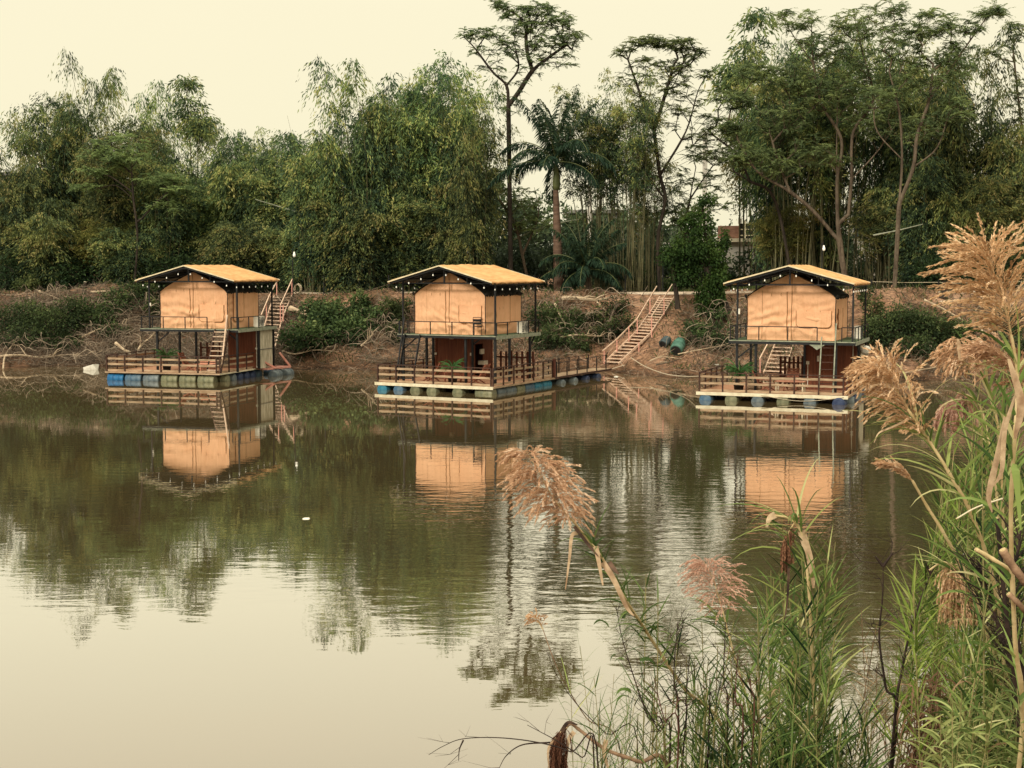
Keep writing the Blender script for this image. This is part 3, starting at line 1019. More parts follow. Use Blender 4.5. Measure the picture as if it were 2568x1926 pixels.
    for s in (-1, 1):
        m.beam((RX, ry0 + .05, RZ - .125), (RX + s * 2.80, ry0 + .05, EZ - .085), .05, .06)
        for q in (.33, .66, 1.0):
            m.beam((RX + s * 2.78 * q, ry0 + .02, RZ - .145 - (RZ - EZ) * q * .97 ), (RX + s * 2.78 * q, ry1 - .05, RZ - .145 - (RZ - EZ) * q * .97), .045, .045)
    for x in (-2.3, 2.8): m.beam((x, -.56, zb - .065), (x, 3.72, zb - .065), .05, .05)
    m.build('roof_frame', STEEL, root)
    # back part of the lower storey
    H['extra'](root, H, railing)
    # --- string lights hung under the eaves (a thing of its own)
    s = thing('string_lights', H['lights'], 'string lights', (H['X'], H['Y'], 0), H['yaw'], 'bulb strings under the tent roofs')
    def gable(t): return Vector((RX + (HW - .12) * t, ry0 + .02 + .05 * math.sin(t * 9), RZ - .17 + (EZ - RZ) * abs(t)))
    lines = [[gable(t) for t in np.linspace(-1, 1, 9)],
             [Vector((2.82, y, EZ - .16)) for y in np.linspace(-1.0, 4.3, 8)], [Vector((-2.72, y, EZ - .16)) for y in np.linspace(-.6, 4.3, 5)]]
    mc = MB()
    for li in lines:
        for a, b_ in zip(li[:-1], li[1:]):
            mc.tube([a.lerp(b_, t) - Vector((0, 0, .09 * math.sin(t * PI))) for t in np.linspace(0, 1, 6)], .007, 3, False)
    mc.build('cable', CORD, s)
    bm_ = MB().lathe([(.010, .045), (.018, .025), (.028, -.005), (.031, -.022), (.023, -.045), (.006, -.055)], 10).mesh('bulb', BULB, True)
    sk = MB().lathe([(.02, .04), (.022, .085), (.01, .10)], 8).mesh('socket', CORD)
    for li in lines:
        for a, b_ in zip(li[:-1], li[1:]):
            p = a.lerp(b_, .5) - Vector((0, 0, .19))
            o = link('bulb', bm_, s); o.location = p
            o2 = link('socket', sk, o)
    return root

def ladder(parent, x, w, top, bot, zt, zb, n, mat, rail=None, railmat=None, tread=.10, st=.05):
    """steep stair in the local frame from (y=top, z=zt) down to (y=bot, z=zb)"""
    m = MB()
    for s in (-1, 1): m.beam((x + s * w / 2, bot, zb), (x + s * w / 2, top, zt), st, .09)
    l = m.build('ladder', mat, parent)
    tm = MB()
    for k in range(n):
        t = (k + .7) / (n + .2)
        y = bot + (top - bot) * t; z = zb + (zt - zb) * t
        tm.box(x - w / 2 + .03, x + w / 2 - .03, y - tread, y + tread, z - .018, z + .018)
    tm.build('treads', mat, l)
    if rail:
        for s in rail:
            q = MB().beam((x + s * w / 2, bot - .04, zb + .55), (x + s * w / 2, top - .04, zt + .85), .06, .05)
            q.build('handrail', railmat or mat, l)
    return l

def balusters(parent, x0, x1, y, z, h, n, mat=REDB):
    m = MB()
    for k in range(n):
        x = x0 + (x1 - x0) * k / (n - 1)
        m.box(x - .055, x + .055, y - .012, y + .012, z, z + h + random.uniform(-.03, .03))
    m.box(x0 - .05, x1 + .05, y + .014, y + .04, z + .35, z + .43)
    m.box(x0 - .05, x1 + .05, y + .014, y + .04, z + h - .35, z + h - .27)
    m.build('picket_fence', mat, parent)

def corrugated(x, y0, y1, z0, z1, nm, parent, mat=CORR):
    n = int((y1 - y0) / .022)
    V = []
    for z in (z0, z1):
        for k in range(n + 1):
            y = y0 + (y1 - y0) * k / n
            V.append((x + .014 * math.sin(k * PI / 2.0), y, z))
    i = np.arange(n)
    return link(nm, np_mesh(nm, np.array(V), np.stack([i, i + 1, i + n + 2, i + n + 1], -1), mat), parent)

def room(parent, x0, x1, y0, y1, z0, door=None):
    z1 = ZU - .16
    m = MB()
    m.box(x0, x1, y0, y0 + .03, z0, z1)           # front
    m.box(x0 + .001, x0 + .03, y0 + .031, y1 - .031, z0, z1)
    m.box(x0, x1, y1 - .03, y1, z0, z1)
    if door is None: m.box(x1 - .03, x1 - .001, y0 + .031, y1 - .031, z0, z1)
    r = m.build('room_wall', PLY, parent)
    m = MB()
    k = x0 + .35
    while k < x1 - .2:
        m.box(k - .006, k + .006, y0 - .006, y0 - .001, z0 + .02, z1 - .02); k += .45
    m.build('panel_joint', RAILW, r)
    return r

# ---------------- first house (left)
def extra1(root, H, railing):
    z = H['deck'][4]
    room(root, .95, 2.72, 2.05, 3.95, z)
    ladder(root, 2.05, .80, -.82, -1.85, ZU, z, 9, RAILW, None)
    m = MB()
    for k in range(9):
        t = (k + .7) / 9.2
        yy, zz = -1.85 + 1.03 * t, z + (ZU - z) * t
        m.box(1.69, 2.41, yy - .13, yy - .10, zz - .02, zz + .03)
    m.build('tread_edge', PALEWOOD, root)
    MB().beam((2.42, -1.75, z + .1), (2.42, -.95, ZU + .78), .07, .06).build('handrail', PALEWOOD, root)
    balusters(root, -1.7, -.55, 4.0, z, 1.28, 4)
    corrugated(2.80, 2.16, 3.70, z + .0, ZU - .16, 'corrugated_door', root)
    MB().box(2.79, 2.83, 2.1, 3.76, z + 1.02, z + 1.05).build('door_bar', GREYP, root)
    # white switch box and pipe on the post
    MB().box(2.60, 2.72, 1.955, 1.985, z + 1.05, z + 1.15).build('switch_box', WHITEP, root)
    MB().box(2.645, 2.675, 1.99, 2.03, z + .05, ZU - .2).build('pipe', WHITEP, root)
    # pink float extension behind
    m = MB()
    for a, b_ in (((1.2, 2.55, z - .05), (3.0, 2.55, z - .05)), ((3.0, 2.5, z - .05), (3.45, 4.6, z - .05)), ((3.45, 4.6, z - .05), (1.2, 4.8, z - .05)), ((2.62, 2.5, z + .45), (3.05, 3.4, z - .02)), ((3.0, 4.2, z + .75), (3.45, 4.6, z - .02))):
        m.beam(a, b_, .13, .10)
    m.box(2.86, 3.3, 3.0, 4.6, z - .05, z - .01)
    m.build('pink_frame', PINK, root)
    for (x, y, ax, c) in ((3.2, 3.2, 'y', 'grey'), (3.4, 4.25, 'y', 'grey'), (2.4, 4.6, 'x', 'faded')): drum(root, x, y, z - .42, ax, c)
    air_con(root, 2.66, 2.35, ZU, PI / 2 - .0)
    MB().box(-2.27 + .03, -2.2 + .03, -.64, -.60, 3.9, 4.05).build('lamp_box', WHITEP, root)

house1 = build_house(dict(i=0, x=0, X=-16.911, Y=78.456, yaw=-.272, label='leftmost two storey floating tent house on blue drums with pale stair in front', lights='bulb string under the roof of the left tent house',
    deck=(-4.08, 2.50, -2.07, 4.1, .45), upper=(-2.75, 2.95, -.72, 3.9), seed=3,
    drums=[(-3.58 + k * 1.05, -1.80, .07, 'x', c) for k, c in enumerate(['blue', 'faded', 'grey', 'khaki', 'khaki', 'khaki'])]
          + [(1.98, -1.0 + .78 * k, .05, 'x', c) for k, c in enumerate(['khaki', 'grey', 'navy', 'navy', 'navy', 'faded'])]
          + [(-3.58, -1.0 + .9 * k, .07, 'x', 'navy') for k in range(5)],
    rails=[[(-4.05, -2.04), (2.30, -2.04)], [(2.46, -1.95), (2.46, 2.2)], [(-4.05, -2.0), (-4.05, 4.0)]],
    low_posts=[(-1.88, -.56), (-1.88, 1.9), (-1.88, 3.8), (2.78, -.56), (2.78, 2.0), (2.80, 3.85), (.34, 3.9)],
    braces=[((-1.88, -.5, 1.95), (-1.2, -.5, 2.5)), ((2.78, -.5, 2.1), (2.2, -.5, 2.5))],
    urails=[[(-2.72, -.68), (1.12, -.68)], [(-2.72, -.66), (-2.72, 3.85)], [(2.50, -.68), (2.92, -.68)], [(2.92, -.66), (2.92, 1.75)]],
    zip=-.2, zip_top=4.8, ties=[(-1.0, 4.75), (-.55, 4.78), (.6, 4.1), (1.3, 4.12)], flaps=[(1.05, 3.05, 3.95, .72, 'f'), (1.25, 3.05, 4.55, .62, 's')], extra=extra1))

# ---------------- second house (middle)
def extra2(root, H, railing):
    z = H['deck'][4]
    room(root, -1.87, .28, 1.75, 3.85, z, door='side')
    # side wall with an open doorway, red edge
    m = MB(); z1 = ZU - .16
    m.box(.25, .279, 1.78, 2.05, z, z1).box(.25, .279, 2.85, 3.82, z, z1).box(.25, .279, 2.05, 2.85, z + 1.75, z1)
    m.build('room_wall', PLY, root)
    MB().box(.22, .30, 3.80, 3.88, z, z1).box(-1.80, -1.76, 1.70, 1.745, z + .05, z1).build('door_trim', CHAIRW, root)
    MB().box(.17, .26, 1.70, 1.745, z + 1.2, z + 1.34).build('switch_box', WHITEP, root)
    MB().box(-1.86, -1.74, 1.69, 1.735, z + 1.2, z + 1.3).build('switch_box', WHITEP, root)
    # basin seen in the doorway
    MB().box(.31, .62, 2.3, 2.75, z + .72, z + .92).box(.36, .45, 2.35, 2.7, z + 1.25, z + 1.5).build('basin', WHITEP, root)
    ladder(root, -1.62, .84, -.80, -1.55, ZU, z, 7, STEEL, (-1,), STEEL, .06)
    balusters(root, .42, 2.55, 3.95, z, 1.35, 8)
    air_con(root, 2.70, 2.55, ZU, PI / 2)
    MB().box(-.95, -.75, 1.60, 1.74, z1 - .16, z1 - .02).build('lamp_box', WHITEP, root)
    # gangway from the deck to the foot of the bank stairs
    m = MB()
    y = 4.98
    while y < 12.0:
        m.box(2.15, 3.27, y, y + .19, z - .03 + random.uniform(-.004, .004), z + .01); y += .2
    w = m.build('gangway', BOARD, root)
    MB().box(3.275, 3.32, 4.97, 12.1, z - .08, z + .02).box(2.10, 2.145, 4.97, 12.1, z - .08, z + .02).build('side_board', RAILW, w)
    for x in (2.16, 3.22):
        m = MB()
        for k in range(6):
            yy = 5.3 + k * 1.25
            m.beam((x, yy, z), (x, yy, z + .78), .045, .045, (0, 1, 0))
        m.tube([(x, 5.2, z + .70), (x, 8, z + .74), (x, 11.6, z + .78)], .016, 4)
        m.build('gangway_railing', STEEL, w)
    MB().box(3.2, 3.34, 4.83, 4.97, z, z + .95).box(2.05, 2.17, 4.83, 4.95, z, z + .9).build('gate_post', REDB, root)
    for k, c in enumerate(['grey', 'grey', 'navy', 'navy']):
        drum(root, 2.9, 5.9 + 1.5 * k, z - .44, 'x', c)

house2 = build_house(dict(i=1, x=0, X=-3.024, Y=71.684, yaw=-.477, label='middle floating tent house with a gangway to the bank and a chair upstairs', lights='bulb string under the roof of the middle tent house',
    deck=(-3.15, 3.27, -1.69, 4.95, .36), upper=(-2.5, 2.95, -.72, 3.9), seed=11, fascia=True,
    drums=[(-2.85 + dx, -1.24, .01, 'y', c) for dx, c in zip((0, .93, 1.86, 2.8, 4.2), ['teal', 'faded', 'khaki', 'khaki', 'khaki'])]
          + [(2.72, -1.36, 0, 'x', 'khaki')] + [(2.93, -.55 + .98 * k, .02, 'y', c) for k, c in enumerate(['grey', 'grey', 'khaki', 'faded', 'teal', 'teal'])]
          + [(-2.8, -.4 + 1.0 * k, .0, 'x', 'navy') for k in range(5)],
    rails=[[(-3.1, -1.66), (3.15, -1.66)], [(3.23, -1.60), (3.23, 4.80)], [(-3.1, -1.62), (-3.1, 4.85)]],
    low_posts=[(-2.3, -.56), (-1.9, 1.0), (-1.93, 1.70), (.34, 1.68), (1.2, -.56), (2.8, -.56), (2.8, .9), (2.8, 3.1), (-1.9, 3.9)],
    braces=[((-2.3, -.5, 1.95), (-1.6, -.5, 2.5)), ((.34, 1.7, 2.1), (.9, 1.7, 2.5)), ((2.8, 3.1, 2.0), (2.8, 3.6, 2.5))],
    urails=[[(-1.90, -.68), (2.92, -.68)], [(2.92, -.66), (2.92, 3.85)], [(-2.47, .1), (-2.47, 3.85)], [(-2.47, -.68), (-2.42, -.68)]],
    zip=-.22, zip_top=4.8, ties=[(-1.0, 4.7), (-.52, 4.7), (.62, 4.0), (1.3, 4.02)], flaps=[(1.15, 3.25, 4.1, .62, 'f'), (1.75, 3.15, 4.5, .75, 's')], extra=extra2))

# ---------------- third house (right)
def extra3(root, H, railing):
    z = H['deck'][4]
    room(root, .42, 2.72, 1.6, 3.9, z)
    for bx in ((.95, 1.05, 1.55, 1.597, z + 1.30, z + 1.55), (.46, .60, 1.55, 1.568, z + 1.15, z + 1.3), (2.50, 2.62, 1.55, 1.568, z + 1.18, z + 1.26)): MB().box(*bx).build('switch_box', WHITEP, root)
    for bx in ((.52, .55, 1.57, 1.598, z + .1, z + 1.149), (2.54, 2.57, 1.57, 1.598, z + .1, ZU - .2)): MB().box(*bx).build('pipe', WHITEP, root)
    m = MB()
    for x, a in ((1.50, 2.9), (2.12, 3.5)):
        m.beam((x - .03, -1.25, z), (x, -.80, a), .05, .06)
    l = m.build('ladder', PALEG, root)
    m = MB()
    for k in range(7): 
        t = (k + .6) / 7.4
        m.box(1.49 - .03 * (1 - t), 2.11, -1.25 + .45 * t - .02, -1.25 + .45 * t + .02, z + 2.3 * t - .015, z + 2.3 * t + .015)
    m.build('rungs', RAILW, l)
    balusters(root, -1.15, .30, 4.05, z, 1.35, 8)
    corrugated(2.80, 2.1, 3.7, z, ZU - .3, 'corrugated_door', root)
    MB().lathe([(.1, -.28), (.2, -.26), (.22, 0), (.2, .26), (.1, .28)], 14, 'y', (3.05, 2.2, ZU - .5)).build('water_tank', WHITEP, root, True)
    air_con(root, 2.68, 2.3, ZU, PI / 2)
    MB().box(-2.24, -2.17, -.66, -.60, 3.85, 4.1).build('lamp_box', WHITEP, root)
    # torn sheet hanging under the upper floor
    MB().add([(.95, -.80, ZU - .13), (1.65, -.80, ZU - .13), (1.3, -.82, ZU - .36), (1.1, -.79, ZU - .22)], [(0, 3, 2, 1)]).build('loose_sheet', PALEG, root)
    MB().tube(spline([(-1, -1.50, z - .06), (.4, -1.5, z - .25), (1.4, -1.5, z - .22), (2.6, -1.5, z - .04)], 6), .014, 4).build('mooring_line', ROPE, root)

house3 = build_house(dict(i=2, x=0, X=12.477, Y=66.026, yaw=-.357, label='rightmost floating tent house with a thin ladder and a wide window flap', lights='bulb string under the roof of the right tent house',
    deck=(-3.87, 2.75, -1.42, 4.58, .37), upper=(-2.62, 2.95, -.72, 3.9), seed=23, fascia=True,
    drums=[(-3.52 + 1.16 * k, -.98, .02, 'y', c) for k, c in enumerate(['faded', 'khaki', 'grey', 'khaki', 'grey'])] + [(2.38, -1.14, .01, 'y', 'navy')]
          + [(2.42, -.30 + .85 * k, .0, 'x', c) for k, c in enumerate(['grey', 'navy', 'grey', 'grey', 'navy', 'grey'])] + [(-3.4, .0 + 1.0 * k, .0, 'x', 'navy') for k in range(5)],
    rails=[[(-3.82, -1.39), (2.55, -1.39)], [(2.70, -1.34), (2.70, 4.5)], [(-3.82, -1.35), (-3.82, 4.5)]],
    low_posts=[(-2.3, -.56), (-2.3, 2.6), (-1.45, -.56), (.38, 1.55), (2.1, -.56), (2.8, 1.56), (2.82, 3.9), (-2.3, 3.9)],
    braces=[((-2.25, -.5, 1.9), (-1.5, -.5, 2.5)), ((2.8, 1.6, 2.1), (2.8, 1.0, 2.5))],
    urails=[[(-2.59, -.68), (1.28, -.68)], [(2.35, -.68), (2.92, -.68)], [(-2.59, -.66), (-2.59, 3.85)], [(2.92, -.66), (2.92, 3.85)]],
    zip=-.17, zip_top=4.85, ties=[(-.88, 4.78), (-.45, 4.80), (.7, 4.02), (1.3, 4.02)], flaps=[(1.02, 3.27, 4.02, .78, 'f'), (1.3, 3.2, 4.1, .7, 's')], extra=extra3))

def house_pt(h, x, y, z):
    c, s = math.cos(h.rotation_euler.z), math.sin(h.rotation_euler.z)
    return (h.location.x + x * c - y * s, h.location.y + x * s + y * c, z)

# furniture on the decks
x_chair('deck_chair', 'red brown folding chair beside the stair of the left tent house', house_pt(house1, .1, -.6, .45), -.272 + PI / 2, CHAIRW, 'wooden chairs on the floating decks')
x_chair('deck_chair', 'dark red chair at the back of the left deck by the pickets', house_pt(house1, -.45, 2.4, .45), -.272, CHAIRW, 'wooden chairs on the floating decks')
t = thing('slatted_bench', 'pale pink slatted bench under the stair of the left house', 'bench', house_pt(house1, 1.15, -1.1, .45), -.272)
m = MB()
for k in range(5): m.box(-.45, .45, -.3 + k * .13, -.2 + k * .13, .40, .425)
m.build('seat', PINKW, t)
m = MB()
for k in range(4): m.box(-.45, .45, .36, .385, .10 + k * .14, .19 + k * .14)
m.build('backrest', PINKW, t)
for x in (-.4, .4):
    for y in (-.27, .33): MB().beam((x, y, 0), (x, y, .4), .05, .05, (0, 1, 0)).build('leg', PINKW, t)
spiky_pot('leafy plant in a black pot on the left floating deck', house_pt(house1, -1.15, -.9, .45), 1.45)
x_chair('deck_chair', 'red brown deck chair left of the table on the middle deck', house_pt(house2, -.75, -.5, .36), -.477 - PI / 2, CHAIRW, 'wooden chairs on the floating decks')
x_chair('deck_chair', 'pale brown deck chair right of the table on the middle deck', house_pt(house2, 1.75, -.5, .36), -.477 + PI / 2 + PI, CHAIRW, 'wooden chairs on the floating decks')
spiky_pot('spiky palm in a black pot at the middle house railing', house_pt(house2, .72, -1.0, .36), 1.4)

def low_table(label, loc, rz, mat, w=.5, d=.35, h=.5):
    t = thing('low_table', label, 'table', loc, rz)
    m = MB()
    for k in range(5): m.box(-w, w, -d + k * d * .4, -d + k * d * .4 + d * .37, h, h + .03)
    m.build('tabletop', mat, t)
    for x in (-w + .06, w - .06):
        for y in (-d + .05, d - .05): MB().beam((x, y, 0), (x, y, h), .06, .06, (0, 1, 0)).build('leg', CREAM if mat is PINKW else mat, t)
low_table('low red brown slatted table between chairs on the middle deck', house_pt(house2, .45, -.2, .36), -.477, CHAIRW)
low_table('pinkish table with pale legs on the right floating deck', house_pt(house3, .12, -.55, .37), -.357, PINKW, .65)
x_chair('deck_chair', 'reclined brown chair left of the pinkish table', house_pt(house3, -.95, -.5, .37), -.357 - PI / 2 + PI, CHAIRW, 'wooden chairs on the floating decks')
x_chair('deck_chair', 'red chair behind the pinkish table before the pickets', house_pt(house3, -.1, .9, .37), -.357, CHAIRW, 'wooden chairs on the floating decks')
spiky_pot('bushy spiky plant in a black pot on the right floating deck', house_pt(house3, -2.15, -.8, .37), 1.55, n=80)
t = thing('crate', 'pale wooden crate beside the plant on the right deck', 'crate', house_pt(house3, -1.55, -.2, .37), -.357)
m = MB()
for k in range(4): m.box(-.3, .3, -.2, -.18, .02 + k * .13, .12 + k * .13); m.box(-.3, .3, .18, .2, .02 + k * .13, .12 + k * .13)
m.build('slats', BOARD, t)
MB().box(-.28, .28, -.178, .178, .02, .04).box(-.3, -.26, -.178, .178, .0, .52).box(.26, .3, -.178, .178, 0, .52).build('frame', BOARD, t)
# metal chair upstairs
t = thing('metal_chair', 'small black metal chair standing on the upstairs balcony', 'chair', house_pt(house2, 1.75, -.42, ZU), -.477 + .5)
for x in (-.2, .2):
    MB().tube([(x, -.22, 0), (x, -.2, .44)], .014, 5).build('leg', STEEL, t)
    MB().tube([(x, .2, 0), (x, .18, .44), (x, .24, .86)], .014, 5).build('leg', STEEL, t)
MB().box(-.21, .21, -.22, .2, .43, .455).build('seat', STEEL, t)
MB().beam((-.2, .2, .58), (.2, .2, .58), .02, .10).beam((-.2, .215, .72), (.2, .215, .72), .02, .12).beam((-.2, .24, .86), (.2, .24, .86), .028, .028).build('backrest', STEEL, t)
# ================================================================== trees
BAMB = leafmat('bamboo_leaf', [(0, (.020, .038, .026)), (.3, (.064, .106, .054)), (.6, (.155, .212, .080)), (.85, (.31, .345, .105)), (1, (.40, .37, .14))], .3, .34, .028)
BAMBY = leafmat('yellow_bamboo_leaf', [(0, (.035, .042, .016)), (.4, (.11, .12, .034)), (.8, (.24, .215, .06)), (1, (.33, .24, .09))], .3, .2, .015)
BROAD = leafmat('broad_leaf', [(0, (.012, .021, .012)), (.4, (.032, .056, .022)), (.75, (.075, .115, .038)), (1, (.12, .16, .05))], .28, .25, .02)
ACAC = leafmat('feathery_leaf', [(0, (.044, .070, .042)), (.5, (.115, .162, .072)), (1, (.25, .31, .11))], .3, .15, .015)
VINE = leafmat('vine_leaf', [(0, (.012, .03, .010)), (.5, (.034, .075, .018)), (1, (.09, .15, .035))], .28, .1, .01)
BUSHM = leafmat('bush_leaf', [(0, (.012, .022, .012)), (.45, (.042, .066, .026)), (.8, (.105, .145, .05)), (1, (.21, .24, .09))], .28, .2, .02)
PALML = leafmat('palm_leaf', [(0, (.006, .016, .011)), (.5, (.018, .040, .024)), (1, (.055, .09, .04))], .2, .1, .01, .6)
CULM = surf('bamboo_culm', (.055, .055, .028), (.16, .15, .075), 1.5, .6, objrand=.25)
BARK = surf('grey_brown_bark', (.055, .040, .028), (.15, .115, .08), 2.5, .9, .03, 9, stretch=(2, 2, .4), objrand=.2)
DBARK = surf('dark_bark', (.018, .014, .011), (.05, .038, .028), 2.5, .9, .03, 9, stretch=(2, 2, .4), objrand=.2)
PALEBARK = surf('pale_dead_wood', (.30, .22, .14), (.56, .44, .30), 4, .85, .01, 12)
PALMT = surf('palm_trunk', (.085, .052, .036), (.16, .10, .07), 3, .85, .03, 8, stretch=(.4, .4, 3))
SHAFT = surf('palm_crownshaft', (.06, .085, .03), (.12, .13, .05), 2, .5, stretch=(2, 2, .3))


def make_bamboo(seed, H, R, nc=22, f0=.3, lean=.28, dens=1.0, mat=BAMB, top=1.0, tw=1.0, rbase=.9, hang=0.0):
    """clump of arching culms; leaves hang in feathery sprays. returns (culm mesh, foliage mesh)"""
    r = np.random.default_rng(seed)
    mb = MB(); fo = Foliage()
    for c in range(nc):
        az = r.uniform(0, 2 * PI); q = math.sqrt(r.uniform(0, 1))
        bx, by = math.cos(az) * rbase * q, math.sin(az) * rbase * q
        az2 = az + r.normal(0, .5)
        hh = H * r.uniform(.70, 1.0) * (1 - .12 * q)
        sp = R * (lean + r.uniform(0, .75) * (1 - lean)) * r.choice([.5, 1, 1])
        droop = r.uniform(.06, .20) if r.random() < .75 else r.uniform(.24, .38)
        ph = r.uniform(0, 6); pf = r.uniform(16, 30)
        wob = r.normal(0, .25, 2)
        def P(t):
            k = t ** 1.9
            return np.array([bx + math.cos(az2) * sp * k + wob[0] * math.sin(t * 4), by + math.sin(az2) * sp * k + wob[1] * math.sin(t * 4), hh * (t - droop * t ** 5)])
        ts = np.linspace(0, 1, 11)
        mb.tube([P(t) for t in ts], [max(.006, .05 * (1 - t) ** .8) for t in ts], 5, False)
        clum = r.uniform(0, 1)
        start = f0 + r.uniform(-.08, .12)
        nn = int(26 * dens)
        for t in np.linspace(start, 1, nn):
            if r.random() < .08 or math.sin(t * pf + ph) < -.25: continue
            p = P(t)
            for b in range(int(r.integers(4, 8))):
                a = r.uniform(0, 2 * PI); L = (.55 + .95 * math.sin(PI * (.2 + .56 * (t - start) / (1 - start + 1e-6)))) * r.uniform(.45, 1.15) * tw
                up = r.uniform(-.15, .95)
                n = int(11 * L / 1.0 + 4)
                s = r.uniform(.15, 1, n)
                px_ = p[0] + math.cos(a) * L * s; py_ = p[1] + math.sin(a) * L * s
                pz = p[2] + L * (up * s * (1 - .5 * hang) - (.72 + .35 * hang) * s * s)
                C = np.stack([px_, py_, pz], -1) + r.normal(0, .085, (n, 3))
                D = np.stack([math.cos(a) * .65 + r.normal(0, .5 - .22 * hang, n), math.sin(a) * .65 + r.normal(0, .5 - .22 * hang, n), -.55 - .35 * hang + r.normal(0, .42 - .15 * hang, n)], -1)
                tn = .40 + .30 * (clum - .5) * 2 + .40 * (t - .55) + r.normal(0, .11, n) + .19 * r.normal() + .34 * (s - .6)  # shade painted into the tint: darker low down and near the culm
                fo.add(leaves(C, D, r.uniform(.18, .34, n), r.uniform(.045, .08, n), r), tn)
    return mb.mesh('culms', CULM, True), fo.mesh('foliage', mat)


def place_bamboo(proto, px, top, Y, label, sx=1.0, rz=0, group='bamboo clumps on the far bank', base=None, name='bamboo_clump'):
    g = at(px, 760, Y)
    X = g.x
    zb = float(max(ground(X, Y), ztop(X) - 6)) if base is None else base
    z1 = at(px, top, Y).z
    h = (z1 - zb)
    t = thing(name, label, 'bamboo', (X, Y, zb - .1), rz, group)
    cu, fol, H = proto
    s = h / H
    a = link('culms', cu, t); b = link('foliage', fol, t)
    t.scale = (s * sx if sx != 1 else s ** .5 * 1.0, s * sx if sx != 1 else s ** .5, s)
    return t

def proto(seed, H, R, **k):
    a, b = make_bamboo(seed, H, R, **k)
    return (a, b, H * .84)

PB = [proto(101, 15, 3.4, f0=.12, dens=1.15, nc=22, hang=.5),
      proto(102, 15, 4.2, f0=.2, dens=1.15, nc=20, lean=.25, hang=1.0),
      proto(103, 13, 3.4, f0=.08, dens=1.2, nc=24, mat=BAMB),
      proto(104, 11, 3.0, f0=.05, dens=1.5, nc=24, lean=.2, hang=.9)]
PY = proto(105, 14, 3.4, f0=.46, dens=1.1, nc=20, mat=BAMBY)
PS = [proto(106, 16, 3.6, f0=.50, dens=.55, nc=26, tw=.8, rbase=1.3, lean=.35), proto(107, 15, 3.4, f0=.56, dens=.5, nc=28, tw=.75, rbase=1.5, lean=.25)]
PT = proto(108, 15, 1.2, f0=.70, dens=1.5, nc=2, tw=.8, rbase=.2, lean=.2)
PT = (PT[0], PT[1], max(v.co.z for v in PT[1].vertices))

G1 = 'bamboo clumps on the far bank'
BL = [  # px, top, Y, proto, width factor, label
 (20, 331, 101, PB[1], 1.0, 'dense bamboo clump at the left edge of the far bank'),
 (125, 151, 104, PB[0], .9, 'tall bamboo clump with a split bushy top near the left edge'),
 (235, 136, 105, PB[1], .72, 'tallest left hand bamboo clump with a dark rounded tip'),
 (300, 286, 102, PB[2], 1.0, 'yellow green bamboo clump left of the left tent roof'),
 (110, 480, 99.5, PB[3], 1.2, 'low dark bamboo thicket at the far left bank top'),
 (385, 181, 108, PB[1], .8, 'arching feathery bamboo between the tall left clump and the lone culm'),
 (420, 316, 101, PB[0], .95, 'dense bamboo clump above the ridge of the left tent roof'),
 (500, 400, 103, PB[2], 1.0, 'bushy bamboo clump directly behind the left tent house'),
 (575, 286, 106, PB[1], .85, 'thin topped bamboo clump right of the lone culm'),
 (640, 316, 103, PB[3], 1.1, 'dense bamboo clump behind the left bank stairs'),
 (715, 325, 101.5, PB[2], 1.0, 'round topped green bamboo clump between the left and middle tents'),
 (800, 260, 95.5, PB[0], .95, 'broad bamboo clump on the left flank of the big central stand'),
 (905, 130, 95, PB[1], 1.0, 'tall dark bamboo clump forming the left peak of the central stand'),
 (985, 123, 96.5, PB[0], .85, 'tall bamboo clump with curved culms in the central stand'),
 (1075, 130, 97, PB[2], .85, 'tall bamboo clump behind the middle of the central stand'),
 (1150, 95, 96, PB[0], .8, 'tall bamboo clump left of the umbrella tree trunk'),
 (1190, 268, 94, PB[1], .8, 'loose bamboo clump crossed by the umbrella tree trunk'),
 (880, 470, 95.3, PB[3], 1.2, 'low dark bamboo above the middle tent roof left end'),
 (1020, 420, 96, PB[2], 1.0, 'mid height bamboo clump above the middle tent ridge'),
 (1130, 500, 95, PB[3], 1.0, 'low loose bamboo right of the middle tent roof'),
 (330, 560, 99, PB[3], 1.1, 'short bushy bamboo behind the left tent eave'),
 (600, 540, 99, PB[3], 1.2, 'short dark bamboo by the left lamp pole'),
 (760, 520, 99.2, PB[3], 1.2, 'short dark bamboo behind the path fence'),
 (1500, 170, 95.5, PS[0], .8, 'slender bamboo stand just right of the royal palm'),
 (1572, 130, 94.5, PS[0], .75, 'open bamboo stand with bare culms left of the vine covered tree'),
 (1628, 330, 96, PS[1], .6, 'bare stemmed bamboo between the slender stand and the vine covered tree'),
 (1990, 30, 97, PS[0], .95, 'tall bamboo with long bare culms above the right tent house'),
 (2060, 20, 99, PB[0], .75, 'tall bamboo clump filling the middle of the right hand trees'),
 (1945, 110, 99.5, PB[1], .75, 'feathery bamboo clump behind the left limbs of the twin trunk tree'),
 (2090, 60, 98, PS[1], 1.0, 'bamboo with many dark culms behind the twin trunk tree'),
 (2190, 30, 99, PB[1], .8, 'tall green bamboo plume between the two right trees'),
 (2310, 0, 96, PB[0], .9, 'tall green bamboo clump right of the single pale trunk'),
 (2420, 70, 95, PB[1], .95, 'dense dark bamboo clump near the right edge'),
 (2530, 200, 94, PB[0], .9, 'dense bamboo clump at the right edge of the far bank'),
 (2330, 380, 94, PB[3], 1.1, 'dark bamboo thicket behind the right hand path'),
 (2470, 420, 93, PB[2], 1.0, 'dark leafy bamboo behind the big pink plume'),
 (2230, 480, 96, PS[1], 1.0, 'low bamboo with crowded bare culms behind the single pale trunk'),
]
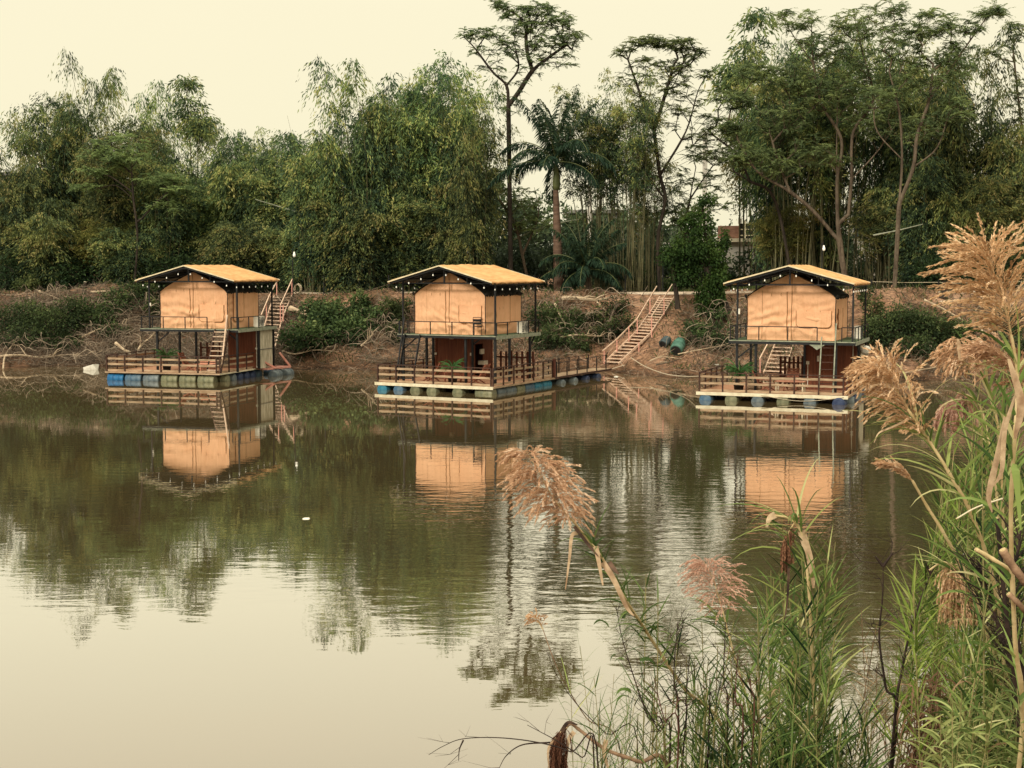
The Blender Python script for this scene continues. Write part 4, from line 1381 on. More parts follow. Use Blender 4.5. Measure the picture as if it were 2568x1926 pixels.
for k, (px, top, Y, pr, w, lab) in enumerate(BL):
    t = place_bamboo(pr, px, top, Y, lab, 1, rz=k * 1.7)
    s = t.scale.z
    t.scale = (w * (.6 + .4 * s), w * (.6 + .4 * s), s)
for (px, top, Y, lab) in ((493, 178, 103, 'single tall bamboo culm with a tufted tip standing clear of the left grove'), (1860, 10, 104, 'yellowing bamboo tip rising over the left side of the right trees')):
    t = place_bamboo(PT, px, top, Y, lab, 1, rz=px)
for (px, top, Y, w, lab) in ((1915, 130, 103, .9, 'yellowish bamboo clump left of the twin trunk tree'), (1965, 480, 97, .6, 'low yellow green bamboo right of the pale concrete hut'), (270, 520, 100, .8, 'yellowing bamboo behind the cut stumps')):
    t = place_bamboo(PY, px, top, Y, lab, 1, rz=px)
    t.scale = (w, w, t.scale.z)


# ---------------- branching trees: limbs are grown towards leaf clusters
def grow_tree(limbs, tips, seed, rtip=.014, up_bias=.35, expo=2.1, rmax=.3, jitter=.12, step=.9):
    """limbs: list of polylines (first starts at the root). tips: (n,3). returns nodes, parent, radius"""
    r = np.random.default_rng(seed)
    nodes = []; par = []
    for li in limbs:
        pts = spline(li, 5)
        k0 = -1
        if nodes:
            d = [np.linalg.norm(np.array(pts[0]) - n) for n in nodes]
            k0 = int(np.argmin(d)); pts = pts[1:]
        for p in pts:
            nodes.append(np.array(p)); par.append(k0); k0 = len(nodes) - 1
    nlimb = len(nodes)
    tips = np.asarray(tips); A = np.array(nodes)
    order = np.argsort([np.min(np.linalg.norm(A - t, axis=1)) for t in tips])
    tipn = []
    zmin = min(li[0][2] for li in limbs[1:]) if len(limbs) > 1 else 0
    for ti in order:
        t = tips[ti]
        A = np.array(nodes)
        v = t - A
        d = np.linalg.norm(v, axis=1)
        cost = d + up_bias * np.maximum(0, (A[:, 2] - t[2] + d * .62)) * 2.6 + np.where(A[:, 2] < zmin - .3, 20, 0)
        k = int(np.argmin(cost))
        n = max(1, int(d[k] / step))
        p0 = A[k]; prev = k
        sag = r.normal(0, jitter, 3)
        for i in range(1, n + 1):
            s = i / n
            p = p0 + (t - p0) * s + np.array([0, 0, -.12 * d[k]]) * math.sin(s * PI) + sag * math.sin(s * PI) * d[k] + r.normal(0, jitter * .5, 3) * (i < n)
            nodes.append(p); par.append(prev); prev = len(nodes) - 1
        tipn.append(prev)
    cnt = np.zeros(len(nodes))
    for k in tipn: cnt[k] = 1
    for k in range(len(nodes) - 1, -1, -1):
        if par[k] >= 0: cnt[par[k]] += cnt[k]
    rad = np.minimum(rtip * np.maximum(cnt, 1) ** (1 / expo), rmax)
    return np.array(nodes), par, rad

def tree_mesh(nodes, par, rad, mat, name='trunk', base_r=None):
    P = []; Q = []; R0 = []; R1 = []
    for k, p in enumerate(par):
        if p < 0: continue
        P.append(nodes[p]); Q.append(nodes[k]); R1.append(rad[k]); R0.append(max(rad[k], min(rad[p], rad[k] * 1.35)))
    P = np.array(P); Q = np.array(Q)
    d = nrm(Q - P)
    V, F = tubes_np(P, Q + d * .015, np.array(R0), np.array(R1), 7)
    return np_mesh(name, V, F, mat, smooth=True)

def frond_clusters(tips, r, nf=6, fl=.55, nl=11, ll=.13, lw=.05, flat=.55, dirs=None, tint0=.5):
    fo = Foliage()
    for t in tips:
        tz = r.normal(0, .2)
        for f in range(nf):
            a = r.uniform(0, 2 * PI); L = fl * r.uniform(.6, 1.25); up = r.uniform(-.3, .7)
            s = np.linspace(.12, 1, nl)
            C = np.stack([t[0] + math.cos(a) * L * s, t[1] + math.sin(a) * L * s, t[2] + L * (up * s - .35 * s * s)], -1)
            for sd in (-1, 1):
                D = np.stack([math.cos(a) * .5 - sd * math.sin(a) + r.normal(0, .12, nl), math.sin(a) * .5 + sd * math.cos(a) + r.normal(0, .12, nl), -.22 + r.normal(0, .16, nl)], -1)
                fo.add(leaves(C, D, ll * (1.1 - .5 * s), lw * np.ones(nl), r, flat=flat), tint0 + tz + r.normal(0, .1, nl) + .1 * up)
    return fo

def rel(points, base, Y, dy=None):
    out = []
    for k, p in enumerate(points):
        dd = p[2] if len(p) > 2 else 0
        q = at(p[0], p[1], Y + dd) - base
        out.append((q.x, q.y, q.z))
    return out

def tips_px(blobs, base, Y, r, per=1.0, flat=.35):
    """blobs: (px, py, rx, ry, n) clusters in the crown, with real depth"""
    T = []
    for (px, py, rx, ry, n) in blobs:
        k = Y / F_PX
        c = at(px, py, Y) - base
        for _ in range(int(n * per * 1.25)):
            while True:
                u = r.uniform(-1, 1, 3)
                if np.linalg.norm(u) < 1: break
            T.append((c.x + u[0] * rx * k, c.y + u[1] * rx * k * .9, c.z + u[2] * ry * k))
    return np.array(T)

def umbrella_tree(label, px, py, Y, limbs, blobs, seed, bark=BARK, leafm=ACAC, rmax=.16, fk={}, group='tall feathery leaved trees', rtip=.012, name='umbrella_tree', base_flare=0):
    b = at(px, py, Y); b.z = float(ground(b.x, Y)) - .1
    t = thing(name, label, 'tree', b, 0, group)
    r = np.random.default_rng(seed)
    L = []
    for i, li in enumerate(limbs):
        L.append([Vector(p) for p in rel(li, b, Y)])
    L[0][0] = Vector((0, 0, 0))
    T = tips_px(blobs, b, Y, r)
    nodes, par, rad = grow_tree(L, T, seed, rmax=rmax, rtip=rtip)
    link('trunk', tree_mesh(nodes, par, rad, bark), t)
    fk2 = dict(nf=6, fl=.55, nl=11); fk2.update(fk)
    link('crown', frond_clusters(T, r, **fk2).mesh('crown', leafm), t)
    return t

# the tall umbrella tree in the middle
umbrella_tree('tallest umbrella shaped tree with a thin forked trunk left of the royal palm', 1282, 742, 95,
    [[(1283, 742), (1279, 560), (1277, 400), (1275, 265)],
     [(1275, 265), (1270, 215), (1235, 180), (1190, 120), (1165, 95)],
     [(1275, 265), (1300, 232), (1335, 178), (1372, 147), (1410, 120)],
     [(1335, 178), (1322, 130), (1320, 80), (1330, 40)],
     [(1270, 215), (1300, 170), (1290, 110)]],
    [(1175, 84, 26, 14, 14), (1218, 84, 26, 16, 14), (1248, 4, 22, 16, 12), (1262, 30, 20, 18, 10), (1300, 36, 34, 26, 24), (1350, 24, 40, 22, 30), (1395, 55, 44, 26, 36), (1330, 72, 50, 30, 36), (1432, 92, 34, 22, 26), (1262, 92, 40, 22, 16), (1370, 105, 50, 22, 24), (1300, 125, 50, 24, 14), (1410, 125, 44, 20, 12), (1345, 150, 50, 24, 12), (1250, 130, 36, 24, 9), (1230, 175, 36, 24, 8), (1300, 190, 60, 30, 8), (1410, 165, 30, 16, 5), (1200, 130, 30, 20, 6), (1290, 260, 40, 40, 8)],
    41, DBARK, rmax=.15, rtip=.011, fk=dict(nf=5, fl=.5, tint0=.58))
umbrella_tree('umbrella tree with a flat dark crown right of the slender bamboo', 1655, 742, 95,
    [[(1655, 742), (1650, 600), (1668, 500), (1655, 440), (1640, 330)],
     [(1640, 330), (1600, 220), (1575, 150)],
     [(1640, 330), (1670, 230), (1690, 160)],
     [(1655, 440), (1720, 330), (1750, 230), (1775, 185)],
     [(1668, 500), (1610, 420), (1560, 330)]],
    [(1590, 110, 30, 16, 18), (1640, 105, 34, 14, 28), (1700, 112, 48, 20, 44), (1740, 135, 30, 16, 20), (1560, 130, 22, 10, 10), (1690, 165, 50, 18, 22), (1620, 160, 40, 16, 14), (1770, 185, 22, 12, 10), (1560, 320, 40, 40, 16), (1760, 330, 36, 50, 16), (1600, 260, 50, 40, 16), (1720, 250, 60, 50, 30), (1680, 200, 60, 40, 26), (1650, 290, 60, 60, 26), (1620, 400, 60, 60, 20), (1590, 190, 50, 30, 14)],
    42, DBARK, rmax=.12, rtip=.010, fk=dict(nf=5, fl=.5, tint0=.58))
# twin trunk tree above the right tent house
umbrella_tree('large spreading tree with twin grey trunks behind the right tent house', 2125, 742, 92,
    [[(2125, 745), (2110, 640), (2100, 540), (2098, 400), (2100, 250)],
     [(2100, 600, .3), (2040, 530), (1980, 480), (1900, 430), (1850, 350)],
     [(2098, 450), (2110, 350), (2060, 260), (2040, 160), (2035, 60)],
     [(2125, 560), (2135, 450), (2140, 330), (2190, 250), (2160, 120), (2140, 30)],
     [(2135, 450), (2200, 380), (2260, 290)],
     [(1980, 480), (1950, 400), (1930, 330)], [(2040, 160), (1990, 90), (1960, 40)]],
    [(1850, 250, 40, 26, 26), (1830, 320, 36, 20, 22), (1890, 380, 60, 26, 30), (1880, 180, 50, 26, 22), (1980, 200, 70, 50, 50), (2060, 120, 70, 50, 44), (1990, 50, 60, 30, 26), (2080, 240, 90, 50, 60), (2170, 180, 70, 60, 44), (2150, 60, 70, 40, 34), (1960, 300, 70, 40, 40), (2040, 380, 90, 40, 34), (2180, 310, 70, 40, 36), (1950, 420, 60, 24, 22), (1855, 400, 30, 16, 12), (2250, 230, 40, 50, 20)],
    43, BARK, rmax=.21, rtip=.0085, group='big trees behind the right tent house', fk=dict(nf=8, fl=.62, flat=.4, tint0=.6))
umbrella_tree('leaning dark trunk tree joined low behind the yellow bamboo', 1990, 735, 95,
    [[(1965, 742), (1960, 560), (1930, 480), (1880, 455), (1840, 430)],
     [(1930, 480), (1960, 420), (1950, 350)], [(1880, 455), (1850, 390), (1790, 340)]],
    [(1790, 300, 40, 30, 14), (1840, 360, 50, 40, 20), (1950, 330, 50, 40, 18), (1790, 400, 40, 20, 12), (1700+120, 250, 40, 26, 12)],
    46, DBARK, rmax=.15, group='big trees behind the right tent house', fk=dict(nf=6))
# single pale trunk with rope
umbrella_tree('slim tree with a single pale trunk tied with rope on the right bank', 2242, 765, 86.5,
    [[(2243, 775), (2248, 640), (2252, 560), (2255, 510)],
     [(2255, 510), (2290, 420), (2300, 340), (2330, 250), (2340, 160)],
     [(2255, 510), (2262, 400), (2255, 280), (2230, 180)],
     [(2290, 420), (2350, 370), (2380, 280)], [(2330, 250), (2420, 120), (2470, 50)], [(2262, 400), (2200, 330), (2190, 260)]],
    [(2340, 60, 60, 40, 40), (2260, 110, 60, 50, 36), (2400, 150, 50, 50, 30), (2320, 190, 70, 50, 40), (2480, 30, 40, 16, 18), (2210, 240, 50, 40, 22), (2390, 270, 50, 40, 26), (2430, 70, 30, 20, 12), (2300, 320, 60, 40, 20), (2220, 30, 50, 30, 16)],
    44, BARK, rmax=.19, rtip=.0085, group='big trees behind the right tent house', fk=dict(nf=8, fl=.62, flat=.4, tint0=.6))
umbrella_tree('feathery tree crown leaning in at the right edge', 2600, 745, 95,
    [[(2600, 742), (2590, 500), (2560, 300), (2540, 120)], [(2590, 500), (2520, 420), (2470, 400)]],
    [(2540, 80, 30, 30, 16), (2500, 130, 30, 24, 10), (2550, 250, 40, 50, 20), (2480, 400, 60, 30, 26), (2540, 440, 50, 40, 20)], 45, BARK, rmax=.14, fk=dict(nf=6))
# feathery small trees on the left
umbrella_tree('low feathery tree with crooked pale limbs left of the left tent roof', 335, 740, 97.5,
    [[(350, 742), (345, 600), (335, 500), (330, 420)], [(335, 500), (290, 465), (240, 475), (210, 470)], [(330, 480), (270, 440), (230, 450)], [(345, 560), (400, 500), (440, 470)]],
    [(240, 430, 50, 10, 18), (215, 468, 36, 8, 12), (320, 400, 70, 20, 30), (400, 450, 60, 16, 26), (300, 360, 70, 26, 26), (450, 480, 50, 14, 20), (260, 390, 60, 16, 20), (420, 520, 50, 14, 14)],
    47, DBARK, rmax=.075, rtip=.008, fk=dict(nf=7, tint0=.75))
umbrella_tree('small feathery tree standing left of the royal palm trunk', 1330, 745, 97,
    [[(1330, 745), (1310, 640), (1290, 560), (1240, 490), (1180, 455)], [(1310, 640), (1350, 540), (1340, 470)]],
    [(1180, 448, 40, 12, 22), (1240, 440, 50, 16, 26), (1210, 480, 50, 14, 18), (1300, 500, 60, 30, 30), (1340, 560, 50, 30, 26), (1270, 560, 50, 26, 18)],
    48, BARK, rmax=.10, fk=dict(nf=7, tint0=.72))


umbrella_tree('slender leafy tree screening the sky gap above the vine covered tree', 1735, 740, 97,
    [[(1712, 742), (1716, 600), (1730, 500), (1745, 420)], [(1730, 500), (1770, 440), (1800, 400)], [(1716, 600), (1690, 520), (1680, 470)]],
    [(1745, 370, 34, 40, 16), (1800, 390, 40, 24, 14), (1780, 450, 40, 30, 16), (1700, 450, 40, 40, 18), (1740, 520, 50, 30, 18), (1820, 500, 34, 24, 10), (1690, 540, 40, 30, 16)],
    49, DBARK, rmax=.09, rtip=.009, fk=dict(nf=6, fl=.5, tint0=.55))

# ---------------- royal palm
def palm(label, px, py, Y, topy, nfr, fl, trunk_r, seed, shaft=True, name='palm_tree', crown_up=1.0, group='palms beside the path'):
    b = at(px, py, Y); b.z = float(ground(b.x, Y)) - .15
    t = thing(name, label, 'palm', b, 0, group)
    r = random.Random(seed)
    top = (at(px - 8, topy, Y) - b)
    H = top.z
    n = 26
    rr = []
    for k in range(n):
        s = k / (n - 1)
        rr.append(trunk_r * (1.12 - .12 * s + .28 * math.exp(-s * 16) + (.10 * math.sin(PI * min(1, s * 1.4))) - .36 * s * s) * (1 + .03 * (k % 2)))
    MB().tube([(top.x * (k / (n - 1)), .02 * math.sin(k), H * .76 * k / (n - 1) if shaft else H * k / (n - 1)) for k in range(n)], rr, 14).build('trunk', PALMT if shaft else BARK, t, True)
    z0 = H
    if shaft:
        hs = H * .76
        MB().tube([(top.x * .76 + (top.x * .24) * q, 0, hs + (H - hs) * q) for q in np.linspace(0, 1, 9)], [trunk_r * v for v in (.78, .92, .95, .85, .72, .6, .5, .42, .3)], 12).build('crownshaft', SHAFT, t, True)
    R_ = np.random.default_rng(seed)
    for k in range(nfr):
        az = 2 * PI * (k * .381966) + r.uniform(-.2, .2)
        e = (k + .5) / nfr
        el = math.radians(86 - 96 * e ** 1.1) * crown_up
        L = fl * r.uniform(.85, 1.1)
        base = Vector((top.x, 0, H - .1 - .25 * e))
        pts = []
        p = base.copy(); ang = el
        ns = 12
        for i in range(ns + 1):
            pts.append(p.copy())
            d = Vector((math.cos(az) * math.cos(ang), math.sin(az) * math.cos(ang), math.sin(ang)))
            p = p + d * L / ns
            ang -= (.008 + .11 * (i / ns)) if e < .4 else (.05 + .20 * (i / ns)) * (1.1 if el > .3 else .7)
        fo = Foliage()
        m = MB().tube(pts, [.045 * (1 - i / (ns + 2)) + .006 for i in range(ns + 1)], 4, False)
        nl = 64
        C = []; D = []; LL = []
        for j in range(nl):
            s = .12 + .88 * j / nl
            q = s * ns; i0 = min(int(q), ns - 1); c = pts[i0].lerp(pts[i0 + 1], q - i0)
            tdir = (pts[i0 + 1] - pts[i0]).normalized()
            sd = tdir.cross(Vector((0, 0, 1)));
            sd = sd.normalized() if sd.length > .1 else Vector((-math.sin(az), math.cos(az), 0))
            for sg in (-1, 1):
                dd = sd * sg * .8 + tdir * .55 + Vector((r.uniform(-.2, .2), r.uniform(-.2, .2), -.55 + r.uniform(-.35, .25)))
                C.append(c); D.append(dd); LL.append(.78 * fl / 3.6 * (math.sin(PI * (.12 + .83 * s)) ** .6) * r.uniform(.85, 1.1))
        C = np.array(C); D = nrm(np.array(D)); LL = np.array(LL)
        mid = C + D * (LL * .5)[:, None]
        fo.add(leaves(C, D, LL * .62, np.full(len(C), .085), R_, fold=.6), .45 + .3 * (1 - e) + R_.normal(0, .12, len(C)))
        D2 = nrm(D + np.array([0, 0, -.9]))
        fo.add(leaves(mid, D2, LL * .6, np.full(len(C), .08), R_, fold=.2), .4 + .3 * (1 - e) + R_.normal(0, .12, len(C)))
        fr = link('frond', fo.mesh('frond', PALML), t)
        m.build('rachis', SHAFT, fr)
    return t

palm('tall royal palm with a ringed brown trunk right of the middle tent', 1402, 770, 93.5, 392, 20, 4.4, .26, 5, True, 'royal_palm')
palm('small shaggy palm with drooping fronds right of the royal palm', 1478, 762, 92.5, 665, 22, 3.4, .17, 6, False, 'small_palm', .85)

# ---------------- leafy masses
def leaf_blob(fo, r, c, rad, n, ll=(.14, .26), lw=(.06, .11), t0=.45, shell=.55, droop=.3):
    """leaf clumps spread in an ellipsoid; little sub-lumps break the outline"""
    nl = max(4, n // 26)
    u = r.normal(size=(nl, 3)); u = nrm(u) * (r.uniform(0, 1, (nl, 1)) ** (1 / 3))
    u[:, 2] = np.where(u[:, 2] < -.55, -.55, u[:, 2])
    cen = np.array(c) + u * np.array(rad)
    k = r.integers(0, nl, n)
    sub = r.normal(0, .22, (n, 3)) * np.minimum(np.array(rad), 1.3)
    C = cen[k] + sub
    D = nrm(u[k] * .8 + r.normal(0, .6, (n, 3)) + np.array([0, 0, -droop]))
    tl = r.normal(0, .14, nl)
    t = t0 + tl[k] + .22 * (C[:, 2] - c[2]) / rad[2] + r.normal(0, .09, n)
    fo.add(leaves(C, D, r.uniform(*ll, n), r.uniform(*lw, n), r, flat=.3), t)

def bush(label, blobs, mat, seed, name='bush', group=None, stems=6, ll=(.13, .24), lw=(.06, .11), dens=1.0, t0=.45, cat='bush', rb=1.0, droop=.3):
    """blobs: (px, py, rx_px, ry_px) on the far bank"""
    r = np.random.default_rng(seed)
    px = sum(b[0] for b in blobs) / len(blobs); py = max(b[1] + b[3] for b in blobs)
    b = on_bank(px, min(py, 905))
    t = thing(name, label, cat, (b.x, b.y, b.z - .05), 0, group)
    fo = Foliage(); m = MB()
    for (x, y, rx, ry) in blobs:
        g = on_bank(x, y + ry * .5)
        k = g.y / F_PX
        c = at(x, y, g.y - .2) - t.location
        rad = (rx * k, max(.5, rx * k * .7), ry * k)
        rx *= 1.12; ry *= 1.15; n = int(dens * (rx * k) * (ry * k) * 1350)
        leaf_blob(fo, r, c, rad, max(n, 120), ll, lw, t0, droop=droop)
        gg = g - t.location
        for _ in range(stems):
            e = (c.x + r.uniform(-1, 1) * rad[0] * .8, c.y + r.uniform(-.6, .6) * rad[1], c.z + r.uniform(-.2, .8) * rad[2])
            s0 = (gg.x + r.uniform(-.5, .5) * rad[0], gg.y + r.uniform(-.3, .3), gg.z - .1)
            m.tube([s0, ((s0[0] + e[0]) / 2 + r.normal(0, .1), (s0[1] + e[1]) / 2, (s0[2] + e[2]) / 2 + .15), e], [.03, .02, .008], 4)
    m.build('stems', DBARK, t)
    link('foliage', fo.mesh('foliage', mat), t)
    return t

GB = 'bushes on the far bank slope'
bush('large dark green bush low on the bank at the left edge', [(55, 800, 70, 40), (130, 820, 70, 40), (190, 790, 60, 40), (60, 850, 60, 30), (150, 860, 50, 22)], BUSHM, 201, group=GB, dens=1.1, t0=.36)
bush('green bush between the left edge bush and the left tent house', [(240, 800, 50, 36), (290, 765, 50, 34), (340, 735, 40, 26), (290, 830, 40, 20)], BUSHM, 202, group=GB, t0=.42)
bush('small bright leafy bush behind the left tent house posts', [(370, 740, 30, 34), (390, 780, 24, 30)], BUSHM, 203, group=GB, t0=.5)
bush('bright green bush at the bank top on the left edge', [(25, 700, 44, 30), (70, 715, 30, 22)], BUSHM, 204, group=GB, t0=.68)
bush('wide green bush between the left bank stairs and middle house', [(770, 850, 60, 40), (830, 810, 60, 46), (880, 840, 50, 36), (905, 765, 30, 30), (800, 780, 50, 24), (930, 810, 40, 30)], BUSHM, 205, group=GB, dens=1.15, t0=.46, ll=(.16, .28), lw=(.08, .14))
bush('olive bush left of the middle tent upper posts', [(970, 790, 40, 34), (1005, 770, 26, 36), (985, 840, 30, 24)], BUSHM, 206, group=GB, t0=.42)
bush('green bush right of the middle tent house below the palm', [(1370, 800, 40, 40), (1400, 845, 50, 36), (1430, 810, 30, 30), (1360, 860, 30, 24), (1450, 860, 30, 20)], BUSHM, 207, group=GB, dens=1.1, t0=.46)
bush('grey green scrub between the small palm and the long bank stairs', [(1500, 800, 44, 30), (1540, 770, 40, 26), (1560, 815, 36, 30), (1500, 845, 36, 24)], BUSHM, 208, group=GB, dens=.8, t0=.40, stems=14)
bush('round bush at the top of the long bank stairs', [(1600, 700, 40, 40), (1640, 680, 40, 44), (1665, 720, 30, 24)], BUSHM, 209, group=GB, t0=.42)
bush('sprawling dry green scrub below the vine covered tree', [(1770, 830, 50, 30), (1820, 850, 40, 34), (1800, 800, 30, 24), (1740, 850, 36, 20)], BUSHM, 210, group=GB, dens=.75, t0=.38, stems=16)
bush('large dark green bush on the slope right of the right tent house', [(2215, 835, 50, 40), (2270, 810, 60, 40), (2330, 830, 60, 44), (2400, 840, 50, 34), (2290, 870, 60, 30), (2430, 870, 40, 24)], BUSHM, 211, group=GB, dens=1.2, t0=.42)
bush('small bush under the right tent balcony on the slope', [(2185, 790, 24, 40), (2170, 740, 16, 30)], BUSHM, 212, group=GB, t0=.5)
bush('dry scrub at the right edge of the far bank', [(2520, 810, 50, 36), (2560, 870, 50, 36)], BUSHM, 213, group=GB, dens=.7, t0=.36, stems=16)
bush('leafy undergrowth behind the path by the middle tent', [(1240, 690, 60, 34), (1330, 690, 50, 40), (1180, 700, 40, 26)], BROAD, 214, group=GB, t0=.42, stems=8)
bush('bushy undergrowth behind the right tent roof', [(1850, 712, 50, 24), (1980, 670, 44, 46), (2060, 680, 50, 50)], BROAD, 215, group=GB, t0=.36, stems=8)
bush('dark undergrowth between the two right hand trunks', [(2170, 690, 60, 34), (2290, 690, 50, 34)], BROAD, 216, group=GB, t0=.25, dens=.9)
bush('fern like patch at the foot of the rope tied trunk', [(2245, 788, 16, 14)], BUSHM, 217, group=GB, t0=.45)

# vine covered tree
def vine_tree():
    b = on_bank(1790, 790)
    t = thing('vine_covered_tree', 'leaning tree fully wrapped in bright green vines right of the long bank stairs', 'tree', (b.x, b.y, b.z - .1))
    r = np.random.default_rng(77)
    Y = b.y
    fo = Foliage()
    for (x, y, rx, ry, n, t0) in ((1755, 560, 30, 34, 1300, .5), (1735, 615, 40, 36, 1900, .45), (1790, 640, 30, 44, 1700, .5), (1800, 700, 26, 40, 1700, .5), (1775, 745, 30, 50, 2000, .52), (1770, 790, 18, 40, 1200, .5), (1715, 690, 34, 30, 1400, .32), (1685, 645, 36, 26, 1300, .32), (1768, 505, 20, 22, 500, .45), (1815, 600, 14, 26, 400, .45), (1740, 650, 26, 40, 1300, .3), (1720, 560, 16, 16, 300, .5), (1805, 750, 12, 34, 500, .55)):
        k = Y / F_PX
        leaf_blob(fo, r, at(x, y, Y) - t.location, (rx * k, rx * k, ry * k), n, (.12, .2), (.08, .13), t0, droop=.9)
    link('crown', fo.mesh('crown', VINE), t)
    m = MB()
    base = Vector((0, 0, 0))
    for pts in ([(1790, 800), (1785, 700), (1770, 600), (1760, 500)], [(1700, 775), (1690, 690), (1680, 640)], [(1785, 700), (1740, 620), (1720, 580)], [(1830, 780), (1805, 735), (1790, 700)]):
        q = [at(x, y, Y) - t.location for x, y in pts]
        m.tube(spline(q, 4), [.13 * (1 - i / 16) + .03 for i in range(len(spline(q, 4)))], 7)
    m.build('trunk', DBARK, t)
vine_tree()

# far woodland behind everything, read as one mass
fo = Foliage(); r = np.random.default_rng(9)
for x in np.arange(-120, 2700, 42):
    Y = r.uniform(118, 140)
    top = np.interp(x, [0, 200, 420, 560, 700, 800, 1150, 1350, 1420, 1650, 1700, 1850, 2000, 2200, 2400, 2568], [460, 400, 440, 450, 470, 420, 400, 490, 525, 530, 490, 610, 520, 540, 440, 420]) + r.uniform(-30, 30)
    k = Y / F_PX
    zb = 4.3; zt_ = at(x, top, Y).z
    n = int(1500 * (zt_ - zb) / 8)
    X = at(x, 700, Y).x
    c = np.array([X, Y, (zb + zt_) / 2])
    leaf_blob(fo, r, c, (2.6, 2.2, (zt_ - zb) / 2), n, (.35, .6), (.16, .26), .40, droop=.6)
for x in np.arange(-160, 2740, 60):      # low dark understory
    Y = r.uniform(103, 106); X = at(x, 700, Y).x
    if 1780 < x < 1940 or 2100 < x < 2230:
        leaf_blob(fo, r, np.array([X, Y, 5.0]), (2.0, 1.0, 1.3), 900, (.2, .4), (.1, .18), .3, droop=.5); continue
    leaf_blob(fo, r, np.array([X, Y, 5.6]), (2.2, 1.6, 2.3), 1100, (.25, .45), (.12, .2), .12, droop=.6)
HAZY = leafmat('distant_leaf', [(0, (.022, .036, .022)), (.4, (.055, .082, .045)), (.75, (.10, .14, .065)), (1, (.16, .19, .09))], .3, 0, 0)  # distance haze painted in as lighter leaf greens
tag(link('far_woodland', fo.mesh('far_woodland', HAZY)), 'mass of distant dark trees filling the gaps behind the bamboo', 'woodland', None, 'stuff')
# beyond the frame, so that the grove does not stop at its edges
fo = Foliage()
for sgn in (-1, 1):
    for k in range(16):
        X = sgn * (44 + k * 6 + r.uniform(-2, 2)); Y = r.uniform(98, 112)
        leaf_blob(fo, r, np.array([X, Y, 10]), (4, 3, 6.5), 1800, (.4, .7), (.2, .3), .35)
tag(link('bank_woodland', fo.mesh('bank_woodland', BROAD)), 'woods continuing along the bank beyond the bamboo', 'woodland', None, 'stuff')

# dense lower foliage skirts: individual shrubs behind the path
low = [(40, 640, 'dark leafy shrub under the bamboo at the left edge'), (180, 650, 'dark shrub behind the two cut stumps'), (430, 640, 'dark shrub behind the left tent roof'), (560, 650, 'shadowy shrub behind the left tent house right eave'), (690, 660, 'dark shrub right of the left lamp pole'), (850, 650, 'dark shrub behind the path fence posts'),
       (1000, 600, 'glossy dark shrub above the middle tent roof peak'), (1110, 640, 'dark shrub above the right slope of the middle tent roof'), (1560, 650, 'dark shrub under the open bamboo stand'), (2370, 640, 'dark shrub behind the yellow sack'), (2480, 640, 'dark shrub behind the pink plume')]
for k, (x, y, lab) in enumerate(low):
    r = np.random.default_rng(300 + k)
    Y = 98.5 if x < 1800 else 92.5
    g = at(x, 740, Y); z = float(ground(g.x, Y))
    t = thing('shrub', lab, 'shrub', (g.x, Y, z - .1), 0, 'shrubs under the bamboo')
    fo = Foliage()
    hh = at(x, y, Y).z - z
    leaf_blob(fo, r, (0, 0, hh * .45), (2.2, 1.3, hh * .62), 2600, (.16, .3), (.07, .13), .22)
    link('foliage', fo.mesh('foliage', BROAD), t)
    m = MB()
    for q in range(5): m.tube([(r.uniform(-.6, .6), r.uniform(-.3, .3), 0), (r.uniform(-1, 1), r.uniform(-.5, .5), hh * .5), (r.uniform(-1.6, 1.6), r.uniform(-.6, .6), hh * .9)], [.05, .03, .01], 5)
    m.build('stems', DBARK, t)
# ================================================================== things on the far bank
def bank_stair(label, steps, rails, struts, name='bank_stairs', nst=12, width_pts=None):
    """steps: list of (left pt, right pt) world, from bottom to top; treads are laid evenly between"""
    base = (steps[0][0] + steps[0][1]) / 2
    t = thing(name, label, 'stairs', base, 0, 'stairs climbing the far bank')
    S = [(a - base, b - base) for a, b in steps]
    for side in (0, 1):
        m = MB()
        for k in range(len(S) - 1): m.beam(S[k][side], S[k + 1][side], .06, .12)
        m.build('stringer', PALEWOOD, t)
    m = MB()
    seg = [((S[k + 1][0] - S[k][0]).length) for k in range(len(S) - 1)]
    tot = sum(seg)
    for i in range(nst):
        d = (i + .5) / nst * tot; k = 0
        while d > seg[k] and k < len(seg) - 1: d -= seg[k]; k += 1
        q = d / seg[k]
        a = S[k][0].lerp(S[k + 1][0], q); b = S[k][1].lerp(S[k + 1][1], q)
        m.beam(a, b, .24, .05)
    m.build('treads', PALEWOOD, t)
    for (pts, mt) in rails:
        m = MB()
        P_ = [p - base for p in pts]
        for a, b in zip(P_[:-1], P_[1:]): m.beam(a, b, .055, .055)
        m.build('handrail', mt, t)
    for a, b in struts: MB().beam(a - base, b - base, .05, .05).build('rail_post', PINK, t)
    return t

def SB(px, py, dy=0, off=.30):
    """point seen at px, py, standing over the bank ground that is seen dy pixels lower"""
    g = on_bank(px, py + dy)
    return at(px, py, g.y - off)
def stair_group(label, steps, rails, struts, nst, off=.30):
    S = [(SB(*a, 0, off), SB(*b, 0, off)) for a, b in steps]
    R_ = [([SB(x, y, d, off) for x, y, d in pts], m) for pts, m in rails]
    T = []
    for (x, y0, y1) in struts:
        q = SB(x, y1, 0, off); T.append((at(x, y0, q.y), q))
    return bank_stair(label, S, R_, T, nst=nst)
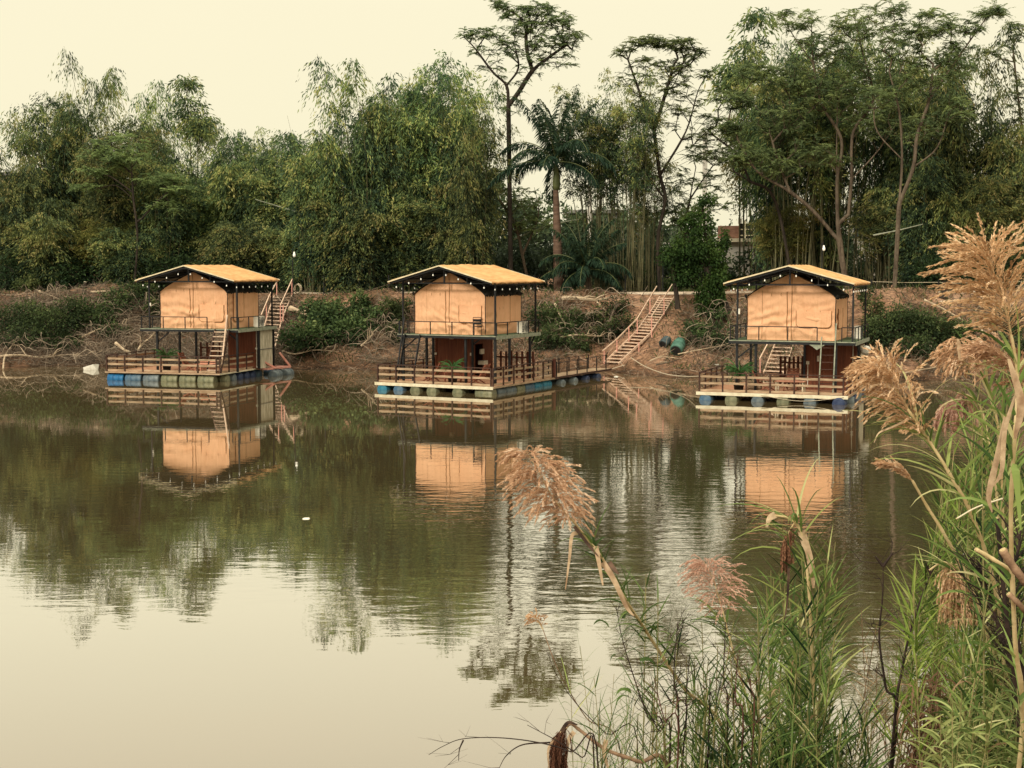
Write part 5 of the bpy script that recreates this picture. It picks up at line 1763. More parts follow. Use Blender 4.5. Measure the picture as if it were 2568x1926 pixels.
# long stairs in the middle
stair_group('long pale wooden stairs with pink rails from the gangway up to the path',
    [((1514, 911), (1551, 913)), ((1594, 834), (1632, 836)), ((1630, 785), (1665, 787)), ((1655, 745), (1690, 746))],
    [([(1511, 880, 32), (1547, 850, 34), (1598, 799, 38), (1647, 718, 30)], PALEWOOD), ([(1633, 795, 42), (1687, 712, 36)], PALEWOOD)],
    [(1515, 880, 913), (1547, 850, 884), (1577, 818, 856), (1598, 799, 838), (1630, 748, 786), (1634, 795, 846), (1665, 748, 790), (1602, 858, 882)], 24)
stair_group('short pale wooden stairs behind the left tent house',
    [((652, 868), (690, 870)), ((665, 812), (704, 814)), ((677, 772), (718, 774)), ((688, 742), (732, 742))],
    [([(655, 790, 38), (676, 740, 36), (698, 700, 40)], PALEWOOD), ([(703, 766, 42), (733, 700, 40)], PALEWOOD)],
    [(694, 702, 741), (732, 700, 741), (668, 762, 800), (703, 766, 808), (710, 764, 806)], 14, .75)
stair_group('pale stairs behind the right tent house seen through its posts',
    [((1915, 935), (1965, 937)), ((1945, 860), (1990, 862)), ((1975, 790), (2014, 790))], [([(1905, 900, 36), (1950, 815, 36)], PALEWOOD)], [(1906, 900, 936)], 13)

# fence of thin posts with wires along the path
fence = thing('wire_fence', 'thin black post and wire fence along the bank path', 'fence', at(812, 737, 94))
b0 = Vector(fence.location)
posts = [(612, 93.8), (735, 93.8), (812, 94), (901, 94), (975, 93.8), (1100, 93.6), (1230, 93.4), (1340, 93.2), (1568, 92.6), (1690, 92), (1800, 90.8)]
PP = []
for x, Y in posts:
    g = at(x, 735, Y); z = float(max(ground(g.x, Y), 0))
    PP.append(Vector((g.x, Y, z)))
    MB().beam(Vector((g.x, Y, z - .15)) - b0, Vector((g.x, Y, z + 1.15)) - b0, .07, .07, (0, 1, 0)).build('fence_post', STEEL, fence)
m = MB()
for a, b in zip(PP[:-1], PP[1:]):
    for h in (.35, .75, 1.1):
        m.tube([a + Vector((0, 0, h)) - b0, (a + b) / 2 + Vector((0, 0, h - .04)) - b0, b + Vector((0, 0, h)) - b0], .008, 3, False)
m.build('wire', STEEL, fence)
fence2 = thing('rope_fence', 'short fence with one pale rope right of the right tent house', 'fence', at(2290, 733, 88))
b0 = Vector(fence2.location); PP = []
for x in (2185, 2353, 2436, 2560):
    Y = 87.6; g = at(x, 735, Y); z = float(ground(g.x, Y)); PP.append(Vector((g.x, Y, z)))
    MB().beam(Vector((g.x, Y, z - .1)) - b0, Vector((g.x, Y, z + .75)) - b0, .08, .08, (0, 1, 0)).build('fence_post', STEEL, fence2)
m = MB()
for a, b in zip(PP[:-1], PP[1:]): m.tube([a + Vector((0, 0, .62)) - b0, (a + b) / 2 + Vector((0, 0, .58)) - b0, b + Vector((0, 0, .62)) - b0], .016, 4, False)
m.build('rope', ROPE, fence2)

# lamp poles with one hanging bulb
bulb_big = MB().lathe([(.03, .12), (.05, .10), (.06, .02), (.09, -.05), (.10, -.12), (.075, -.19), (.02, -.22)], 12).mesh('bulb', BULB, True)
for (x, y, Y, lab) in ((738, 636, 94, 'thin dark lamp pole with a white bulb by the left bank stairs'), (1172, 627, 94, 'dark lamp pole with a white bulb behind the middle tent roof'), (2066, 620, 90, 'dark lamp pole with a white bulb behind the right tent roof'), (1667, 623, 93, 'lamp pole with a bulb in the bush above the long stairs')):
    p = at(x, y, Y); z = float(ground(p.x, Y))
    t = thing('lamp_pole', lab, 'lamp', (p.x - .1, Y, z - .1), 0, 'bulb lamp poles along the path')
    hz = p.z - z + .1
    MB().tube([(0, 0, 0), (0, 0, hz + .25), (.1, 0, hz + .28)], .035, 6).build('pole', STEEL, t)
    o = link('bulb', bulb_big, t); o.location = (.1, 0, hz)

# plastic barrel lying on the bank, and a dark one beside it
def fallen_barrel(label, px, py, L, R, mat, rz, pitch, seed):
    g = on_bank(px, py)
    t = thing('fallen_barrel', label, 'barrel', (g.x, g.y - .1, g.z + R * .8))
    rr = []
    for h, r_ in ((-L / 2, R * .8), (-L / 2 - .01, R * .95), (-L / 2 + .06, R), (-L * .2, R * .99), (-L * .17, R * 1.05), (-L * .12, R * 1.05), (-L * .09, R * .98), (L * .12, R), (L * .15, R * 1.05), (L * .2, R * 1.05), (L * .24, R * .98), (L / 2 - .08, R * .97), (L / 2, R * .85), (L / 2 + .01, R * .5)):
        rr.append((r_, h))
    o = MB().lathe(rr, 22, 'y').build('shell', mat, t, True)
    MB().lathe([(R * .72, -L / 2 - .025), (R * .8, -L / 2 - .012)], 20, 'y').build('lid', BLACKP, t)
    t.rotation_euler = (pitch, .1, rz)
    return t
GREENP = surf('green_plastic', (.045, .12, .085), (.10, .21, .16), 3, .5, .02, 4, c3=(.30, .32, .16))
DKP = surf('dark_blue_grey_plastic', (.03, .045, .05), (.08, .11, .115), 3, .6, .02, 4)
fallen_barrel('large green plastic barrel lying on the bare bank right of the stairs', 1700, 882, 1.0, .36, GREENP, -.35, .45, 1)
fallen_barrel('dark worn barrel lying left of the green barrel', 1668, 868, .6, .27, DKP, -.6, .5, 2)

# cut stumps
for (x, y0, y1, w, lab) in ((140, 706, 735, 8, 'dark cut stump on the left bank top, left of its pair'), (210, 707, 738, 9, 'cut stump with a pale sawn top on the left bank top')):
    g = on_bank(x, y1); top = at(x + 4, y0, g.y)
    t = thing('tree_stump', lab, 'stump', g, 0, 'cut stumps on the left bank top')
    d = top - g
    MB().tube([(0, 0, -.2), d * .5 + Vector((.02, 0, 0)), d], [.16, .12, .11], 9).build('trunk', DBARK, t)
    MB().tube([d * .995, d * 1.02], [.105, .10], 9).build('cut_face', CREAM if x > 200 else BARK, t)
g = on_bank(2365, 745); t = thing('tree_stump', 'flared dark stump behind the big pink plume', 'stump', g)
MB().tube([(0, 0, -.1), (.02, 0, .12), (.05, 0, .4), (.12, 0, .85)], [.32, .17, .13, .12], 9).build('trunk', DBARK, t)

# fallen logs and dead branches, each its own
def branch(label, pts, r0, mat=PALEBARK, name='dead_branch', twigs=4, seed=0, lift=.0, Y=None, group='dead branches on the far bank', cat='branch'):
    r = random.Random(seed)
    P_ = []
    for (x, y, *h) in pts:
        g = on_bank(x, y + (h[0] if h else 0))
        P_.append(at(x, y, g.y - .95 - lift) if (h or Y is None) else at(x, y, Y))
    base = P_[0].copy()
    t = thing(name, label, cat, base, 0, group)
    Q = spline([p - base for p in P_], 5)
    r0 *= 1.6
    m = MB().tube(Q, [r0 * (1 - .75 * i / len(Q)) for i in range(len(Q))], 6)
    for k in range(twigs):
        i = r.randint(len(Q) // 3, len(Q) - 2)
        d = (Q[i + 1] - Q[i]).normalized()
        e = Q[i] + d * r.uniform(.3, .8) + Vector((r.uniform(-.4, .4), r.uniform(-.3, .1), r.uniform(.05, .5)))
        mid = (Q[i] + e) / 2 + Vector((0, 0, r.uniform(0, .15)))
        m.tube([Q[i], mid, e], [r0 * .45, r0 * .3, r0 * .12], 5)
    m.build('wood', mat, t)
    return t
BR = [
 ('long pale branch lying along the water edge on the far left', [(0, 893), (50, 891), (110, 897), (160, 890), (215, 892), (262, 890)], .05, 6),
 ('arched pale branch rising above the waterline on the far left', [(8, 925), (12, 895), (30, 868), (48, 868), (66, 892)], .035, 2),
 ('forked bleached root left of the left deck', [(345, 888), (352, 868), (380, 845), (392, 838)], .06, 4),
 ('bent pale root behind the left deck railing', [(362, 890), (388, 880), (394, 862), (386, 842)], .045, 3),
 ('straight bleached trunk leaning behind the left railing', [(290, 860), (315, 880), (342, 896)], .07, 1),
 ('long grey branch sloping over the brush left of the left tent', [(205, 845), (250, 825), (285, 812), (320, 815)], .04, 5),
 ('pale bamboo pole lying across the bare left bank', [(98, 730), (140, 747), (192, 769)], .045, 0),
 ('thin pole sticking up on the far left bank', [(18, 738), (45, 755), (62, 772)], .03, 0),
 ('long pale pole lying behind the stumps', [(228, 732), (270, 730), (330, 727)], .04, 0),
 ('two tone bamboo pole leaning behind the left stump', [(88, 720), (140, 707), (192, 681)], .04, 0),
 ('grey log with a sawn end below the left fence', [(728, 773), (752, 782), (775, 792)], .12, 1),
 ('curved bleached branch at the water below the wide bush', [(745, 886), (775, 872), (792, 900), (812, 912), (842, 910)], .035, 3),
 ('pale twigs at the foot of the wide bush', [(708, 880), (740, 888), (790, 878), (850, 882)], .035, 4),
 ('forked dry branch right of the wide bush', [(905, 868), (925, 850), (938, 836)], .04, 4),
 ('dark log lying below the path right of the royal palm', [(1410, 748), (1450, 748), (1500, 752), (1545, 742)], .10, 2),
 ('standing dead snag with a crooked fork left of the long stairs', [(1530, 845), (1532, 800), (1540, 775), (1546, 765)], .06, 4),
 ('long dry branch lying over the scrub left of the long stairs', [(1405, 846), (1440, 840), (1480, 842), (1512, 843)], .04, 5),
 ('leaning yellow palm leaf stalk below the royal palm', [(1392, 762), (1400, 782), (1415, 808), (1418, 818)], .05, 0),
 ('pale pole leaning on the slope above the scrub', [(1497, 757), (1520, 780), (1540, 800)], .03, 0),
 ('long dry cane sloping down beside the green barrel', [(1715, 880), (1735, 864), (1755, 830)], .035, 1),
 ('thin bent cane from the vine tree to the right deck', [(1730, 812), (1775, 824), (1825, 848)], .03, 2),
 ('dry cane crossing the bare bank towards the right deck', [(1700, 888), (1760, 876), (1810, 866), (1850, 852)], .025, 1),
 ('pale sticks scattered on the bare bank below the barrel', [(1630, 905), (1660, 895), (1710, 900)], .03, 4),
 ('straight cane lying on the slope below the barrel', [(1645, 915), (1690, 905), (1715, 893)], .03, 1),
 ('long pale pole sloping down on the right bank', [(2318, 752), (2370, 777), (2432, 813)], .04, 0),
 ('dry stick on the beach right of the right house', [(2270, 935), (2330, 924), (2385, 915)], .03, 2),
 ('broken pale stake on the far right slope', [(2455, 815), (2463, 830), (2468, 842)], .06, 0),
 ('long bamboo pole leaning on the slope by the rope tied trunk', [(2255, 660), (2290, 682), (2330, 706)], .045, 0),
 ('tall pale stalk bending above the path fence', [(920, 727), (935, 705), (945, 680), (949, 655)], .03, 0),
]
for k, (lab, pts, r0, tw) in enumerate(BR): branch(lab, pts, r0, PALEBARK if k % 4 != 3 else BARK, twigs=tw, seed=k)

# leaning bamboo culms in the groves
for k, (lab, pts, Y) in enumerate((
    ('bare bamboo culm arching out of the central grove', [(1045, 500), (985, 460), (925, 428), (885, 408)], 100.5),
    ('fallen pale culm leaning across the left grove', [(130, 700), (155, 640), (180, 590)], 98.5),
    ('pale cane hanging in the left grove behind the tent ridge', [(352, 690), (330, 660), (308, 640)], 98.3),
    ('long arching culm over the left skyline gap', [(800, 440), (740, 425), (690, 415)], 100),
    ('bare cane leaning from the grove right of the central stand', [(740, 530), (690, 515), (640, 500)], 99),
    ('horizontal bare culm behind the royal palm trunk', [(1290, 600), (1360, 570), (1440, 552), (1500, 548)], 98),
    ('bare culm sloping across the right grove', [(2190, 590), (2250, 578), (2315, 562)], 90),
    ('long arching branch over the lamp by the long stairs', [(1650, 600), (1640, 540), (1655, 470)], 99))):
    P_ = [at(x, y, Y) for x, y in pts]
    t = thing('bamboo_culm', lab, 'bamboo', P_[0], 0, 'loose culms leaning in the grove')
    Q = spline([p - P_[0] for p in P_], 5)
    MB().tube(Q, [.05 * (1 - .6 * i / len(Q)) for i in range(len(Q))], 6).build('culm', PALEG, t)

# mooring ropes
def rope(label, pts, r=.022):
    P_ = [at(*p) for p in pts]
    t = MB().tube([p - P_[0] for p in spline(P_, 8)], r, 5).build('mooring_rope', ROPE); t.location = P_[0]
    tag(t, label, 'rope', 'mooring ropes')
rope('long pale rope sagging from the bank stairs to the right deck', [(1582, 897, 83), (1620, 920, 79.5), (1670, 938, 76), (1720, 944, 73), (1762, 943, 69), (1770, 944, 66.8)], .02)
rope('thin rope from the foot of the stairs along the beach', [(1535, 925, 84), (1570, 915, 83.6), (1620, 908, 83.4), (1680, 908, 82)], .02)
rope('rope tied round the single pale trunk running down the bank', [(2238, 748, 85.9), (2255, 768, 85.4), (2268, 788, 84.9)], .03)
rope('thin mooring line from the pink frame to the water', [(700, 922, 82.6), (722, 932, 82.9), (745, 941, 82)], .018)
# rope wrapped on the trunk
t = MB()
c = at(2244, 746, 86.5)
for k in range(3): t.tube([Vector((.24 * math.cos(a), .24 * math.sin(a), k * .07 + .01 * math.sin(a))) for a in np.linspace(0, 2 * PI, 16)], .022, 4, False)
o = t.build('rope_coil', ROPE); o.location = c; tag(o, 'pale rope wound around the single pale trunk', 'rope')
# coil of hose at the top of the left stairs
t = MB()
for k in range(4): t.tube([Vector((.20 * math.cos(a) + k * .03, k * .04, .33 + (.28 + .02 * k) * math.sin(a))) for a in np.linspace(0, 2 * PI, 18)], .018, 4, False)
o = t.build('rope_loop', ROPE); o.location = on_bank(745, 738); tag(o, 'loop of pale rope standing beside the left bank stairs', 'rope')

# litter at the water edge
def foam_box():
    t = thing('foam_box', 'broken white foam box lying at the waterline left of the left deck', 'foam box', at(228, 919, 85.4), .3)
    t.location.z = .05
    MB().add([(-.40, -.2, -.12), (.36, -.25, -.12), (.42, .3, -.12), (-.35, .25, -.12), (-.45, -.15, .10), (.12, -.2, .27), (.46, .25, .24), (-.4, .2, .08)], [(0, 3, 2, 1), (4, 5, 6, 7), (0, 1, 5, 4), (1, 2, 6, 5), (2, 3, 7, 6), (3, 0, 4, 7)]).build('block', WHITEP, t)
foam_box()
for (x, y, s, lab) in ((1545, 945, .13, 'white scrap of foam at the waterline below the long stairs'), (164, 905, .12, 'small white bottle floating at the far left water edge'), (768, 1301, .09, 'pale floating scrap on the open water between left and middle houses'), (1797, 918, .16, 'small white litter on the beach left of the right deck'), (2358, 906, .12, 'tiny white litter on the beach right of the right house'), (2360, 760, .10, 'white scrap on the right slope below the stump')):
    g = on_bank(x, y) if y < 940 else None
    if g is None:
        Y = CAM_H / (CAM_H - at(x, y, 1).z) if False else None
        a = at(x, y, 10.0); k = CAM_H / (CAM_H - a.z); g = Vector((a.x * k, 10 * k, 0.0))
    o = MB().add([(-s, -s * .5, 0), (s * .8, -s * .6, 0), (s, s * .4, 0), (-s * .7, s * .6, 0), (-s * .8, -s * .3, s * .28), (s * .6, -s * .4, s * .2), (s * .7, s * .3, s * .33), (-s * .5, s * .4, s * .25)], [(0, 3, 2, 1), (4, 5, 6, 7), (0, 1, 5, 4), (1, 2, 6, 5), (2, 3, 7, 6), (3, 0, 4, 7)]).build('litter_scrap', WHITEP)
    o.location = (g.x, g.y, g.z + (.0 if y >= 940 else .03)); tag(o, lab, 'litter')
# yellow sack
YEL = surf('yellow_cloth', (.55, .36, .03), (.75, .55, .08), 4, .7)
g = on_bank(2292, 712)
o = MB().add([(-.45, 0, 0), (.35, -.1, 0), (.5, .3, 0), (-.3, .35, 0), (.0, .05, .75), (.45, .0, .6), (.5, .25, .5), (.05, .28, .7)], [(0, 3, 2, 1), (4, 5, 6, 7), (0, 1, 5, 4), (1, 2, 6, 5), (2, 3, 7, 6), (3, 0, 4, 7)]).build('yellow_sack', YEL)
o.location = g; tag(o, 'crumpled yellow sack at the foot of the right hand bamboo', 'sack')

# buildings glimpsed through the trees
CONC = surf('grey_concrete', (.14, .135, .12), (.26, .25, .22), 1.2, .9, .02, 6)
BRICK = surf('bare_brick', (.20, .10, .07), (.30, .17, .12), 3, .9, .02, 10, stretch=(1, 1, 3))
WALLW = surf('stained_white_wall', (.42, .40, .34), (.66, .62, .54), .8, .85)
GLASSD = surf('dark_window', (.02, .022, .025), (.05, .055, .06), 3, .3)
def hut():
    Y = 108
    b = at(1860, 690, Y); b.z = 4.2
    t = thing('concrete_hut', 'unfinished pale concrete house with a brick wall and dark barred opening behind the right tent', 'building', b, -.15)
    def X(px): return at(px, 640, Y).x - b.x
    def Z(py): return at(1860, py, Y).z - b.z
    MB().box(X(1800), X(1930), 0, 4.5, 0, Z(600) - .05).build('wall', WALLW, t)
    MB().box(X(1795), X(1935), -.5, 4.7, Z(607), Z(598)).build('slab', CREAM, t)
    MB().box(X(1800), X(1852), .1, 4, Z(598) + .002, Z(566)).build('brick_wall', BRICK, t)
    MB().box(X(1852), X(1912), .6, 4, Z(598) + .002, Z(560)).build('opening', GLASSD, t)  # solid dark block, the unlit inside is put into its colour
    m = MB()
    for px in (1853, 1868, 1890, 1912): m.box(X(px) - .05, X(px) + .05, .45, .55, Z(660), Z(553))
    for py in (575, 590): m.box(X(1853), X(1912), .46, .54, Z(py) - .04, Z(py) + .04)
    m.build('frame', CREAM, t)
    MB().box(X(1912), X(1930), .2, 3, Z(598) + .002, Z(560)).box(X(1850), X(1860), .1, 1, Z(560) , Z(548)).build('column', WALLW, t)
hut()
def farb(label, x0, x1, y0, Y, mat, roofm=None, wins=0, name='far_building'):
    b = at((x0 + x1) / 2, 690, Y); b.z = 4.2
    t = thing(name, label, 'building', b)
    hx = (at(x1, 600, Y).x - at(x0, 600, Y).x) / 2; h = at(x0, y0, Y).z - 4.2
    MB().box(-hx, hx, 0, 6, 0, h).build('wall', mat, t)
    MB().box(-hx - .3, hx + .3, -.4, 6.3, h + .003, h + .3).build('roof', roofm or CONC, t)
    for k in range(wins):
        x = -hx + (k + .7) * 2 * hx / (wins + .4)
        w = MB().box(x - .55, x + .55, -.06, -.003, h - 2.6, h - 1.0).build('window', GLASSD, t)
        MB().box(x - .65, x + .65, -.10, -.062, h - 2.72, h - 2.62).build('sill', CREAM, w)
farb('long grey flat roofed building glimpsed behind the royal palm', 1425, 1570, 535, 135, CONC, None, 3)
farb('pale flat roofed building glimpsed above the left grove edge', -60, 40, 440, 150, CONC, None, 2)
farb('white wall glimpsed through the bare culms on the right', 2130, 2215, 520, 125, WALLW, None, 2)
farb('low white walled house behind the small palm', 1600, 1700, 590, 128, WALLW, None, 2)

# pale utility poles
for (x, y0, Y, w, lab) in ((1765, 330, 112, .16, 'pale concrete utility pole in the sky gap above the vine covered tree'), (1478, 430, 118, .16, 'pale concrete utility pole behind the royal palm fronds')):
    g = at(x, 700, Y); z1 = at(x, y0, Y).z
    t = thing('utility_pole', lab, 'pole', (g.x, Y, 4.2), 0, 'concrete utility poles behind the grove')
    MB().beam((0, 0, 0), (0, 0, z1 - 4.2), w * 2, w * 2, (0, 1, 0)).build('pole', WALLW, t)
    for k in range(3): MB().box(-.7 + .1 * k, .7 - .1 * k, -.22, -.16, z1 - 4.9 - k * .5, z1 - 4.8 - k * .5).build('crossarm', CONC, t)
t = MB()
for k, h in enumerate((0, .5, 1.0)):
    a = at(1478, 450, 118) - Vector((0, 0, h)); b = at(1765, 350, 112) - Vector((0, 0, h)); c = at(2150, 330, 104) - Vector((0, 0, h))
    t.tube([a.lerp(b, s) - Vector((0, 0, .5 * math.sin(s * PI))) for s in np.linspace(0, 1, 9)], .018, 3, False)
    t.tube([b.lerp(c, s) - Vector((0, 0, .6 * math.sin(s * PI))) for s in np.linspace(0, 1, 9)], .018, 3, False)
tag(t.build('power_line', STEEL), 'dark power lines strung between the pale utility poles', 'power line')
# ================================================================== reeds on the near bank
PLUME = leafmat('plume_tan', [(0, (.30, .17, .09)), (.4, (.58, .365, .21)), (.75, (.80, .56, .345)), (1, (.94, .77, .56))], .35, .08, .008, .7)
PLUMEP = leafmat('plume_pink', [(0, (.42, .23, .165)), (.5, (.66, .42, .31)), (1, (.86, .64, .50))], .35, .05, .005, .7)
PLUMED = leafmat('plume_brown', [(0, (.045, .02, .012)), (.5, (.15, .065, .04)), (1, (.34, .17, .10))], .2, .05, .005, .7)
REED = leafmat('reed_leaf', [(0, (.014, .032, .014)), (.3, (.055, .105, .030)), (.6, (.16, .25, .065)), (.85, (.37, .45, .14)), (1, (.66, .62, .32))], .35, .10, .01, .5)
REEDB = leafmat('bright_reed_leaf', [(0, (.035, .07, .018)), (.4, (.14, .235, .045)), (.75, (.33, .44, .10)), (1, (.62, .64, .26))], .38, .08, .01, .5)
FERN = leafmat('fern_leaf', [(0, (.03, .05, .014)), (.5, (.14, .19, .055)), (1, (.42, .46, .18))], .3, .08, .01, .5)
DRY = leafmat('dry_reed_leaf', [(0, (.10, .055, .03)), (.4, (.30, .18, .10)), (1, (.62, .47, .29))], .2, .08, .01, .6)
STEMG = surf('reed_stem', (.16, .17, .06), (.36, .30, .14), 14, .55, c3=(.50, .40, .2))
STEMY = surf('pale_reed_stem', (.46, .34, .16), (.68, .54, .30), 14, .5, .002, 60)
TWIGD = surf('dark_twig', (.012, .008, .007), (.055, .035, .028), 20, .8)
DRYW = surf('dry_stalk', (.13, .075, .045), (.36, .23, .14), 18, .8, .003, 70)


def blade(r, p, d0, L, W, droop, n=7, curl=.0):
    """arched grass blade as a folded ribbon (two strips)"""
    pts = [np.array(p, float)]
    d = np.array(d0, float); d /= np.linalg.norm(d)
    q = r.normal(0, curl, 3)
    for i in range(n):
        d = d + np.array([0, 0, -droop / n * (1 + i * .35)]) + q / n
        d /= np.linalg.norm(d)
        pts.append(pts[-1] + d * L / n)
    pts = np.array(pts)
    T = np.gradient(pts, axis=0); T = nrm(T)
    S = nrm(np.cross(T, np.array([0, 0, 1.0]) + r.normal(0, .5, 3)))
    Nn = np.cross(S, T)
    s = np.linspace(0, 1, n + 1)
    w = W * np.clip(np.minimum(s * 7 + .35, 1) * (1 - s ** 2.2), .03, 1)
    A = pts - S * w[:, None] / 2 + Nn * w[:, None] * .18
    B = pts + S * w[:, None] / 2 + Nn * w[:, None] * .18
    V = np.stack([A, pts, B], 1).reshape(-1, 3)
    k = np.arange(n)[:, None] * 3
    Q = np.concatenate([k + [0, 1, 4, 3], k + [1, 2, 5, 4]])
    return V, Q


def blades_on(fo, r, pts, s0, s1, n, L=(.25, .45), W=(.010, .018), out=.8, droop=.5, t0=.5, tv=.17, plane=None, curl=.08):
    """leaf blades springing alternately from a stem"""
    P_ = np.array([tuple(p) for p in pts]); m = len(P_) - 1
    for k in range(n):
        s = s0 + (s1 - s0) * (k + r.uniform(0, .8)) / n
        q = s * m; i = min(int(q), m - 1); p = P_[i] + (P_[i + 1] - P_[i]) * (q - i)
        T = P_[i + 1] - P_[i]; T = T / (np.linalg.norm(T) + 1e-9)
        a = r.uniform(0, 2 * PI)
        o = np.array([math.cos(a), math.sin(a) * .75, r.uniform(-.1, .35)])
        d = T * r.uniform(.5, 1.1) + o * out * r.uniform(.6, 1.3)
        fo.add(blade(r, p, d, r.uniform(*L), r.uniform(*W), droop * r.uniform(.4, 1.5), curl=curl), float(t0 + r.normal(0, tv)))


def plume(parent, pts, n, bl, seed, mat=PLUME, spread=.9, droop=.9, up=.7, wind=(0, 0, 0), sp=(.010, .019), sw=.0042, t0=.5, shape=None, nsp=36, stemmat=STEMY, rr=.0035):
    """feathery seed head: many drooping branchlets set with small spikelets"""
    r = np.random.default_rng(seed)
    Q = spline(pts, 8); P_ = np.array([tuple(p) for p in Q]); m = len(P_) - 1
    fo = Foliage()
    A0 = []; B0 = []
    for k in range(n):
        s = r.uniform(0, 1) ** .9
        q = s * m; i = min(int(q), m - 1); p = P_[i] + (P_[i + 1] - P_[i]) * (q - i)
        T = P_[i + 1] - P_[i]; T = T / (np.linalg.norm(T) + 1e-9)
        a = r.uniform(0, 2 * PI)
        o = np.array([math.cos(a), math.sin(a) * .8, r.uniform(-.25, .5)])
        d = T * up * r.uniform(.5, 1.4) + o * spread * r.uniform(.5, 1.1) + np.array(wind)
        d /= np.linalg.norm(d)
        L = bl * (.45 + .75 * math.sin(PI * (.12 + .75 * (1 - s)))) * r.uniform(.55, 1.15)
        nn = 9; pt = [p]
        dd = d.copy()
        for j in range(nn):
            dd = dd + np.array([0, 0, -droop / nn * (.6 + j * .18)]) + r.normal(0, .05, 3)
            dd /= np.linalg.norm(dd)
            pt.append(pt[-1] + dd * L / nn)
        pt = np.array(pt)
        A0.append(pt[:-1]); B0.append(pt[1:])
        ns = int(nsp * L / bl) + 6
        ss = np.sqrt(r.uniform(.03, 1, ns)) * nn
        ii = np.minimum(ss.astype(int), nn - 1); fr = (ss - ii)[:, None]
        C = pt[ii] * (1 - fr) + pt[ii + 1] * fr
        Dd = nrm(pt[ii + 1] - pt[ii]) + r.normal(0, .17, (ns, 3)) + np.array([0, 0, -.05])
        C = C + r.normal(0, .0016, (ns, 3))
        tk = r.normal(0, .2)
        fo.add(leaves(C, Dd, r.uniform(sp[0], sp[1], ns), np.full(ns, sw) * r.uniform(.6, 1.2, ns), r, fold=.4), t0 + tk + r.normal(0, .12, ns))
    A0 = np.concatenate(A0); B0 = np.concatenate(B0)
    V, F = tubes_np(A0, B0, np.full(len(A0), .0008), np.full(len(A0), .0006), 3)
    fo.add((V, F), .55)
    o = link('plume', fo.mesh('plume', mat), parent)
    MB().tube(Q, [rr * (1 - .8 * i / len(Q)) for i in range(len(Q))], 6).build('rachis', stemmat, o)
    return o


def px3(pts): return [at(*p) for p in pts]

def root_to(p, lean=0.0, Y=None, n=5):
    """stem from the near bank ground up to point p"""
    Yr = Y if Y is not None else p.y + .8
    Xr = p.x + lean
    zr = float(near_z(np.array(Xr), np.array(Yr)))
    return Vector((Xr, Yr, zr - .05))

def reed(label, stem_px, r0, leaves_spec=None, plume_spec=None, mat=STEMG, seed=1, lean=.3, group='plumed reeds on the near bank', leafm=REED, root=True, name='plumed_reed', sheaths=()):
    P_ = px3(stem_px)            # top first
    if root:
        low = P_[-1]; rt = root_to(low, lean)
        P_ = P_ + [Vector((low.x + lean * .45, (low.y + rt.y) / 2, (low.z * .45 + rt.z * .55))), rt]
    base = P_[-1].copy()
    t = thing(name, label, 'reed', base, 0, group)
    L = [p - base for p in P_][::-1]
    Q = spline(L, 7)
    MB().tube(Q, [r0 * (1.15 - .65 * i / len(Q)) * (1.18 if i % 6 == 0 else 1) for i in range(len(Q))], 7).build('stem', mat, t, True)
    r = np.random.default_rng(seed)
    if leaves_spec:
        fo = Foliage()
        for sp in leaves_spec: blades_on(fo, r, Q, **sp)
        link('blades', fo.mesh('blades', leafm), t)
    if plume_spec:
        ps = dict(plume_spec); pp = [p - base for p in px3(ps.pop('pts'))]
        plume(t, pp, seed=seed, **ps)
    for (pts, w, m_) in sheaths:
        S = spline([p - base for p in px3(pts)], 6)
        n = len(S)
        MB().ribbon(S, [w * (1 - (i / n) ** 2 * .85) for i in range(n)], Vector((0, -1, .2))).build('dry_sheath', m_, t)
    return t

DRYS = surf('dry_sheath', (.30, .19, .11), (.62, .47, .30), 16, .75, .003, 80)
DARKS = surf('dark_sheath', (.035, .022, .018), (.14, .085, .055), 16, .8)

# 1 the plume in the middle of the picture
reed('tall reed with a wide tan plume leaning left over the middle of the water', [(1432, 1300, 6), (1470, 1348, 6.02), (1510, 1400, 6.05), (1560, 1490, 6.1), (1625, 1590, 6.3), (1710, 1720, 6.5), (1830, 1890, 6.7)], .0085,
     [dict(s0=.50, s1=.83, n=60, L=(.12, .24), W=(.006, .011), t0=.45, droop=.6), dict(s0=.25, s1=.55, n=50, L=(.14, .28), W=(.007, .012), t0=.4)],
     dict(pts=[(1436, 1308, 6), (1400, 1265, 6), (1372, 1225, 5.98), (1350, 1180, 5.97), (1318, 1130, 5.95)], n=290, bl=.16, spread=1.3, droop=.78, up=.25, nsp=48, t0=.62, sw=.0036),
     STEMY, 501, sheaths=(([(1448, 1336, 6), (1434, 1345, 5.98), (1428, 1400, 5.97), (1418, 1478, 5.97)], .016, DRYS), ([(1494, 1370, 6), (1500, 1400, 5.97), (1512, 1468, 5.96)], .022, DRYS), ([(1440, 1320, 6), (1480, 1372, 5.97), (1500, 1395, 5.96)], .014, DARKS), ([(1512, 1410, 6), (1540, 1455, 5.98), (1570, 1520, 6), (1590, 1545, 6)], .024, DRYS), ([(1528, 1410, 6), (1542, 1430, 5.97), (1552, 1440, 5.96)], .02, DARKS)), lean=.2)
# 2 soft pink plume
reed('small fuzzy pink plume standing above the green reeds on a short stem', [(1812, 1530, 8), (1835, 1620, 8), (1880, 1780, 8.1), (1910, 1900, 8.2)], .008,
     [dict(s0=.55, s1=.95, n=26, L=(.2, .4), W=(.010, .016), t0=.6)],
     dict(pts=[(1814, 1540, 8), (1800, 1490, 8), (1785, 1445, 8), (1765, 1410, 8)], n=190, bl=.16, mat=PLUMEP, spread=1.2, droop=.9, up=.5, nsp=26, sw=.005), STEMY, 502)
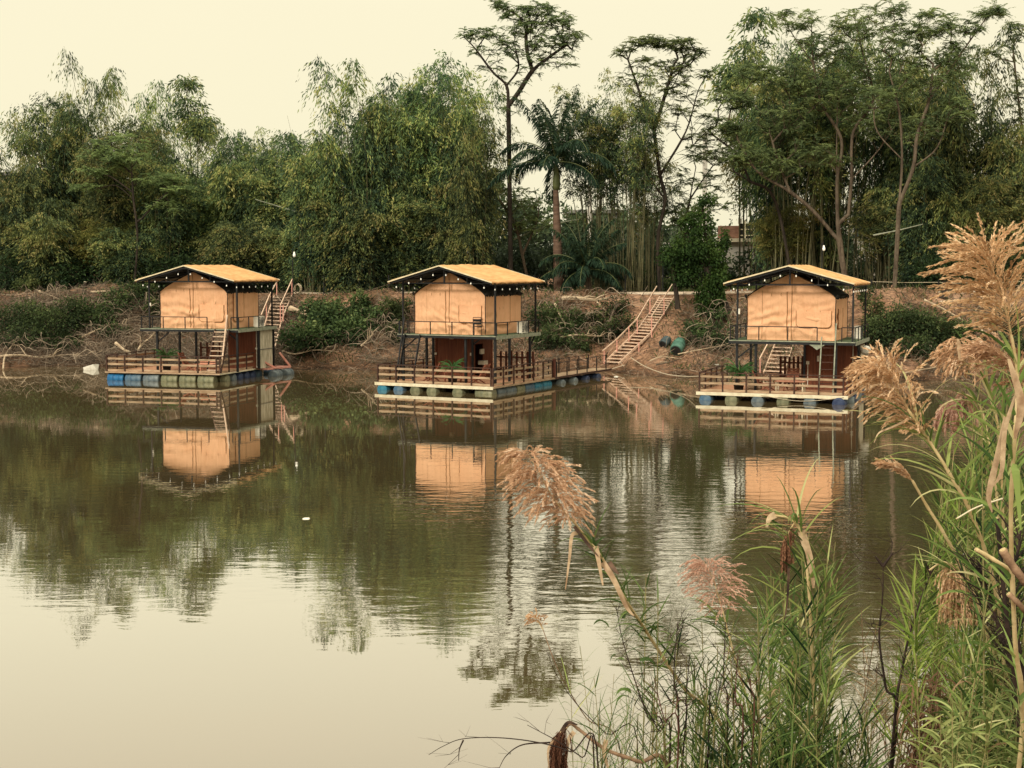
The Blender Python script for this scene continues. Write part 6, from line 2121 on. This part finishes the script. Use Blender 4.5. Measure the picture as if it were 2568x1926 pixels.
# 3 brown drooping plume
reed('brown plume hanging straight down from a bent reed tip', [(1940, 1292, 6.4), (1975, 1300, 6.4), (2005, 1325, 6.4), (2020, 1400, 6.4), (2030, 1500, 6.4), (2040, 1700, 6.5), (2050, 1880, 6.6)], .009,
     [dict(s0=.35, s1=.85, n=40, L=(.2, .4), W=(.009, .016), t0=.6)],
     dict(pts=[(1992, 1312, 6.4), (1978, 1335, 6.38), (1972, 1362, 6.38), (1970, 1385, 6.38)], n=120, bl=.10, mat=PLUMED, spread=.28, droop=2.6, up=.6, t0=.75), STEMY, 503,
     sheaths=(([(1945, 1290, 6.4), (1930, 1300, 6.38), (1922, 1322, 6.38)], .03, DRYS), ([(2010, 1330, 6.4), (2035, 1420, 6.37), (2040, 1475, 6.36)], .035, DRYS), ([(1978, 1420, 6.36), (1975, 1500, 6.36), (1966, 1560, 6.36)], .012, DARKS)))
# 4 slender brush plume
reed('slender closed plume on a bare pale stalk left of the right hand reeds', [(2288, 1205, 5.6), (2325, 1270, 5.6), (2368, 1340, 5.6), (2430, 1460, 5.7), (2490, 1650, 5.8), (2520, 1880, 6.0)], .009,
     [dict(s0=.3, s1=.7, n=26, L=(.15, .35), W=(.008, .014), t0=.7)],
     dict(pts=[(2290, 1208, 5.6), (2268, 1185, 5.6), (2245, 1172, 5.6), (2222, 1163, 5.6)], n=120, bl=.055, spread=.25, droop=.35, up=1.5, nsp=26, t0=.6), STEMY, 504)
# 5 plume leaning over the right house
reed('big tan plume leaning left in front of the right tent house', [(2275, 1025, 5.2), (2330, 1105, 5.2), (2385, 1195, 5.2), (2440, 1300, 5.25), (2500, 1500, 5.4), (2540, 1850, 5.6)], .009,
     [dict(s0=.62, s1=.95, n=34, L=(.15, .32), W=(.008, .014), t0=.75), dict(s0=.3, s1=.62, n=34, L=(.2, .35), W=(.008, .014), t0=.6)],
     dict(pts=[(2318, 1095, 5.2), (2282, 1035, 5.2), (2252, 985, 5.2), (2224, 950, 5.18), (2200, 925, 5.17)], n=190, bl=.145, spread=.9, droop=.95, up=.75, wind=(-.25, 0, .15), nsp=42, t0=.6), STEMY, 505,
     sheaths=(([(2290, 1045, 5.2), (2240, 1070, 5.18), (2205, 1085, 5.17), (2192, 1110, 5.17)], .008, DRYS),), lean=.1)
# 6 biggest plume upper right
reed('largest tan plume rising at the upper right on a thick yellow stem', [(2536, 840, 4.6), (2545, 890, 4.6), (2552, 960, 4.6), (2545, 1100, 4.6), (2535, 1300, 4.65), (2545, 1600, 4.8), (2560, 1880, 5.0)], .0085,
     [dict(s0=.60, s1=.84, n=16, L=(.16, .32), W=(.010, .018), t0=.8, droop=.6), dict(s0=.2, s1=.6, n=36, L=(.2, .35), W=(.009, .015), t0=.6)],
     dict(pts=[(2536, 845, 4.6), (2528, 800, 4.6), (2516, 755, 4.6), (2500, 710, 4.6), (2488, 670, 4.6), (2470, 630, 4.6)], n=220, bl=.185, spread=1.0, droop=.5, up=.5, wind=(-.15, 0, 0), nsp=56, t0=.55, sp=(.010, .018)), STEMY, 506, lean=.05)
reed('loose tan plume half cut off by the right edge of the picture', [(2568, 960, 5.0), (2580, 1100, 5.0), (2600, 1500, 5.2), (2610, 1880, 5.4)], .008, None,
     dict(pts=[(2572, 980, 5), (2550, 930, 5), (2520, 895, 5), (2490, 875, 5)], n=100, bl=.12, spread=.9, droop=.6, up=.8, wind=(-.3, 0, 0), nsp=30), STEMY, 507)
# 7 curled plume
reed('small curled tan plume between the two big right plumes', [(2420, 935, 5.4), (2462, 950, 5.4), (2490, 1010, 5.4), (2510, 1150, 5.4), (2520, 1500, 5.5), (2530, 1880, 5.8)], .006, [dict(s0=.4, s1=.8, n=20, L=(.15, .3), W=(.008, .014), t0=.7)],
     dict(pts=[(2440, 925, 5.4), (2415, 905, 5.4), (2405, 880, 5.4), (2402, 850, 5.4)], n=120, bl=.095, spread=1.1, droop=1.3, up=.3, nsp=26, t0=.6), STEMY, 508, sheaths=(([(2412, 905, 5.38), (2406, 870, 5.38), (2402, 850, 5.38)], .022, DRYS),))
# 8 reddish drooping
reed('reddish brown plume drooping below the small curled plume', [(2400, 985, 5.6), (2440, 1000, 5.6), (2470, 1060, 5.6), (2500, 1250, 5.6), (2510, 1500, 5.7), (2520, 1880, 5.9)], .006, [dict(s0=.4, s1=.85, n=26, L=(.15, .3), W=(.008, .014), t0=.7)],
     dict(pts=[(2440, 1010, 5.6), (2415, 1005, 5.6), (2390, 1010, 5.6), (2370, 1030, 5.6)], n=150, bl=.10, mat=PLUMEP, spread=.7, droop=2.0, up=.5, nsp=26, t0=.35), STEMY, 509)
# 9 hanging plume
reed('tan plume hanging down on the right above the ferns', [(2330, 1430, 5.8), (2365, 1410, 5.8), (2395, 1430, 5.8), (2440, 1500, 5.8), (2500, 1650, 5.9), (2530, 1880, 6)], .007, [dict(s0=.4, s1=.8, n=26, L=(.15, .3), W=(.008, .014), t0=.7)],
     dict(pts=[(2385, 1410, 5.8), (2395, 1440, 5.8), (2400, 1475, 5.8), (2405, 1505, 5.8)], n=190, bl=.13, spread=.65, droop=2.1, up=.4, nsp=30, t0=.5), STEMY, 510)
# 10 dead dark head at the bottom
reed('broken reed with a dark brown dead head drooping at the bottom edge', [(1412, 1838, 6.2), (1430, 1816, 6.2), (1455, 1832, 6.2), (1520, 1880, 6.2), (1600, 1910, 6.2), (1680, 1950, 6.3)], .010, None,
     dict(pts=[(1425, 1822, 6.2), (1405, 1838, 6.18), (1400, 1870, 6.18), (1402, 1900, 6.18)], n=210, bl=.12, mat=PLUMED, spread=.25, droop=3.0, up=.4, nsp=44, t0=.42, sp=(.02, .045), sw=.0022), DRYW, 511, lean=.2, name='broken_reed',
     sheaths=(([(1408, 1835, 6.17), (1425, 1812, 6.16), (1448, 1818, 6.16)], .018, DARKS), ([(1440, 1835, 6.18), (1425, 1860, 6.17), (1418, 1926, 6.17)], .02, DRYS), ([(1520, 1855, 6.2), (1515, 1890, 6.18), (1530, 1940, 6.18)], .02, DRYS), ([(1395, 1850, 6.17), (1375, 1880, 6.17), (1378, 1940, 6.17)], .012, DRYS)))
reed('tiny plume tip on a thin stem low in the middle', [(1345, 1552, 7), (1360, 1575, 7), (1400, 1680, 7), (1470, 1800, 7.2), (1560, 1900, 7.3)], .003, None,
     dict(pts=[(1362, 1578, 7), (1352, 1562, 7), (1342, 1548, 7)], n=26, bl=.05, spread=.7, droop=.6, up=.6, nsp=14, t0=.45), DRYW, 512)


def clump(label, tops, seed, group='green reed clumps on the near bank', Yr=(6.0, 7.6), leafm=REED, L=(.12, .28), W=(.006, .011), nl=30, sr=.0045, name='reed_clump', lean=.35, t0=.45, drk=.25, depth_low=1926, stem=STEMG, s0=.35, out=.8, droop=.2, dry=0.0):
    """tops: list of (px, py) or generator boxes (x0,x1,y0,y1,n)"""
    r = np.random.default_rng(seed)
    pts = []
    for b in tops:
        if len(b) == 2: pts.append(b)
        else:
            for _ in range(b[4]): pts.append((r.uniform(b[0], b[1]), r.uniform(b[2], b[3])))
    cx = sum(p[0] for p in pts) / len(pts)
    base = at(cx, 1926, sum(Yr) / 2); base.z = float(near_z(np.array(base.x), np.array(base.y)))
    t = thing(name, label, 'reed', base, 0, group)
    st = MB(); fo = Foliage(); fd = Foliage()
    for (x, y) in pts:
        Y = r.uniform(*Yr)
        p = at(x, y, Y)
        rt = Vector((base.x + (p.x - base.x) * .45 + r.normal(0, .12), Y + .5, 0)); rt.z = float(near_z(np.array(rt.x), np.array(rt.y)))
        mid = p.lerp(rt, .5) + Vector((r.normal(0, .06) + (p.x - rt.x) * .12, 0, .05))
        Q = spline([rt - base, mid - base, p - base], 7)
        st.tube(Q, [sr * (1.3 - .9 * i / len(Q)) for i in range(len(Q))], 5, False)
        blades_on(fo, r, Q, s0, .99, int(nl * 2.6), L, W, out, droop, t0 + r.normal(0, .13), .19)
        if r.random() < dry: blades_on(fd, r, Q, .3, .8, 6, L, W, .6, 2.0, .5, .2)
    st.build('stems', stem, t)
    link('blades', fo.mesh('blades', leafm), t)
    if fd.V: link('dry_blades', fd.mesh('dry_blades', DRY), t)
    return t

clump('dense green reed clump in the lower right centre with upright tips', [(1975, 1340), (2030, 1330), (2075, 1400), (2010, 1400), (1940, 1450), (2095, 1360), (2050, 1480), (2100, 1450), (1900, 1520), (1960, 1300)] + [(1900, 2120, 1420, 1700, 26), (1860, 2140, 1600, 1860, 22)], 601, t0=.50, nl=24, dry=.4, L=(.10, .26), W=(.006, .011))
clump('darker reeds left of the dense green clump around the pink plume stem', [(1760, 1560), (1800, 1620), (1700, 1600), (1740, 1690), (1840, 1560), (1650, 1500), (1620, 1440)] + [(1640, 1860, 1620, 1860, 26)], 602, t0=.38, nl=16, L=(.10, .24), W=(.005, .010), dry=.2)
clump('thin wispy reeds at the bottom left of the foreground growth', [(1455, 1560 + 60), (1490, 1700), (1540, 1690), (1600, 1720), (1430, 1700)] + [(1460, 1680, 1720, 1880, 18)], 603, t0=.4, nl=12, L=(.12, .26), W=(.003, .006), sr=.0025, droop=.3)
clump('bright green reeds on the right in front of the far water', [(2400, 1190), (2440, 1130), (2480, 1060), (2380, 1300), (2350, 1350), (2420, 1260), (2500, 1180), (2540, 1080), (2460, 1000), (2400, 1050)] + [(2360, 2568, 1180, 1420, 20)], 604, leafm=REEDB, t0=.48, nl=22, Yr=(6.0, 7.0), L=(.10, .24), W=(.006, .011), dry=.3)
clump('tangled dark reeds filling the right edge', [(2480, 2600, 1350, 1750, 22), (2540, 2620, 1000, 1500, 12)], 605, t0=.28, nl=18, Yr=(5.2, 6.6), L=(.10, .26), W=(.006, .011), dry=.6)
clump('dark low reeds along the bottom edge below the dense clump', [(1800, 2200, 1780, 1930, 40)], 606, t0=.30, nl=16, Yr=(5.6, 6.6), L=(.14, .3), W=(.006, .012))
clump('yellow green tuft of reeds by the hanging plume', [(2300, 1420), (2330, 1400), (2290, 1480), (2350, 1460), (2440, 1480), (2470, 1560), (2440, 1640)], 607, leafm=REEDB, t0=.6, nl=22, Yr=(5.4, 6.2), L=(.12, .25), W=(.006, .011), s0=.7)
clump('dry straw coloured stems between the dense clump and the hanging plume', [(2160, 1530), (2200, 1560), (2250, 1600), (2180, 1650), (2290, 1580)] + [(2160, 2320, 1580, 1800, 14)], 608, leafm=DRY, t0=.4, nl=14, Yr=(6.4, 7.2), L=(.10, .22), W=(.0025, .005), sr=.003, stem=DRYW, out=1.1)
clump('brown dead reeds at the lower right beside the ferns', [(2260, 2380, 1680, 1880, 18), (2300, 1690), (2330, 1690)], 609, leafm=leafmat('dead_leaf', [(0, (.05, .025, .015)), (.5, (.16, .085, .05)), (1, (.36, .22, .14))], .2, .05, .005), t0=.4, nl=20, Yr=(5.8, 6.6), L=(.10, .25), W=(.006, .014), stem=DRYW, droop=2.2)
clump('tall dark stemmed reeds crossing the right edge in the middle', [(2520, 870), (2500, 950), (2560, 900), (2470, 880)] + [(2440, 2568, 1000, 1150, 8)], 610, t0=.5, nl=12, Yr=(5.2, 6.4), L=(.14, .28), W=(.006, .011), dry=.6, s0=.55)

# broad green ferny plants in the lower right corner
def ferns(label, boxes, seed, n, leafm=FERN, Yr=(4.8, 6.2), L=(.06, .13), W=(.008, .015), name='fern_plant', group='leafy plants in the lower right corner', t0=.55):
    r = np.random.default_rng(seed)
    x0, x1, y0, y1 = boxes
    base = at((x0 + x1) / 2, 1926, sum(Yr) / 2); base.z = float(near_z(np.array(base.x), np.array(base.y)))
    t = thing(name, label, 'plant', base, 0, group)
    fo = Foliage(); m = MB()
    for _ in range(n):
        p = at(r.uniform(x0, x1), r.uniform(y0, y1), r.uniform(*Yr))
        rt = Vector((base.x + (p.x - base.x) * .7, p.y + .3, 0)); rt.z = float(near_z(np.array(rt.x), np.array(rt.y)))
        Q = spline([rt - base, p.lerp(rt, .5) + Vector((r.normal(0, .08), 0, 0)) - base, p - base], 6)
        m.tube(Q, [.004 * (1.3 - i / len(Q)) for i in range(len(Q))], 4, False)
        blades_on(fo, r, Q, .40, .99, 54, L, W, 1.2, .5, t0 + r.normal(0, .14), .18)
    m.build('stems', STEMG, t); link('blades', fo.mesh('blades', leafm), t)
ferns('pale green leafy plants filling the lower right corner', (2380, 2600, 1690, 1920), 701, 34)
ferns('bright green leaves beside the brown dead reeds', (2330, 2480, 1760, 1920), 702, 18, t0=.65)
ferns('broad pale leaves rising at the right edge above the corner plants', (2500, 2600, 1560, 1720), 703, 12, L=(.10, .2), W=(.010, .018), t0=.6)

# leafless dark shrubs
def twig_plant(label, paths, seed, r0=.006, name='bare_shrub', twigs=26, tl=.22, mat=TWIGD, group='leafless shrubs on the near bank', lf=0):
    r = np.random.default_rng(seed)
    P0 = px3(paths[0]); low = P0[-1]
    base = root_to(low, .05)
    t = thing(name, label, 'shrub', base, 0, group)
    m = MB(); fo = Foliage()
    for pth in paths:
        P_ = px3(pth)
        tw_n = max(2, int(twigs * min(1, (P_[0] - P_[-1]).length / .8)))
        if pth[-1][1] > 1882: P_ = P_ + [root_to(P_[-1], r.uniform(-.1, .1))]
        Q = spline([p - base for p in P_][::-1], 7)
        m.tube(Q, [r0 * (1.1 - .8 * i / len(Q)) for i in range(len(Q))], 5)
        for _ in range(tw_n):
            i = int(r.integers(int(len(Q) * .35), len(Q) - 1))
            d = (Q[i] - Q[i - 1]).normalized() * .7 + Vector((r.choice([-1, 1]) * r.uniform(.4, 1), r.normal(0, .3), r.uniform(0, .6)))
            L = tl * r.uniform(.4, 1.2)
            e = Q[i] + d.normalized() * L
            md = (Q[i] + e) / 2 + Vector((r.normal(0, .012), 0, r.normal(0, .012)))
            m.tube([Q[i], md, e], [r0 * .35, r0 * .22, r0 * .10], 4, False)
            for _ in range(2):
                e2 = md + Vector((r.normal(0, .06), r.normal(0, .03), r.uniform(.0, .09)))
                m.tube([md, e2], [r0 * .2, r0 * .08], 3, False)
            if lf and r.random() < lf:
                fo.add(blade(r, np.array(e), np.array(d) + r.normal(0, .3, 3), r.uniform(.05, .10), .022, 1.2), float(r.uniform(.2, .6)))
    m.build('stems', mat, t)
    if fo.V: link('leaves', fo.mesh('leaves', REED), t)
    return t
twig_plant('dark bare forked stem standing against the water right of the dense clump', [[(2215, 1420, 6), (2213, 1500, 6), (2205, 1600, 6), (2220, 1720, 6), (2240, 1900, 6.1)], [(2195, 1395, 6), (2215, 1420, 6)], [(2240, 1385, 6), (2215, 1420, 6)]], 801, .007, twigs=10, tl=.12)
twig_plant('long dark bare stem slanting up to the right in front of the water', [[(2372, 1390, 5.9), (2335, 1440, 5.9), (2290, 1560, 5.9), (2262, 1680, 5.9), (2235, 1900, 6)], [(2320, 1410, 5.9), (2335, 1440, 5.9)]], 802, .007, twigs=12, tl=.14)
twig_plant('thorny dark twigs at the bottom left of the green clump', [[(1700, 1560, 6.2), (1690, 1700, 6.2), (1700, 1900, 6.3)], [(1730, 1640, 6.2), (1720, 1760, 6.2), (1712, 1900, 6.3)], [(1780, 1700, 6.1), (1775, 1900, 6.2)], [(1820, 1560, 6.3), (1815, 1700, 6.3), (1820, 1900, 6.4)], [(1600, 1740, 6.2), (1650, 1830, 6.2), (1680, 1910, 6.2)]], 803, .005, twigs=24, tl=.16)
twig_plant('dark slanting stem with few leaves rising left of the wispy reeds', [[(1545, 1520, 6.4), (1560, 1600, 6.4), (1590, 1700, 6.4), (1625, 1800, 6.4), (1670, 1920, 6.5)]], 804, .0045, twigs=18, tl=.10, lf=.6)
twig_plant('very thin dark stem leaning left above the bottom reeds', [[(1372, 1635, 6.6), (1400, 1700, 6.6), (1450, 1770, 6.6), (1520, 1840, 6.6), (1600, 1920, 6.6)]], 805, .003, twigs=10, tl=.12)
twig_plant('reddish bare twigs at the left foot of the dense clump', [[(1850, 1640, 6), (1845, 1760, 6), (1860, 1900, 6)], [(1880, 1700, 6), (1885, 1900, 6)], [(1640, 1700, 6), (1665, 1800, 6), (1700, 1905, 6)]], 806, .0045, twigs=24, tl=.16, mat=surf('red_twig', (.05, .02, .016), (.14, .06, .045), 20, .8))
twig_plant('tangle of dark stems behind the right edge reeds', [[(2480, 1480, 5.5), (2510, 1600, 5.5), (2550, 1760, 5.5), (2560, 1900, 5.6)], [(2450, 1400, 5.4), (2500, 1560, 5.4), (2540, 1700, 5.4), (2545, 1880, 5.5)], [(2560, 1330, 5), (2540, 1500, 5), (2565, 1700, 5.1), (2570, 1880, 5.2)]], 807, .011, twigs=34, tl=.2)
# thin arched dead vine at the bottom
t = twig_plant('thin dead vine arching low over the bottom water', [[(1075, 1893, 6), (1110, 1872, 6), (1160, 1853, 6), (1250, 1850, 6), (1350, 1862, 6), (1430, 1885, 6), (1500, 1930, 6.1)], [(1250, 1930, 6), (1270, 1895, 6), (1310, 1868, 6), (1380, 1862, 6)], [(1322, 1818, 6), (1360, 1838, 6), (1400, 1860, 6), (1460, 1900, 6), (1490, 1930, 6)], [(1150, 1908, 6), (1152, 1880, 6), (1162, 1856, 6)]], 808, .0035, twigs=3, tl=.12, name='dead_vine', group='dead stems at the bottom edge')

# thick broken stalks at the right edge
def stalk(label, pts, r0, mat, seed):
    P_ = px3(pts); t = thing('broken_stalk', label, 'stalk', P_[0], 0, 'thick broken reed stalks at the right edge')
    Q = spline([p - P_[0] for p in P_], 6)
    r0 *= .68
    MB().tube(Q, [r0 * (1 + .12 * (i % 4 == 0)) for i in range(len(Q))], 9).build('stalk', mat, t, True)
    MB().tube([Q[0] * 1.0 - (Q[1] - Q[0]).normalized() * .004, Q[0]], r0 * .85, 9).build('cut_end', STEMY, t)
stalk('pale broken stalk pointing left at the right edge', [(2448, 1378, 4.8), (2480, 1396, 4.8), (2515, 1418, 4.8), (2600, 1470, 4.9)], .010, STEMY, 1)
stalk('thick brown stalk with a pale cut end at the right edge', [(2515, 1380, 4.6), (2540, 1420, 4.6), (2568, 1455, 4.6), (2620, 1520, 4.7)], .019, DRYW, 2)
stalk('second brown stalk below the cut one at the right edge', [(2530, 1490, 4.7), (2560, 1520, 4.7), (2600, 1570, 4.8)], .013, DRYW, 3)
stalk('dark old stalk running down the right edge', [(2500, 1300, 5), (2510, 1400, 5), (2525, 1560, 5), (2550, 1750, 5.1), (2560, 1926, 5.2)], .011, TWIGD, 4)
stalk('white dry leaf stalk crossing the right reeds', [(2400, 1300, 4.9), (2450, 1272, 4.9), (2515, 1250, 4.9)], .004, CREAM, 5)

# broad strap leaves at the right edge
r = np.random.default_rng(91)
for k, (lab, pts, w, m_) in enumerate((
    ('wide pale strap leaf bending over at the right edge', [(2565, 1230, 4.4), (2545, 1180, 4.4), (2548, 1190, 4.38), (2560, 1330, 4.36)], .030, REED),
    ('long split sheath leaf down the right edge stems', [(2520, 1045, 4.5), (2500, 1150, 4.5), (2480, 1240, 4.48), (2488, 1225 + 60, 4.48)], .022, DRYS),
    ('long pale sheath leaf beside the dark stem at the right', [(2548, 985, 4.5), (2520, 1080, 4.5), (2512, 1180, 4.48), (2490, 1220, 4.47)], .018, DRYS),
    ('broad grey green leaf in the upper right reeds', [(2530, 900, 4.5), (2560, 1010, 4.48), (2545, 1100, 4.47)], .03, DRYS))):
    P_ = px3(pts); t = thing('strap_leaf', lab, 'leaf', P_[0], 0, 'broad leaves at the right edge')
    S = spline([p - P_[0] for p in P_], 6); n = len(S)
    me = MB().ribbon(S, [w * math.sin(PI * (.12 + .86 * i / n)) for i in range(n)], Vector((.3, -1, .2))).mesh('blade', m_)
    a_ = me.attributes.new('tint', 'FLOAT', 'POINT'); a_.data.foreach_set('value', np.full(len(me.vertices), .75, np.float32))
    link('blade', me, t)
